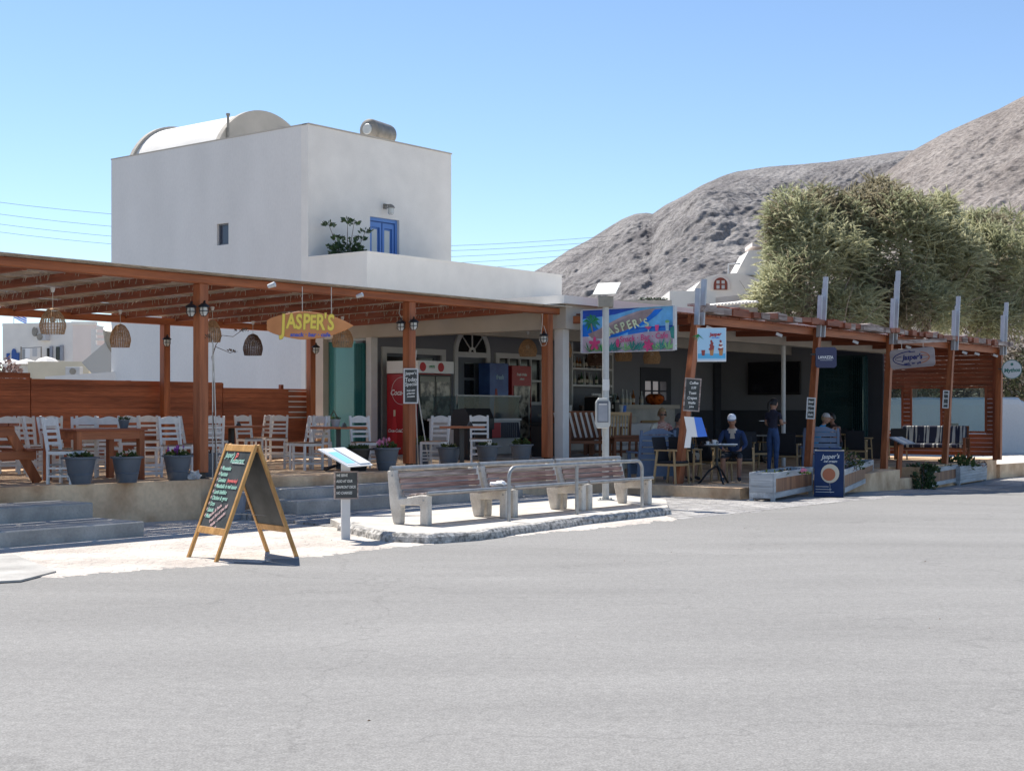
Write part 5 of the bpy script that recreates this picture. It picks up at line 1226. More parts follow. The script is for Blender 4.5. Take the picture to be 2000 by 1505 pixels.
for k in range(13):
    m_ = random.choice(('b_dark', 'b_amber', 'b_dark', 'b_clear')); bottle(rv(sh[0]+.1+k*.133, VW-.2+random.uniform(-.06, .06), 2.735), m_, random.uniform(1.0, 1.2), '%s bottle, %s from the left in the upper row of the bar shelving' % (nm_[m_], ORD[k]), 'bottles on the upper bar shelf')
for k in range(13):
    m_ = random.choice(('b_clear', 'b_clear', 'b_dark', 'b_green')); bottle(rv(sh[0]+.1+k*.133, VW-.2+random.uniform(-.06, .06), 2.295), m_, random.uniform(.95, 1.2), '%s bottle, %s from the left in the lower row of the bar shelving' % (nm_[m_], ORD[k]), 'bottles on the lower bar shelf')
for k in range(15):
    m_ = random.choice(('b_clear', 'b_clear', 'b_dark', 'b_amber')); bottle(rv(xb0+.1+k*.125, 4.1+random.uniform(-.1, .1), 1.76), m_, random.uniform(.95, 1.35), '%s bottle, %s from the left on the bar top' % (nm_[m_], ORD[k]), 'bottles on the bar top')
bottle(rv(sh[0]+.75, VW-.2, 3.155), 'b_blue', 1.0, 'small blue bottle alone on the top shelf of the bar shelving', 'blue bottles on the top bar shelf')
bw = thing('glass_bowl', 'round orange glass bowl on the bar top in front of the lit door panes', 'bowl', rv(on_v(1279, 4.1), 4.1, 1.76), 0); MB().lathe([(.10, 0), (.22, .06), (.27, .15), (.25, .24), (.16, .30), (.14, .30)], 24, cap=False).build('bowl', 'amber', bw, smooth=True)
# coffee machine etc. on the counter
cm = thing('coffee_machine', 'black coffee machine on the counter under the bar shelving', 'coffee machine', rv(15.9, 3.85, 1.52), PHI)
MB().bx(-.32, .32, -.22, .22, 0, .42).build('body', 'black', cm, bevel=.02); MB().bx(-.3, .3, -.21, .2, .42, .46).build('cup_tray', 'steel', cm); b = MB(); [b.tube([(x, -.25, .12), (x, -.34, .11)], .014, 6) for x in (-.15, .15)]; b.build('portafilters', 'black', cm)
b = MB(); [b.lathe([(.03, .46), (.035, .52)], 8, (-.24+k*.08, .0, 0)) for k in range(7)]; b.build('cups', 'trim', cm)
gm = thing('coffee_grinder', 'tall dark coffee grinder on the counter beside the coffee machine', 'grinder', rv(16.6, 3.85, 1.52), PHI); MB().bx(-.09, .09, -.1, .1, 0, .3).build('body', 'black', gm); MB().lathe([(.04, .3), (.1, .48), (.1, .5)], 10).build('hopper', 'clear', gm)
for i, (s, m_, lab) in enumerate(((14.3, 'cyan', 'pale blue cup stack on the left part of the counter'), (14.6, 'trim', 'white cup stack on the counter left of the third post'), (17.0, 'bluep', 'bright blue cup stack at the right end of the counter'), (16.85, 'trim', 'white cup stack beside the bright blue cups'), (15.1, 'b_dark', 'dark jar on the counter behind the third post'))):
    t = thing('cup_stack', lab, 'cups', rv(s, 3.8, 1.52), 0); MB().lathe([(.045, 0), (.065, .22), (.06, .22)], 12).build('cups', m_, t, smooth=True)
MB_ = None
# television
tvd = 43.6; q = W(1512, 735, 42.6)
tv = thing('television', 'large black television on the grey end wall', 'television', Q(S1-.12, on_s(1512, S1-.12), 2.57), PHI-R(90)+R(2))
MB().bx(-.86, .86, -.03, .04, -.49, .49).build('bezel', 'black', tv, bevel=.01); MB().bx(-.82, .82, -.036, -.031, -.42, .46).build('screen', 'tv', tv); MB().bx(-.15, .15, .04, .115, -.15, .15).build('wall_mount', 'black', tv)

# small things on the tables
for px, py, z, lab in ((672, 831, .742, 'small black tent card on the table before the glass doors'), (466, 829, .742, 'dark condiment holder on the pedestal table by the fence'), (918, 834, .742, 'small black card holder on the narrow pedestal table')):
    d_t = {672: 23.4, 466: 25.6, 918: 25.4}[px]; t = thing('table_card', lab, 'table card', Vector(((px-CX)/FX*d_t, d_t, TZ+z)), R(20))
    b = MB(); b.prism([(-.045, 0), (.045, 0), (.01, .075), (-.01, .075)], -.04, .04); b.build('card', 'black', t)
hb = thing('hanging_cable', 'pale cable drooping from the beam beside the second left post', 'cable', W(793, 612, 25.2)); MB().tube([(-.10, 0, .18), (-.12, 0, 0), (-.05, 0, -.14), (-.06, 0, -.2)], .007, 5).build('cable', 'cable', hb)
# ================================================================ right side furniture and planters
PZ = .22
def planter(px0, py0, px1, py1, label, style, pl, dp=.46, h=.52):
    a, c = G(px0, py0), G(px1, py1); L = (c-a).length; t = thing('planter_box', label, 'planter', a, math.atan2((c-a).y, (c-a).x), 'wooden planter boxes along the footway')
    dz = (c.z-a.z)/L
    f = 'gray_x'; z0 = .07
    for x in (.04, L-.04):
        for y in (.04, dp-.04): MB().bx(x-.035, x+.035, y-.035, y+.035, dz*x, h).build('leg', 'gray_z', t)
    b = MB()
    for y in (0, dp-.03):
        b.bx(.0, L, y-.004, y+.026, h-.11, h); b.bx(.0, L, y-.004, y+.026, z0, z0+.10); b.bx(0, .08, y-.003, y+.025, z0+.10, h-.11); b.bx(L-.08, L, y-.003, y+.025, z0+.10, h-.11)
    for x in (0, L-.03): b.bx(x-.003, x+.027, .027, dp-.031, h-.11, h); b.bx(x-.003, x+.027, .027, dp-.031, z0, z0+.1)
    b.build('frame', f, t, bevel=.003)
    if style == 'brown':
        b = MB(); n = max(6, int(L/.13))
        for k in range(n): b.bx(.08+k*(L-.16)/n, .08+(k+1)*(L-.16)/n-.004, .008, .02, z0+.1, h-.11)
        b.build('front_boards', 'brown_z', t)
    else:
        b = MB(); [b.bx(.0, L, -.012, .012, z0+.1+k*.073, z0+.1+k*.073+.067) for k in range(4)]; b.build('front_boards', f, t)
    b = MB(); [b.bx(-.012, .012, .03, dp-.03, z0+.1+k*.105, z0+.1+k*.105+.1) for k in range(3)]; b.build('end_boards', 'gray_y', t)
    MB().bx(.03, L-.03, .03, dp-.03, h-.2, h-.09).build('soil', 'soil', t)
    for args in pl(L, dp, h): foliage(t, *args[:3], **args[3])
    return t
planter(1513, 981, 1588, 969, 'grey planter with brown slatted panel and one pink flower, nearest to the benches', 'brown', lambda L, dp, h: [(.3, .08, 120, dict(matn='leaf', seed=2, z0=h-.08, cx=L*.3, cy=.3, ls=.05)), (.25, .07, 90, dict(matn='twig', seed=3, z0=h-.08, cx=L*.7, cy=.3))])
planter(1647, 971, 1706, 958, 'grey planter with brown slatted panel and scrubby bush, right of the navy A-frame sign', 'brown', lambda L, dp, h: [(.45, .55, 420, dict(matn='leaf', seed=5, z0=h-.08, cx=L*.35, cy=.3, ls=.05)), (.4, .5, 200, dict(matn='pinktwig', seed=6, z0=h-.08, cx=L*.3, cy=.3, ls=.045)), (.3, .12, 100, dict(matn='leaf', seed=8, z0=h-.08, cx=L*.8, cy=.3))])
planter(1818, 956, 1871, 948, 'grey planter with brown slatted panel and glossy bush spilling over its left end', 'brown', lambda L, dp, h: [(.36, .22, 330, dict(matn='leafd', seed=7, z0=h-.1, cx=.15, cy=.25, ls=.09)), (.3, .15, 150, dict(matn='leaf', seed=9, z0=h-.08, cx=L*.7, cy=.3))])
planter(1875, 949, 1927, 940, 'pale grey planter of plain boards with spiky grass at the right end of the footway', 'plain', lambda L, dp, h: [(.5, .35, 160, dict(matn='leaf', seed=11, z0=h-.08, cx=L*.3, cy=.3, ls=.12, up=2)), (.5, .2, 200, dict(matn='pinktwig', seed=12, z0=h-.08, cx=L*.7, cy=.3))])
gb = thing('glossy_bush', 'glossy dark green bush growing beside the footway left of the third planter', 'bush', G(1803, 956), 0)
foliage(gb, .26, .6, 360, 'leafd', 31, .0, ls=.09); MB().tube([(0, 0, 0), (.03, 0, .3), (0, .02, .6)], .018, 6).build('stem', 'twig', gb)
pf = thing('pink_flower', 'single bright pink bloom in the first planter box', 'flower', G(1513, 981)+Vector((.75, 1.15, .44)), 0); flowers(pf, [(0, 0, .06)], .05, 'pink', 3, 10); foliage(pf, .08, .05, 30, 'leaf', 2, 0)

# navy ice cream A-frame
na = thing('a_frame_sign', 'navy A-frame advertising sign with round pastry picture between the first two planters', 'advertising sign', G(1620, 972), R(-18))
mtn = Matrix.Rotation(R(-11), 4, 'X')
b = MB(); b.prism([(-.27, .03), (.27, .03), (.27, .9), (.17, .96), (-.17, .96), (-.27, .9)], -.012, .012); b.xf(Matrix.Translation((0, -.17, 0)) @ mtn); b.build('front_panel', 'navyk', na)
b = MB(); b.prism([(-.27, .03), (.27, .03), (.27, .92), (-.27, .92)], -.01, .01); b.xf(Matrix.Translation((0, .17, 0)) @ Matrix.Rotation(R(11), 4, 'X')); b.build('rear_panel', 'steel', na)
fmn = Matrix.Translation((0, -.17, 0)) @ mtn
b = MB(); b.prism(ellipse(.02, .47, .17, .18), -.017, -.013); b.xf(fmn); b.build('round_picture', 'cream', na); b = MB(); b.prism(ellipse(.0, .45, .12, .12), -.019, -.018); b.xf(fmn); b.build('pastry', 'inko', na)
text("Jasper's", .12, 'chalk', na, .02, .79, -.016, .05, .3, .001, 'CENTER', 'lettering', .9, mt=fmn); text('ice cream', .07, 'chalk', na, .02, .70, -.016, 0, .3, .001, 'CENTER', 'lettering', .9, mt=fmn)
b = MB(); [b.bar((-.24, -.016, .12+k*.05), (.1-.05*k, -.016, .12+k*.05), .003, .008) for k in range(3)]; b.bar((.02, -.016, .29), (.03, -.016, .1), .003, .012); b.xf(fmn); b.build('white_strokes', 'chalk', na)

# ash wood armchair with dark back (front -y)
def armchair(loc, rz, label, grp='ash wood armchairs with dark seats'):
    t = thing('wooden_armchair', label, 'armchair', loc, rz, grp)
    for x in (-.26, .26):
        MB().bar((x, -.22, 0), (x*.96, -.18, .62), .034, .034).build('front_leg', 'ash_z', t); MB().bar((x, .26, 0), (x*.96, .18, .62), .034, .034).build('back_leg', 'ash_z', t)
        MB().bar((x*.96, -.24, .63), (x*.96, .24, .635), .045, .028).build('armrest', 'ash_y', t)
    b = MB(); b.bar((-.26, -.2, .36), (.26, -.2, .36), .03, .045); b.bar((-.26, .22, .36), (.26, .22, .36), .03, .045); b.bar((-.255, -.2, .36), (-.255, .22, .36), .03, .04); b.bar((.255, -.2, .36), (.255, .22, .36), .03, .04); b.build('seat_frame', 'ash_x', t)
    MB().bx(-.24, .24, -.23, .22, .385, .43).build('seat', 'blackm', t, bevel=.015)
    MB().bar((0, .21, .43), (0, .31, .88), .46, .035).build('backrest', 'blackm', t, bevel=.01); return t
AC = [(1338, 941, 160, 'ash armchair carrying the dark jacketed person behind the first leaning post'), (1398, 938, 120, 'empty ash armchair tucked behind the round black table, left side'), (1446, 938, 0, 'ash armchair carrying the man in the white cap'),
      (1313, 944, 60, 'ash armchair beside the blue grey slatted armchair'), (1538, 922, 170, 'ash armchair with black back immediately right of the standing waitress'), (1478, 915, 40, 'ash armchair behind the table left of the waitress'),
      (1672, 908, 175, 'ash armchair with black back facing away, under the second planter bush'), (1688, 900, 90, 'ash armchair by the third leaning post'), (1748, 896, 200, 'ash armchair behind the menu lectern'), (1420, 905, 20, 'ash armchair in the shade behind the man in the white cap'), (1640, 896, 0, 'ash armchair at the square table near the far glass')]
firstA = None
for px, py, a, lab in AC:
    p = G(px, py, PZ); base = R(a)-math.atan2(p.x, p.y)
    if firstA is None: firstA = armchair(p, base, lab)
    else: dup(firstA, p, base, lab)
rt = thing('round_cafe_table', 'round black cafe table with papers and cups before the white capped man', 'table', G(1400, 944, PZ), R(20))
MB().lathe([(0, .71), (.36, .71), (.36, .735), (0, .735)], 30, cap=False).build('table_top', 'black', rt); MB().lathe([(.03, .3), (.022, .5), (.03, .71)], 12).build('column', 'black', rt)
for k in range(3): a = 2*math.pi*k/3+.4; MB().tube([(0, 0, .34), (.15*math.cos(a), .15*math.sin(a), .24), (.32*math.cos(a), .32*math.sin(a), .02), (.36*math.cos(a), .36*math.sin(a), .0)], .02, 7).build('leg', 'black', rt)
tp = G(1400, 944, PZ)+Vector((0, 0, .736))
for i, (dx, dy, w_, h_, m_, nm, lab) in enumerate(((-.08, -.05, .3, .22, 'pwhite', 'newspaper', 'white sheet of paper on the left of the round black table'), (.2, -.08, .3, .2, 'pwhite', 'newspaper', 'white sheet of paper on the right of the round black table'))):
    t = thing(nm, lab, 'paper', tp+Vector((dx, dy, 0)), R(20*i)); MB().bx(-w_/2, w_/2, -h_/2, h_/2, .002, .012+.01*i).build('sheet', m_, t)
for dx, dy, s_, lab in ((-.03, .12, 1.3, 'tall white cup on the round black table'), (-.16, .1, .9, 'small white cup near the middle of the round black table'), (-.28, .05, .8, 'dark glass at the left edge of the round black table')):
    t = thing('cup', lab, 'cup', tp+Vector((dx, dy, 0)), 0); t.scale = (s_, s_, s_); MB().lathe([(.025, 0), (.038, .07), (.036, .07), (.023, .008)], 14).build('cup_body', 'trim' if 'white' in lab else 'b_dark', t, smooth=True); MB().tube([(.036, 0, .055), (.055, 0, .045), (.05, 0, .02), (.033, 0, .018)], .005, 6).build('handle', 'trim' if 'white' in lab else 'b_dark', t)
# blue-grey slatted armchair
def slat_chair(p, rz, label, m_='seatblue', w_=.75):
    t = thing('slatted_armchair', label, 'armchair', p, rz, 'blue grey slatted armchairs')
    for x in (-w_/2, w_/2): MB().bar((x, .3, 0), (x*.9, .45, 1.0), .05, .04).build('back_post', m_, t); MB().bx(x-.03, x+.03, -.3, -.24, 0, .55).build('front_leg', m_, t); MB().bx(x-.05, x+.05, -.32, .36, .55, .58).build('armrest', m_, t)
    for k in range(5):
        z = .36+k*.125; y = .30+z*.13; MB().bar((-w_/2, y, z), (w_/2, y, z), .022, .10).build('back_slat', m_, t)
    b = MB(); b.prism([(-w_/2, .92), (w_/2, .92), (w_/2*.6, .98), (.1, 1.03), (-.1, 1.03), (-w_/2*.6, .98)], .43, .45); b.build('top_rail', m_, t)
    for k in range(4): MB().bx(-w_/2, w_/2, -.28+k*.15, -.16+k*.15, .34, .36).build('seat_slat', m_, t)
    MB().bx(-w_/2, w_/2, -.30, -.28, .12, .34).build('skirt_board', m_, t); MB().bx(-w_/2, w_/2, .34, .36, .10, .34).build('skirt_board', m_, t); return t
slat_chair(G(1272, 938, PZ), R(180)+R(12), 'blue grey slatted armchair with its curved back to the street, right of the solar pole')
slat_chair(G(1600, 922, PZ), R(180)-R(6), 'dark blue grey slatted armchair behind the second leaning post', w_=.8)
# striped loungers and sofas against the counter
def lounge(p, rz, label, L=1.3, stripes=True):
    t = thing('garden_sofa', label, 'sofa', p, rz, 'teak garden sofas below the bar')
    MB().bx(-L/2, L/2, -.3, .3, .28, .34).build('seat_frame', 'teak_x', t)
    for x in (-L/2, L/2): 
        for y in (-.3, .3): MB().bx(x-.04, x+.04, y-.03, y+.03, 0, .6).build('leg', 'teak_z', t)
        MB().bx(x-.05, x+.05, -.33, .33, .60, .63).build('armrest', 'teak_y', t)
    MB().bar((0, .26, .36), (0, .42, .95), L, .04).build('back_frame', 'teak_x', t)
    if stripes:
        n = int(L/.11)
        for k in range(n): x = -L/2+.06+k*(L-.12)/(n-1); MB().bar((x+.05, .20, .40), (x-.05, .37, .92), .045, .03, up=(0, 1, 0)).build('pale_slat', 'cushw', t)
    else:
        MB().bx(-L/2+.06, L/2-.06, -.3, .25, .34, .46).build('seat_cushion', 'cushw', t, bevel=.03); MB().bar((0, .20, .46), (0, .33, .94), L-.1, .14).build('back_cushion', 'cushw', t, bevel=.03)
    return t
lounge(G(1113, 889, FZ), R(8), 'teak sofa with slanting pale slats right behind the white column', .8)
lounge(G(1150, 892, FZ), R(8), 'teak sofa with slanting pale slats directly left of the solar pole', .95)
lounge(rv(13.3, 1.1, PZ)+Vector((0, 0, .15)), PHI-R(45), 'long sofa with white cushions under the bar counter', 1.9, False)
lounge(G(1392, 890, PZ), R(-20), 'sofa with grey white cushions behind the first leaning post', 1.7, False)
lounge(G(1500, 885, PZ), R(-10), 'sofa with pale cushions behind the standing waitress', 1.8, False)
def teak_chair(p, rz, label):
    t = thing('teak_chair', label, 'chair', p, rz, 'teak slat back chairs'); b = MB()
    for x in (-.24, .24): MB().bx(x-.02, x+.02, -.22, -.18, 0, .6).build('front_leg', 'teak_z', t); MB().bar((x, .2, 0), (x, .28, .92), .04, .04).build('back_post', 'teak_z', t); MB().bx(x-.03, x+.03, -.25, .22, .6, .63).build('armrest', 'teak_y', t)
    MB().bx(-.24, .24, -.23, .22, .40, .43).build('seat', 'teak_x', t); MB().bar((-.24, .28, .90), (.24, .28, .90), .03, .07).build('top_rail', 'ash_x', t)
    for k in range(7): x = -.2+k*.066; MB().bar((x, .23, .43), (x, .275, .88), .02, .025).build('back_slat', 'ash_z', t)
    return t
teak_chair(G(1200, 893, FZ), R(200), 'teak slat back chair right of the solar pole'); 
sd = thing('side_table', 'small brown wooden side table right of the teak chair', 'table', G(1222, 893, FZ), R(10)); MB().bx(-.32, .32, -.25, .25, .42, .46).build('table_top', 'teak_x', sd); MB().bx(-.29, .29, -.22, .22, .33, .42).build('apron', 'teak_x', sd)
for x in (-.28, .28):
    for y in (-.2, .2): MB().bx(x-.025, x+.025, y-.025, y+.025, 0, .33).build('leg', 'teak_z', sd)
tc2 = teak_chair(G(1272, 905, PZ)+Vector((0, 0, .2)), R(170), 'teak slat back chair behind the fair haired woman')
teak_chair(G(1370, 905, PZ), R(150), 'teak chair between the blue menu holder and the man in the white cap')
ped_table(G(1588, 905, PZ), PHI, .8, .7, 'ash topped pedestal table behind the second leaning post', .74, 'ash_x')
ped_table(G(1648, 898, PZ), PHI, .85, .7, 'ash topped pedestal table right of the couple', .74, 'ash_x')
ped_table(G(1703, 893, PZ), PHI, .8, .7, 'brown pedestal table against the slatted screen', .74, 'teak_x')
ped_table(G(1488, 903, PZ), PHI, .75, .7, 'white topped pedestal table left of the waitress', .74, 'cushion')
# sofa with striped cushions near the screen, dark patio chair
ls = lounge(G(1820, 897, PZ), R(-28), 'navy sofa with pale striped cushions in front of the slatted screen', 1.9, False)
for ch in ls.children:
    if 'cushion' in ch.name: ch.data.materials.clear(); ch.data.materials.append(M['navystripe'])
pc = armchair(G(1872, 893, PZ), R(20), 'armchair with tall grey backrest at the right end of the slatted screen')
for ch in pc.children:
    if 'backrest' in ch.name: ch.scale = (1, 1, 1.15); ch.data.materials.clear(); ch.data.materials.append(M['tank'])
# ================================================================ people
def person(name_loc, rz, label, J, Rd, edges, mats, classify, head, headrot=(0, 0, 0), hair=None, cap=None, glasses=False, hands=()):
    t = thing('person', label, 'person', name_loc, rz, None)
    names = list(J); idx = {n: i for i, n in enumerate(names)}
    verts = [J[n] for n in names]; eds = [(idx[a], idx[c]) for a, c in edges]; rad = [Rd[n] for n in names]
    for hn, fwd, side in hands:       # palm + five fingers grown from the wrist joint
        w0 = Vector(J[hn]); f = Vector(fwd).normalized(); s_ = Vector(side).normalized(); k = len(verts)
        verts.append(tuple(w0+f*.05)); rad.append((.034, .018)); eds.append((idx[hn], k))
        for q_, (off, ln) in enumerate(((-.03, .062), (-.01, .075), (.01, .07), (.03, .055))):
            b0 = len(verts); dn = f.cross(s_); verts += [tuple(w0+f*.085+s_*off), tuple(w0+f*(.085+ln*.6)+s_*off*1.15+dn*.008), tuple(w0+f*(.085+ln)+s_*off*1.15+dn*.024)]; rad += [(.0095, .0095), (.009, .009), (.007, .007)]; eds += [(k, b0), (b0, b0+1), (b0+1, b0+2)]
        b0 = len(verts); verts += [tuple(w0+f*.03-s_*.038), tuple(w0+f*.07-s_*.058)]; rad += [(.012, .012), (.009, .009)]; eds += [(k, b0), (b0, b0+1)]
    me = bpy.data.meshes.new('body'); me.from_pydata(verts, eds, []); o = bpy.data.objects.new('body', me); COL.objects.link(o)
    sk = o.modifiers.new('skin', 'SKIN'); sk.use_smooth_shade = True; sk.branch_smoothing = .6
    for i, r_ in enumerate(rad): me.skin_vertices[0].data[i].radius = r_ if isinstance(r_, tuple) else (r_, r_)
    me.skin_vertices[0].data[0].use_root = True
    ss = o.modifiers.new('sub', 'SUBSURF'); ss.levels = 2; ss.render_levels = 2
    m2 = bpy.data.meshes.new_from_object(o.evaluated_get(bpy.context.evaluated_depsgraph_get()), depsgraph=bpy.context.evaluated_depsgraph_get()); bpy.data.objects.remove(o)
    # head: shaped ellipsoid with face, joined into the same mesh
    bmh = bmesh.new(); bmh.from_mesh(m2)
    hs = bmesh.ops.create_uvsphere(bmh, u_segments=28, v_segments=20, radius=1)['verts']
    H4 = Matrix.Translation(head) @ Matrix.Rotation(R(headrot[2]), 4, 'Z') @ Matrix.Rotation(R(headrot[0]), 4, 'X') @ Matrix.Rotation(R(headrot[1]), 4, 'Y')
    for v in hs:
        x, y, z = v.co; jw = 1-.24*max(0, -z)-.1*max(0, -z)**2; c = Vector((x*.075*jw, y*.098*(1-.12*max(0, -z)), z*.122))
        if y < 0:
            if z < .1: c.y += .012*max(0, -z)
            c.y -= .026*math.exp(-(x/.16)**2-((z+.12)/.16)**2)                      # nose
            c.y += .010*math.exp(-((abs(x)-.36)/.16)**2-((z-.05)/.12)**2)           # eye sockets
            c.y -= .007*math.exp(-(x/.3)**2-((z+.48)/.09)**2); c.y -= .008*math.exp(-(x/.3)**2-((z+.85)/.15)**2)
        v.co = H4 @ c
    for sx in (-1, 1):
        for v in bmesh.ops.create_icosphere(bmh, subdivisions=2, radius=1)['verts']: v.co = H4 @ Vector((sx*.074+v.co.x*.009, .012+v.co.y*.018, -.005+v.co.z*.03))
    bmh.to_mesh(m2); bmh.free()
    m2.materials.clear()
    for q_ in mats: m2.materials.append(M[q_])
    for p in m2.polygons:
        p.material_index = classify(p.center); p.use_smooth = True
    ob = bpy.data.objects.new('body', m2); COL.objects.link(ob); ob.parent = t
    b = MB()
    for sx in (-1, 1): b.sph((sx*.029, -.079, .008), .0115, 8)
    b.xf(H4); b.build('eyes', 'black', t)
    b = MB(); b.box((0, -.094, -.062), (.042, .008, .008)); b.xf(H4); b.build('mouth', 'inko', t)
    if glasses:
        b = MB()
        for sx in (-1, 1): b.box((sx*.035, -.096, .012), (.052, .012, .036)); b.bar((sx*.062, -.094, .018), (sx*.078, .01, .02), .006, .006)
        b.bar((-.012, -.1, .018), (.012, -.1, .018), .006, .006); b.xf(H4); b.build('sunglasses', 'black', t)
    if hair:
        m_, back, full = hair; b = MB(); n = 22; vs = []; rows = 9
        for i in range(rows+1):
            th = (.02+.55*i/rows)*math.pi
            for k in range(n):
                a = 2*math.pi*k/n; fy = math.sin(a); lim = th
                if fy < -.2: lim = min(th, .34*math.pi)
                jj = 1.09+full+.05*noise.noise(Vector((k*.8, i*.8, 3)))
                vs.append((math.sin(lim)*math.cos(a)*.078*jj, math.sin(lim)*math.sin(a)*.102*jj+.004, math.cos(lim)*.126*jj))
        b.add(vs, [(i*n+k, i*n+(k+1) % n, (i+1)*n+(k+1) % n, (i+1)*n+k) for i in range(rows) for k in range(n)]+[tuple(range(n))])
        if back: b.tube([(0, .10, .05), (0, .15, .0), (0, .15, -.10), (0, .13, -.2)], [.03, .035, .028, .01], 8)
        b.xf(H4); b.build('hair', m_, t, smooth=True)
    if cap:
        m_ = cap; b = MB(); b.lathe([(.0, .145), (.04, .14), (.07, .112), (.084, .075), (.086, .048)], 20, cap=False); b.v = [(x*.98, y*1.16+.004, z) for x, y, z in b.v]
        b.xf(H4); cpo = b.build('cap', m_, t, smooth=True)
        b = MB(); b.prism([(-.072, 0), (.072, 0), (.062, .035), (.03, .06), (-.03, .06), (-.062, .035)], -.004, .004)
        b.xf(Matrix.Translation((0, -.088, .05)) @ Matrix.Rotation(R(90+8), 4, 'X')); b.xf(H4); b.build('cap_brim', 'pot2' if m_ == 'capw' else m_, cpo)  # white cap's brim is coloured darker to stand in for its shade
    return t
E_ = [('pel', 'sp1'), ('sp1', 'sp2'), ('sp2', 'chest'), ('chest', 'neck'), ('neck', 'skull'), ('chest', 'shL'), ('shL', 'elL'), ('elL', 'wrL'), ('chest', 'shR'), ('shR', 'elR'), ('elR', 'wrR'),
      ('pel', 'hipL'), ('hipL', 'knL'), ('knL', 'anL'), ('anL', 'toL'), ('pel', 'hipR'), ('hipR', 'knR'), ('knR', 'anR'), ('anR', 'toR')]
RD = dict(pel=(.14, .10), sp1=(.135, .10), sp2=(.15, .105), chest=(.15, .10), neck=.05, skull=.055, shL=.062, shR=.062, elL=.043, elR=.043, wrL=.028, wrR=.028, hipL=.09, hipR=.09, knL=.058, knR=.058, anL=.042, anR=.042, toL=(.04, .03), toR=(.04, .03))
def seated(lean=0., knee=.0, arms='table', w_=1.0):
    J = dict(pel=(0, .10, .50), sp1=(0, .11-lean*.2, .62), sp2=(0, .10-lean*.5, .78), chest=(0, .08-lean*.9, .93), neck=(0, .07-lean*1.2, 1.06), skull=(0, .06-lean*1.35, 1.13))
    for s_, n in ((-1, 'L'), (1, 'R')):
        J['sh'+n] = (s_*.18, .08-lean*.9, .97); J['hip'+n] = (s_*.10, .06, .50); J['kn'+n] = (s_*(.14+knee), -.36, .50); J['an'+n] = (s_*(.13+knee), -.36, .09); J['to'+n] = (s_*(.15+knee), -.50, .04)
        if arms == 'table': J['el'+n] = (s_*.27, -.06-lean, .74); J['wr'+n] = (s_*.10, -.30-lean*.6, .72 if s_ < 0 else .60)
        elif arms == 'lap': J['el'+n] = (s_*.27, .0-lean*.7, .72); J['wr'+n] = (s_*.14, -.22, .60)
        elif arms == 'face': J['el'+n] = (s_*.22, -.20-lean, .80); J['wr'+n] = (s_*.06, -.22-lean, 1.0)
    return J
def hnd(J): return [('wrL', (.5, -.9, -.1), (.8, .5, 0)), ('wrR', (-.5, -.9, -.1), (-.8, .5, 0))]
def face_cam(p): return -math.atan2(p.x, p.y)
# man in white cap
p = G(1436, 941, PZ)+Vector((0, .25, 0)); J = seated(.22, .02, 'lap')
person(p, face_cam(p)+R(-6), 'seated man in white baseball cap and navy jumper over pale shirt, looking down', J, RD, E_, ['navyk', 'skin2', 'shorts', 'shoe', 'cloth_t'],
       lambda c: 3 if c.z < .10 else (1 if (c.z < .47 and c.y < -.12) else (2 if (c.z < .60 and c.y < .3 and not (abs(c.x) > .2 and c.z > .56)) else (1 if c.z > 1.04 or (c.y < -.2 and c.z > .56 and abs(c.x) < .19 and c.z < .70) else (4 if (abs(c.x) < .08-(1.0-c.z)*.35 and c.y < .0 and c.z > .84) else 0)))),
       (0, -.25, 1.18), (14, 0, 0), ('hair', False, .0), 'capw', False, hnd(J))
# person behind the post with cap and backpack straps
p = G(1322, 940, PZ)+Vector((0, .3, 0)); J = seated(.12, .0, 'table')
person(p, face_cam(p)+R(55), 'seated person in dark cap and grey jacket beside the first leaning post', J, RD, E_, ['capslate', 'skin2', 'shorts', 'shoe'],
       lambda c: 3 if c.z < .10 else (1 if (c.z < .47 and c.y < -.12) else (2 if (c.z < .60 and c.y < .3) else (1 if c.z > 1.04 else 0))), (0, -.12, 1.19), (8, 0, 10), ('hair', False, .0), 'shorts', False, hnd(J))
# woman with sunglasses
p = G(1295, 925, PZ)+Vector((0, .4, .1)); J = seated(.1, .0, 'lap')
person(p, face_cam(p)+R(15), 'seated fair haired woman in sunglasses and red striped top behind the slatted armchair', J, RD, E_, ['stripe', 'skin', 'shorts', 'shoe', 'wflower'],
       lambda c: 3 if c.z < .10 else (2 if (c.z < .60 and c.y < .3) else (1 if c.z > 1.03 or (abs(c.x) > .2 and c.z < .85) else (4 if c.x < -.10 and c.z > .85 else 0))), (0, -.09, 1.19), (4, 0, 0), ('hairb', False, .22), None, True, hnd(J))
# waitress standing, seen from behind, head turned left
p = G(1510, 925, PZ)
J = dict(pel=(0, 0, .93), sp1=(0, .0, 1.03), sp2=(0, .01, 1.15), chest=(0, .0, 1.30), neck=(0, .0, 1.41), skull=(0, -.01, 1.47), shL=(-.155, 0, 1.33), elL=(-.19, -.04, 1.09), wrL=(-.12, -.23, 1.10), shR=(.155, 0, 1.33), elR=(.19, -.04, 1.08), wrR=(.10, -.24, 1.06),
         hipL=(-.085, .0, .88), knL=(-.075, -.01, .49), anL=(-.08, .02, .09), toL=(-.095, -.11, .035), hipR=(.085, 0, .88), knR=(.08, .0, .49), anR=(.085, .04, .09), toR=(.10, -.09, .035))
RW = dict(RD); RW.update(pel=(.15, .105), sp1=(.125, .09), sp2=(.12, .088), chest=(.13, .09), shL=.052, shR=.052, elL=.037, elR=.037, wrL=.024, wrR=.024, hipL=.098, hipR=.098, knL=.062, knR=.062, anL=.043, anR=.043)
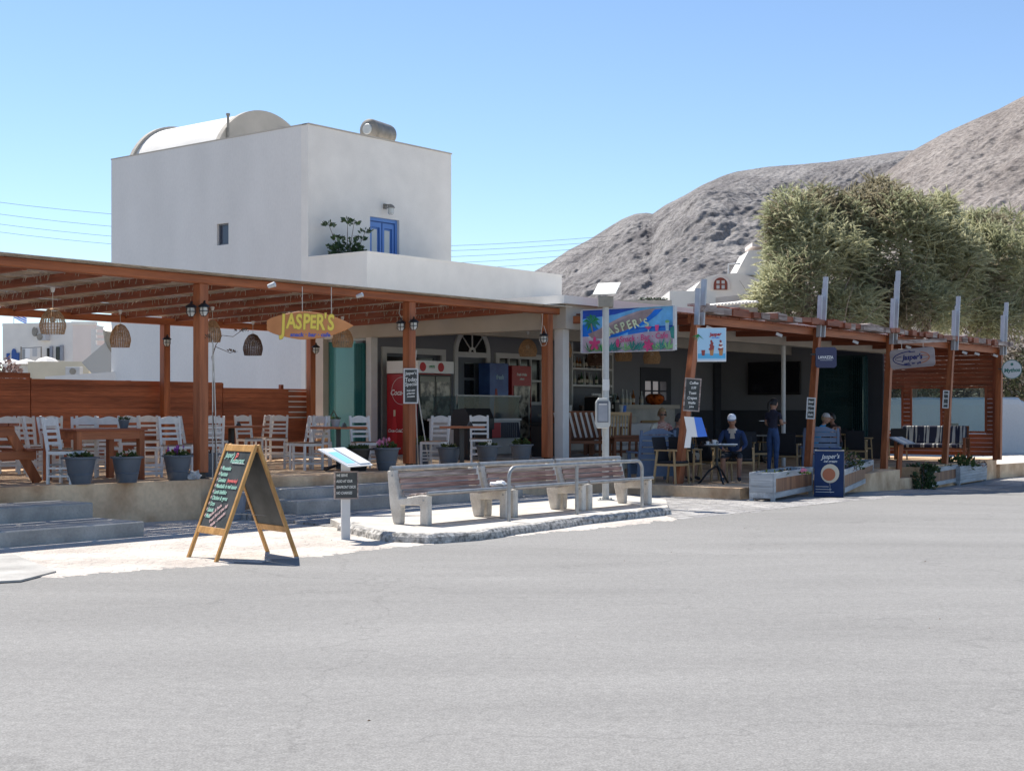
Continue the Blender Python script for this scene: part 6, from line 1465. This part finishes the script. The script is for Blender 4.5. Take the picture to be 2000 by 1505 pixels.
person(p, face_cam(p)+R(152), 'standing waitress seen from behind in dark T-shirt and blue jeans with a dark ponytail', J, RW, E_, ['tshirt', 'skin', 'jean', 'shoew'],
       lambda c: 3 if c.z < .10 else (2 if c.z < 1.0 and abs(c.x) < .25 and c.y > -.16 else (1 if (c.z > 1.40 or (c.y < -.09 and c.z < 1.2) or (abs(c.x) > .155 and c.z < 1.19)) else 0)), (0, -.03, 1.52), (10, 0, -15), ('hair', True, .06), None, False, [('wrL', (.3, -.9, .1), (.8, .3, 0)), ('wrR', (-.4, -.9, .1), (-.8, .3, 0))])
nb = thing('order_pad', 'small white order pad held by the standing waitress', 'notepad', p+Vector((-.27, -.1, 1.16)), R(20)); MB().bx(-.05, .05, -.035, .035, -.002, .008).build('pad', 'pwhite', nb)
# man in blue shirt, grey cap, profile right
p = G(1600, 918, PZ)+Vector((0, .25, .0)); J = seated(.2, .0, 'face')
person(p, face_cam(p)+R(70), 'seated man in grey cap and bright blue shirt, hands at his mouth', J, RD, E_, ['cyanshirt', 'skin', 'shorts', 'shoe'],
       lambda c: 3 if c.z < .10 else (2 if (c.z < .60 and c.y < .3) else (1 if c.z > 1.05 or (c.y < -.32 and c.z > .7) else 0)), (0, -.22, 1.19), (6, 0, 0), ('hairb', False, .0), 'capg', False, hnd(J))
p = G(1638, 910, PZ)+Vector((0, .3, .0)); J = seated(.15, .0, 'table')
person(p, face_cam(p)+R(-50), 'seated dark haired woman facing the man in the bright blue shirt', J, RD, E_, ['tankc', 'skin2', 'shorts', 'shoe'],
       lambda c: 3 if c.z < .10 else (2 if (c.z < .60 and c.y < .3) else (1 if c.z > 1.05 or (abs(c.x) > .2 and c.z < .8) else 0)), (0, -.15, 1.19), (6, 0, 0), ('hair', False, .10), None, False, hnd(J))
# ================================================================ background: left village houses
def Wz(px, d, z): return Vector(((px-CX)/FX*d, d, z))
def zat(py, d): return EYE+(HY-py)*d/FX
vh = thing('village_house', 'white two storey house with blue arched door and shutters, seen below the left pergola roof', 'house', Wz(5, 62, 0), R(-14))
dv_ = Vector((math.cos(vh.rotation_euler.z), math.sin(vh.rotation_euler.z), 0))
def vx(px):      # local x on the front face for an image column
    o = vh.location; p = (px-CX)/FX; return (p*o.y-o.x)/(dv_.x-p*dv_.y)
def vz(px, py): x = vx(px); return zat(py, (vh.location+dv_*x).y)
x1 = vx(142); ztp = vz(70, 636)
b = MB(); b.bx(0, x1, 0, 6, -1, ztp); b.build('wall', 'white', vh)
b = MB(); b.bx(0, x1, -.02, .25, ztp, ztp+.12); b.build('parapet', 'white', vh)
def pane(px0, px1, py0, py1, m_, nm, th=.05, y=-.01): x0, xx = vx(px0), vx(px1); return MB().bx(x0, xx, y-th, y, vz(px0, py1), vz(px0, py0)).build(nm, m_, vh)
b = MB(); cx_ = vx(28); wz = (vx(32.5)-vx(24))/2; zz0 = vz(28, 707); zz1 = vz(28, 688); b.prism([(cx_-wz, zz0), (cx_+wz, zz0), (cx_+wz, zz1)]+[(cx_+wz*math.cos(math.pi*k/10), zz1+wz*1.5*math.sin(math.pi*k/10)) for k in range(1, 10)]+[(cx_-wz, zz1)], -.05, -.005); b.build('arched_door', 'blueshut', vh)
pane(14, 20, 690, 707, 'blueshut', 'shutter'); pane(33, 38.5, 689, 707, 'blueshut', 'shutter', .07); pane(20, 24, 692, 707, 'trim', 'reveal', .03); pane(45, 53, 682, 706, 'canvas', 'door'); pane(93, 97, 680, 698, 'dglass', 'window'); pane(111, 117, 677, 703, 'dglass', 'window', .06)
pane(99, 104, 676, 704, 'pot2', 'shutter', .08); pane(119, 125, 674, 704, 'pot2', 'shutter', .08); 
ac = pane(82, 98, 652, 665, 'cushion', 'air_conditioner', .35); b = MB(); b.prism(ellipse(vx(87), vz(87, 658.5), .14, .14, 14), -.38, -.362); b.build('fan', 'tank', ac)
MB().prism(ellipse(vx(72), vz(72, 648), .12, .2, 14), -.2, -.1).build('satellite_dish', 'tank', vh)
for px0, px1, py0, py1, lab in ((66, 75, 681, 700, 'white towel hanging on the line of the village house'), (80, 89, 681, 697, 'pale grey cloth hanging on the line beside the towel')):
    t = thing('towel', lab, 'towel', vh.location, vh.rotation_euler.z); MB().bx(vx(px0), vx(px1), -.65, -.64, vz(px0, py1), vz(px0, py0)).build('cloth', 'pwhite' if px0 < 70 else 'cushion', t)
cl = thing('clothes_line', 'thin clothes line across the front of the village house', 'clothes line', vh.location, vh.rotation_euler.z); MB().tube([(vx(58), -.645, vz(66, 681)), (vx(97), -.645, vz(90, 679))], .015, 5).build('line', 'wire', cl); 
for px_ in (58, 97): MB().tube([(vx(px_), -.645, vz(px_, 706)), (vx(px_), -.645, vz(px_, 678))], .03, 6).build('line_post', 'tank', cl)
# rose side wing
rw_ = thing('village_house', 'rose tinted plain wing with flat roof right of the blue shuttered house', 'house', Wz(142, 56, 0), 0)
d0 = 56; b = MB(); b.bx(0, (184-142)/FX*d0, .0, 6, -1, zat(634, d0)); b.build('wall', 'pinkw', rw_); MB().bx(-.05, (184-142)/FX*d0+.05, -.04, .25, zat(634, d0), zat(634, d0)+.12).build('parapet', 'white', rw_)
lw = thing('yard_wall', 'low cream yard wall carrying an air conditioner in front of the village house', 'wall', Wz(16, 52, 0), 0)
d0 = 52; b = MB(); b.bx(0, (60-16)/FX*d0, 0, .3, -1, zat(711, d0)); b.build('wall', 'white2', lw); b = MB(); b.bx((60-16)/FX*d0, (178-16)/FX*d0, -.3, .3, -1, zat(706.5, d0)); b.build('wall', 'cream', lw)
b = MB()
for px in (20, 50, 90): b.lathe([(.45, 0), (.3, .12), (0, .2)], 10, ((px-16)/FX*d0, .1, zat(711 if px < 60 else 706.5, d0)))
b.build('plaster_mound', 'white', lw)
au = thing('air_conditioner', 'outdoor air conditioner unit in front of the low cream yard wall', 'air conditioner', Wz(131, 51, zat(733, 51)), 0)
w_ = 28/FX*51; h_ = 17/FX*51; MB().bx(0, w_, -.2, .2, 0, h_).build('case', 'cushion', au, bevel=.01); b = MB(); b.prism(ellipse(w_*.52, h_*.45, h_*.38, h_*.38, 18), -.215, -.201); b.build('fan_grille', 'tank', au)
bb = thing('village_house', 'bluish shaded house with roof railing behind the fence, beside the tall white house', 'house', Wz(178, 50, 0), 0)
d0 = 50; b = MB(); b.bx(0, 3, 0, 5, -1, zat(674, d0)); b.build('wall', 'white2', bb); b = MB(); b.bx(0, .16, 0, .16, zat(674, d0), zat(642, d0)); b.build('pillar', 'white2', bb)
b = MB()
for k, z in enumerate((674-9, 674-20, 674-31)): b.bx(.16, 1.6, .02, .07, zat(z, d0), zat(z, d0)+.09)
b.build('roof_railing', 'white', bb)
b = MB(); b.bx(-.2, 3.2, 5.2, 9, -1, zat(627, d0+6)); b.build('rear_wall', 'pinkw', bb)
sw = thing('solar_heater', 'solar water heater with slanting panel against the tall white house', 'solar heater', Wz(215, 47, zat(728, 47)), 0)
b = MB(); b.lathe([(0, -.5), (.34, -.48), (.36, -.4), (.36, .4), (.34, .48), (0, .5)], 20, cap=False); b.xf(Matrix.Translation((.1, .3, 1.05)) @ Matrix.Rotation(R(25), 4, 'X')); b.build('tank', 'tank', sw, smooth=True)
b = MB(); b.bar((-.55, -.2, 0), (.15, .2, .72), .9, .06, up=(0, 1, .3)); b.build('panel', 'canvas', sw); b = MB(); b.bar((.1, .3, 0), (.1, .3, .8), .04, .04); b.bar((.3, -.1, 0), (-.1, .2, .5), .03, .03); b.build('stand', 'steel', sw)
lr = thing('low_roof', 'low sunlit white flat roof strip just above the board fence', 'roof', Wz(88, 41, 0), 0)
d0 = 41; b = MB(); b.slabpoly([(0, 0), ((226-88)/FX*d0+.4, 0), ((226-88)/FX*d0+.4, 3.5), (0, 3.5)], -1, [zat(735, d0), zat(725, d0)+.02, zat(723, d0)+.1, zat(731, d0)]); b.build('roof_slab', 'white', lr)
sb_ = thing('dry_bush', 'pale dry bush beside the left village house just above the fence', 'bush', Wz(8, 48, zat(750, 48)), 0); foliage(sb_, .5, 1.0, 500, 'pinktwig', 5, 0, ls=.12); MB().tube([(0, 0, -1), (0, 0, .5)], .03, 6).build('stem', 'twig', sb_)
fl_ = thing('flag', 'blue and white striped flag on a pole on the roof of the village house', 'flag', Wz(27, 63, zat(636, 63)), 0)
MB().tube([(0, 0, 0), (0, 0, 1.0)], .02, 6).build('flagpole', 'trim', fl_)
for k in range(9):
    vs = []; n = 8
    for i in range(n+1):
        for z in (.1+k*.05, .15+k*.05): vs.append((i*.07, .05*math.sin(i*1.1), z+.25+(.0 if i == 0 else -.035*i)))
    b = MB().add(vs, [(2*i, 2*i+2, 2*i+3, 2*i+1) for i in range(n)]); b.build('stripe', 'bluep' if k % 2 == 0 else 'pwhite', fl_)

# balcony shrub on the tall house
bp_ = thing('balcony_shrub', 'leggy green shrub growing on the balcony left of the blue door', 'shrub', H(.62, -.75)+Vector((0, 0, 4.62)), 0)
foliage(bp_, .38, .60, 480, 'leafd', 3, .75, ls=.10)
b = MB(); tips = [(-.46, .0, 1.66), (-.25, .1, 1.35), (.02, 0, 1.78), (.18, 0, 1.70), (.46, .1, 1.5), (.35, 0, 1.3), (-.36, 0, 1.1), (.38, 0, .95)]
for t_ in tips: b.tube([(0, 0, 0), (t_[0]*.35, t_[1], t_[2]*.55), t_], [.02, .012, .005], 5)
b.build('stems', 'twig', bp_)
for i, t_ in enumerate(tips): foliage(bp_, .13, .12, 45, 'leafd', 20+i, t_[2]-.06, ls=.08, cx=t_[0], cy=t_[1])

# power lines
for nm, lab, pts_ in (('power_lines', 'four thin power lines crossing the sky left of the tall white house', [((0, 379), (222, 412)), ((0, 400), (222, 437)), ((0, 420), (222, 456)), ((0, 436), (222, 471)), ((0, 455), (222, 487))][:4]),
                      ('power_lines', 'thin power lines between the tall white house and the mountain', [((884, 470), (1148, 461)), ((884, 479), (1130, 472)), ((884, 491), (1110, 484)), ((884, 503), (1090, 497)), ((884, 513), (1070, 511))])):
    t = thing(nm, lab, 'power lines', (0, 70, 0), 0)
    for (a, c) in pts_:
        left = a[0] < 800; ex = 0 if left else 0
        P0 = W(a[0]-(400 if left else 300), a[1]-(50 if left else -14), 70); P1 = W(c[0]+(150 if left else 60), c[1]+(18 if left else -1), 70 if left else 80); P0.y -= 70; P1.y -= 70; ln = []
        for k in range(13): q_ = P0.lerp(P1, k/12); q_.z -= .35*math.sin(math.pi*k/12) if left else .2*math.sin(math.pi*k/12); ln.append(q_)
        MB().tube(ln, .011, 4).build('wire', 'wire', t)

# right hand houses behind the restaurant
dh = thing('vaulted_house', 'white vaulted house with arched red window, between the restaurant roof and the big tree', 'house', Wz(1350, 60, 0), 0)
k = 60/FX; X6 = lambda px: (px-1350)*k; Z6 = lambda py: zat(py, 60)
b = MB(); b.prism([(X6(1352), -.5), (X6(1500), -.5), (X6(1500), Z6(548)), (X6(1440), Z6(533)), (X6(1400), Z6(536)), (X6(1382), Z6(540)), (X6(1368), Z6(549)), (X6(1358), Z6(562)), (X6(1352), Z6(578))], 0, 6); b.build('wall', 'white', dh)
b = MB(); b.prism([(X6(1440), Z6(535)), (X6(1466), Z6(487)), (X6(1505), Z6(484)), (X6(1520), Z6(535))], .5, 3); b.build('chimney_block', 'white', dh); MB().bx(X6(1474), X6(1530), .6, 2.5, Z6(478), Z6(470)).build('chimney_cap', 'pinkw', dh)
aw = MB(); arch_ring(aw, X6(1407), Z6(556), 14*k, 19*k, -.06, .01, 14); aw.bx(X6(1388), X6(1393), -.06, .01, Z6(566), Z6(556)); aw.bx(X6(1421), X6(1426), -.06, .01, Z6(566), Z6(556)); aw = aw.build('window_surround', 'pinkw', dh)
b = MB(); b.prism([(X6(1394), Z6(566)), (X6(1420), Z6(566)), (X6(1420), Z6(555))]+[(X6(1407)+13*k*math.cos(math.pi*i/10), Z6(555)+13*k*math.sin(math.pi*i/10)) for i in range(1, 10)]+[(X6(1394), Z6(555))], -.05, -.005); wd_ = b.build('window', 'redwood', dh)
b = MB(); b.bx(X6(1399), X6(1405), -.06, -.052, Z6(564), Z6(557)); b.bx(X6(1409), X6(1415), -.06, -.052, Z6(564), Z6(557)); b.bx(X6(1399), X6(1405), -.06, -.052, Z6(554), Z6(548)); b.bx(X6(1409), X6(1415), -.06, -.052, Z6(554), Z6(548)); b.build('pane', 'cushion', wd_)
MB().tube([(X6(1423), 0, Z6(535)), (X6(1423), 0, Z6(516)), (X6(1446), 0, Z6(515))], .04, 6).build('pipe', 'trim', dh)
wb2 = thing('boundary_wall', 'white block wall with dark crack line in front of the vaulted house', 'wall', Wz(1308, 54, 0), 0); k = 54/FX
b = MB(); b.bx(0, (1398-1308)*k, 0, 3, -.5, zat(568, 54)); b.build('wall', 'white', wb2); b = MB(); b.slabpoly([((1398-1308)*k, .2), ((1500-1308)*k, .2), ((1500-1308)*k, 3), ((1398-1308)*k, 3)], -.5, [zat(580, 54), zat(570, 54), zat(570, 54), zat(578, 54)]); b.build('wall', 'pinkw', wb2)
wc = thing('boundary_wall', 'low cream wall with small dark plants on top, directly left of the white block wall', 'wall', Wz(1130, 50, 0), 0); k = 50/FX
b = MB(); b.bx(0, (1312-1130)*k, 0, .4, -.5, zat(586, 50)); b.build('wall', 'beige', wc)
for i, px in enumerate((1255, 1268, 1283, 1296)):
    t = thing('wall_plant', 'tiny dark plant on the low cream wall, %s from the left' % ORD[i], 'plant', Wz(px, 50.2, zat(586, 50)), 0, 'plants on the low cream wall'); foliage(t, .10, .12, 40, 'leafd', i+1, 0, ls=.06); MB().lathe([(.05, 0), (.07, .05)], 8).build('base', 'soil', t)
tr_ = thing('tiled_shed', 'small shed with pale tiled roof edge under the left side of the big tree', 'shed', Wz(1395, 50, 0), 0); k = 50/FX
b = MB(); b.bx(0, (1480-1395)*k, 0, 2.5, -.5, zat(600, 50)); b.build('wall', 'tankwall', tr_); b = MB(); b.add([(0, -.2, zat(598, 50)), ((1480-1395)*k, -.2, zat(590, 50)), ((1480-1395)*k, 2.6, zat(574, 50)), (0, 2.6, zat(588, 50)), (0, -.2, zat(600, 50)), ((1480-1395)*k, -.2, zat(592, 50)), ((1480-1395)*k, 2.6, zat(576, 50)), (0, 2.6, zat(590, 50))], [(0, 1, 2, 3), (7, 6, 5, 4), (4, 5, 1, 0), (5, 6, 2, 1), (6, 7, 3, 2), (7, 4, 0, 3)]); b.build('roof', 'membrane', tr_)
b = MB(); [b.tube([(i*.12, -.28, zat(598-i*.55, 50)+.02), (i*.12, 2.4, zat(588-i*.6, 50)+.03)], .045, 6) for i in range(13)]; b.build('roof_tiles', 'membrane', tr_)
# white low wall beyond the screen
lwW = thing('roadside_wall', 'rough whitewashed roadside wall with rounded top beyond the slatted screen', 'wall', Wz(1700, 54, 0), R(-12)); k = 54/FX
bmw = bmesh.new(); L_ = 5.7; H_ = zat(778, 52)-gz(30, 52)
b = MB(); n = 60; prof = [(0, -.6), (0, H_*.9), (.06, H_*.98), (.22, H_+.02), (.38, H_*.97), (.45, H_*.9), (.45, -.6)]; vs = []
for i in range(n+1):
    x = L_*i/n; e = 1 if i < n-3 else .96-.05*(i-n+3)**1.3*.3
    for y, z in prof: vs.append((x, y+.03*noise.noise(Vector((x*2, z, 1))), (z*e if z > 0 else z)+(.05*noise.noise(Vector((x*1.5, y*3, 5))) if z > 1 else 0)-.35))
m_ = len(prof); b.add(vs, [(i*m_+j, (i+1)*m_+j, (i+1)*m_+j+1, i*m_+j+1) for i in range(n) for j in range(m_-1)]+[tuple(range(m_))[::-1], tuple(n*m_+j for j in range(m_))]); b.f = [f[::-1] for f in b.f]
b.build('wall', 'white2', lwW)
gp = thing('plank_bench', 'long grey plank bench against the whitewashed roadside wall at the far right', 'bench', G(1946, 884)+Vector((0, 0, 0)), R(35)) 
d_ = gp.location.y; b = MB()
for i in range(4): b.bx(-.3, 1.9, -.02, .01, .12+i*.16, .26+i*.16)
b.build('front_planks', 'gray_x', gp); MB().bx(-.3, 1.9, 0, .5, .76, .80).build('seat', 'gray_x', gp)
for x in (-.25, 1.85): MB().bx(x-.03, x+.03, .03, .45, 0, .76).build('leg', 'gray_z', gp)

# dark scrub and bank beyond
M['scrub'] = mat('dry_scrub', (.10, .085, .055), .95, .5, 3, .6, 20, col2=(.24, .20, .15), spec=.1)
def blob_bush(loc, rx, ry, rz_, label, m1='leafolive', m2='twigg', n=2500, seed=1, ls=.32, stems=8):
    t = thing('scrub_bush', label, 'bush', loc, 0, 'scrub bushes beyond the seating'); rnd = random.Random(seed)
    for mm, nn in ((m1, n), (m2, n//2)):
        vs = []; fs = []
        for i in range(nn):
            a, u_, rr = rnd.uniform(0, 6.283), rnd.uniform(-.1, 1), rnd.random()**.4; s_ = math.sqrt(max(0, 1-u_*u_))
            c = Vector((rx*rr*s_*math.cos(a), ry*rr*s_*math.sin(a), rz_*rr*u_)); c *= 1+.25*noise.noise(c*.9+Vector((seed, 0, 0)))
            d = Vector((rnd.uniform(-1, 1), rnd.uniform(-1, 1), rnd.uniform(-.2, 1))).normalized(); s2 = d.cross(Vector((rnd.uniform(-1, 1), rnd.uniform(-1, 1), rnd.uniform(-1, 1)))).normalized()*ls*.16
            l = ls*rnd.uniform(.6, 1.3); k_ = len(vs); vs += [c-s2, c+s2, c+d*l]; fs.append((k_, k_+1, k_+2))
        MB().add(vs, fs).build('foliage' if mm == m1 else 'twigs', mm, t)
    b = MB()
    for i in range(stems):
        a = rnd.uniform(0, 6.283); b.tube([(0, 0, -.3), (rx*.3*math.cos(a), ry*.3*math.sin(a), rz_*.4), (rx*.75*math.cos(a), ry*.6*math.sin(a), rz_*rnd.uniform(.5, .9))], [.05, .03, .01], 5)
    b.build('stems', 'twig', t)
for i, (px, d, rx, rz_, lab, m1) in enumerate(((1750, 66, 3.0, 3.2, 'dark green scrub bush seen through the left screen window', 'leafolive'), (1800, 72, 3.4, 3.6, 'large grey brown scrub bush seen through the middle screen window', 'twigg'), (1885, 68, 3.2, 3.4, 'dull brown scrub bush seen through the right screen window', 'twigg'), (1965, 66, 2.8, 3.8, 'dry bare scrub bush behind the round sign', 'twigg'), (2040, 60, 2.8, 3.4, 'olive scrub bush cut by the right edge of the photo', 'leafolive'))):
    blob_bush(Wz(px, d, gz((px-CX)/FX*d, d)), rx, rx*.7, rz_*1.3, lab, m1, 'twigg', 9000, i+3)
# ================================================================ big tamarisk trees
def tamarisk(lobes, base, label, seed, n_plumes, trunk_pts):
    """lobes: (px, py, rx_px, ry_px, d) ellipsoids; plumes of thin drooping sprays are spread over them"""
    t = thing('tamarisk_tree', label, 'tree', base, 0, 'feathery tamarisk trees behind the restaurant'); rnd = random.Random(seed)
    L3 = []
    for px, py, rx, ry, d in lobes:
        c = W(px, py, d)-base; L3.append((c, rx/FX*d, ry/FX*d))
    groups = {0: ([], []), 1: ([], []), 2: ([], [])}
    wts = [l[1]*l[2] for l in L3]
    for i in range(n_plumes):
        c, rx, rz_ = rnd.choices(L3, wts)[0]
        a = rnd.uniform(0, 6.283); u_ = rnd.uniform(-.85, 1); s_ = math.sqrt(1-u_*u_); rr = rnd.uniform(.25, 1.0)**.4*(1.06 if rnd.random() < .12 else 1)
        n0 = Vector((s_*math.cos(a), s_*math.sin(a), u_))
        p = c+Vector((n0.x*rx*rr*.93, n0.y*rx*.7*rr, n0.z*rz_*rr*.93)); lump = noise.noise(p*.55+Vector((seed, 0, 0)))
        if lump < -.26 and rnd.random() < .6: continue
        p += n0*lump*.55
        ln = rnd.uniform(.25, .6); axis_ = (n0*.45+Vector((rnd.uniform(-.9, .9), rnd.uniform(-.9, .9), rnd.uniform(-.1, .8)))).normalized()
        tone = noise.noise(p*.45+Vector((0, seed, 9)))+rnd.uniform(-.25, .25); g = 0 if tone > .12 else (1 if tone > -.22 else 2)
        vs, fs = groups[g]
        q_ = p.copy(); dr = axis_.copy(); steps = 5
        for st in range(steps):
            q2_ = q_+dr*ln/steps; dr = (dr+Vector((rnd.uniform(-.1, .1), rnd.uniform(-.1, .1), -.12))).normalized()
            for _ in range(4):
                sd_ = Vector((rnd.uniform(-1, 1), rnd.uniform(-1, 1), rnd.uniform(-.5, .7))); tip = q2_+(sd_*.6+dr).normalized()*rnd.uniform(.07, .16); wv = dr.cross(sd_).normalized()*rnd.uniform(.010, .022)
                k = len(vs); vs += [q_-wv, q_+wv, tip]; fs.append((k, k+1, k+2))
            q_ = q2_
    cr = None
    for g, m_ in ((0, 'tam_light'), (1, 'tam_mid'), (2, 'tam_brown')):
        o = MB().add(*groups[g]).build('crown', m_, t)
    for i, pts in enumerate(trunk_pts):
        p3 = [W(px, py, d)-base for px, py, d in pts]; p3[0].z = -.3 if i == 0 else p3[0].z
        MB().tube(p3, [(.32 if i == 0 else .12)*(1-.8*k/(len(p3)-1)) for k in range(len(p3))], 8).build('trunk' if i == 0 else 'limb', 'twig', t)
    b = MB()
    for i in range(150):
        c, rx, rz_ = rnd.choices(L3, wts)[0]; s0 = c+Vector((rnd.uniform(-.4, .4)*rx, rnd.uniform(-.5, .2)*rx, -rz_*rnd.uniform(.5, 1.1))); e = s0+Vector((rnd.uniform(-1.0, 1.0), rnd.uniform(-.6, .3), rnd.uniform(.5, 1.6)))
        m0 = s0.lerp(e, .5)+Vector((rnd.uniform(-.1, .1), 0, .1)); b.tube([s0, m0, e], [.022, .014, .006], 4)
    b.build('bare_twigs', 'twigp', t)
    return t
D1, D2, D3 = 54, 57, 60
tamarisk([(1595, 520, 112, 138, D1), (1560, 570, 95, 85, D1-1), (1545, 440, 55, 55, D1), (1610, 425, 55, 60, D1+1), (1500, 590, 52, 60, D1-1), (1650, 600, 70, 55, D1-1), (1650, 470, 60, 90, D1+1)],
         Wz(1600, D1, -.38), 'leftmost feathery tamarisk tree, its crown touching the white vaulted house', 5, 9500, [[(1600, 810, D1), (1590, 700, D1), (1570, 600, D1), (1560, 500, D1)], [(1592, 700, D1), (1640, 600, D1), (1665, 520, D1)]])
tamarisk([(1750, 505, 125, 135, D2-1), (1720, 420, 60, 62, D2), (1795, 425, 68, 58, D2), (1835, 430, 50, 60, D2), (1700, 590, 80, 60, D2-2), (1790, 600, 95, 55, D2-2), (1660, 430, 45, 55, D2-1), (1850, 520, 70, 90, D2-1)],
         Wz(1760, D2, -.38), 'middle feathery tamarisk tree with the highest crown, bare twigs showing under it', 9, 14000, [[(1775, 810, D2), (1780, 700, D2), (1765, 600, D2), (1760, 480, D2)], [(1780, 690, D2), (1830, 610, D2-1), (1850, 570, D2)], [(1779, 680, D2), (1810, 640, D2-2), (1838, 590, D2-2)]])
tamarisk([(1925, 550, 105, 112, D3-2), (1900, 480, 70, 75, D3-1), (1965, 500, 65, 70, D3), (1885, 610, 75, 50, D3-3), (1965, 615, 70, 50, D3-3), (2040, 540, 70, 100, D3-1)],
         Wz(1930, D3, -.38), 'rightmost feathery tamarisk tree reaching past the right edge of the photo', 13, 9800, [[(1930, 810, D3), (1925, 700, D3), (1935, 600, D3), (1940, 500, D3)], [(1928, 690, D3), (1890, 620, D3), (1870, 560, D3)]])

# ================================================================ mountain
def rock():
    m = mat('grey_rock', (.235, .217, .215), .95, .2, .05, 0, 1, col2=(.345, .322, .308), thr=(.35, .65), spec=.1); n = m.node_tree; L = n.links.new; b = n.nodes['Principled BSDF']  # rock grey with a pale lilac tint that stands in for haze
    tc = n.nodes.new('ShaderNodeTexCoord'); base = b.inputs['Base Color'].links[0].from_socket
    n1 = n.nodes.new('ShaderNodeTexNoise'); n1.inputs['Scale'].default_value = .85; n1.inputs['Detail'].default_value = 9; n1.inputs['Roughness'].default_value = .7; L(tc.outputs['Object'], n1.inputs['Vector'])
    r1 = n.nodes.new('ShaderNodeMapRange'); r1.inputs[1].default_value = .36; r1.inputs[2].default_value = .66; r1.inputs[3].default_value = .58; r1.inputs[4].default_value = 1.45; L(n1.outputs[0], r1.inputs[0])
    v = n.nodes.new('ShaderNodeVectorMath'); v.operation = 'SCALE'; L(base, v.inputs[0]); L(r1.outputs[0], v.inputs['Scale']); L(v.outputs[0], b.inputs['Base Color'])
    bp = n.nodes.new('ShaderNodeBump'); bp.inputs['Strength'].default_value = 1; bp.inputs['Distance'].default_value = 1.3; L(n1.outputs[0], bp.inputs['Height']); L(bp.outputs[0], b.inputs['Normal'])
    return m
M['rock'] = rock()
M['rockp'] = rock(); M['rockp'].node_tree.nodes['Color Ramp'].color_ramp.elements[0].color = (.26, .225, .205, 1); M['rockp'].node_tree.nodes['Color Ramp'].color_ramp.elements[1].color = (.385, .34, .31, 1)
def interp(pl, x):
    if x <= pl[0][0]: return pl[0][1]
    for (a, c), (e, f) in zip(pl, pl[1:]):
        if x <= e: return c+(f-c)*(x-a)/(e-a)
    return pl[-1][1]
def ridge(v): return 1-abs(v)*2
def mountain(name, sky_pl, d0f, d1, px0, px1, nx, nr, seed, amp, m_='rock'):
    vs = []
    for i in range(nx+1):
        px = px0+(px1-px0)*i/nx; ys_ = interp(sky_pl, px); zs_ = zat(ys_, d1); d0 = d0f(px)
        for j in range(nr+1):
            t = j/nr; d = d0+(d1-d0)*t; prof = (t**.92)*.94+.06*t*t
            z = -1+(zs_+1)*prof
            p = Vector(((px-CX)/FX*d, d, z)); q_ = Vector((p.x*.010+seed, p.y*.010, p.z*.016))
            big = ridge(noise.noise(Vector((p.x*.012+p.z*.008+seed, p.y*.004, 1))))-.5; mid = ridge(noise.noise(q_*3.3))-.5; al = p.x*.80+p.z*.60; cr = -p.x*.60+p.z*.80; sm = ridge(noise.noise(Vector((al*.035, cr*.11, seed))))-.5; fn = noise.noise(Vector((al*.12, cr*.34, p.y*.1+seed))); ff = noise.noise(Vector((al*.32, cr*.8, p.y*.3)))
            env = min(1, 4*t)*min(1, (1-t)*7+.06); h = amp*(big*.7+mid*.10+sm*.08+fn*.14+ff*.12)*env
            if seed < 5: ex = (px-1375)/70; ey = (HY-(z-EYE)*-1*0-0); yy = HY-(z-EYE)*FX/d; ey = (yy-485+.35*(px-1375))/34; h += 11*math.exp(-ex*ex)*(1/(1+math.exp(ey*4)))*math.exp(-max(0, -ey-1.2)**2)
            off = Vector((-.15, -.75, .55))*h
            if t > .97: off.z = max(off.z, -.5)
            vs.append(p+off)
        d = d1+60; vs.append(Vector(((px-CX)/FX*d, d, -5)))
    n = nr+2; b = MB(); b.add(vs, [(i*n+j, (i+1)*n+j, (i+1)*n+j+1, i*n+j+1) for i in range(nx) for j in range(n-1)])
    return tag(b.build(name, m_, smooth=False), kind='structure')
main_sky = [(900, 640), (1000, 575), (1042, 530), (1075, 512), (1110, 488), (1150, 468), (1190, 443), (1215, 428), (1240, 418), (1262, 416), (1275, 418), (1300, 400), (1340, 380), (1370, 362), (1410, 343), (1440, 334), (1500, 325), (1560, 321), (1620, 316), (1700, 305), (1760, 296), (1830, 290), (2300, 270)]
mountain('mountain', main_sky, lambda px: 260+max(0, (1500-px))*.1, 560, 930, 2250, 620, 190, 3.7, 11.5)
near_sky = [(1330, 700), (1480, 560), (1600, 440), (1700, 362), (1745, 325), (1785, 293), (1840, 262), (1900, 235), (1950, 214), (2000, 188), (2060, 150), (2200, 90), (2400, 20)]
mountain('mountain_slope', near_sky, lambda px: 230, 430, 1400, 2350, 460, 170, 8.1, 9, 'rockp')
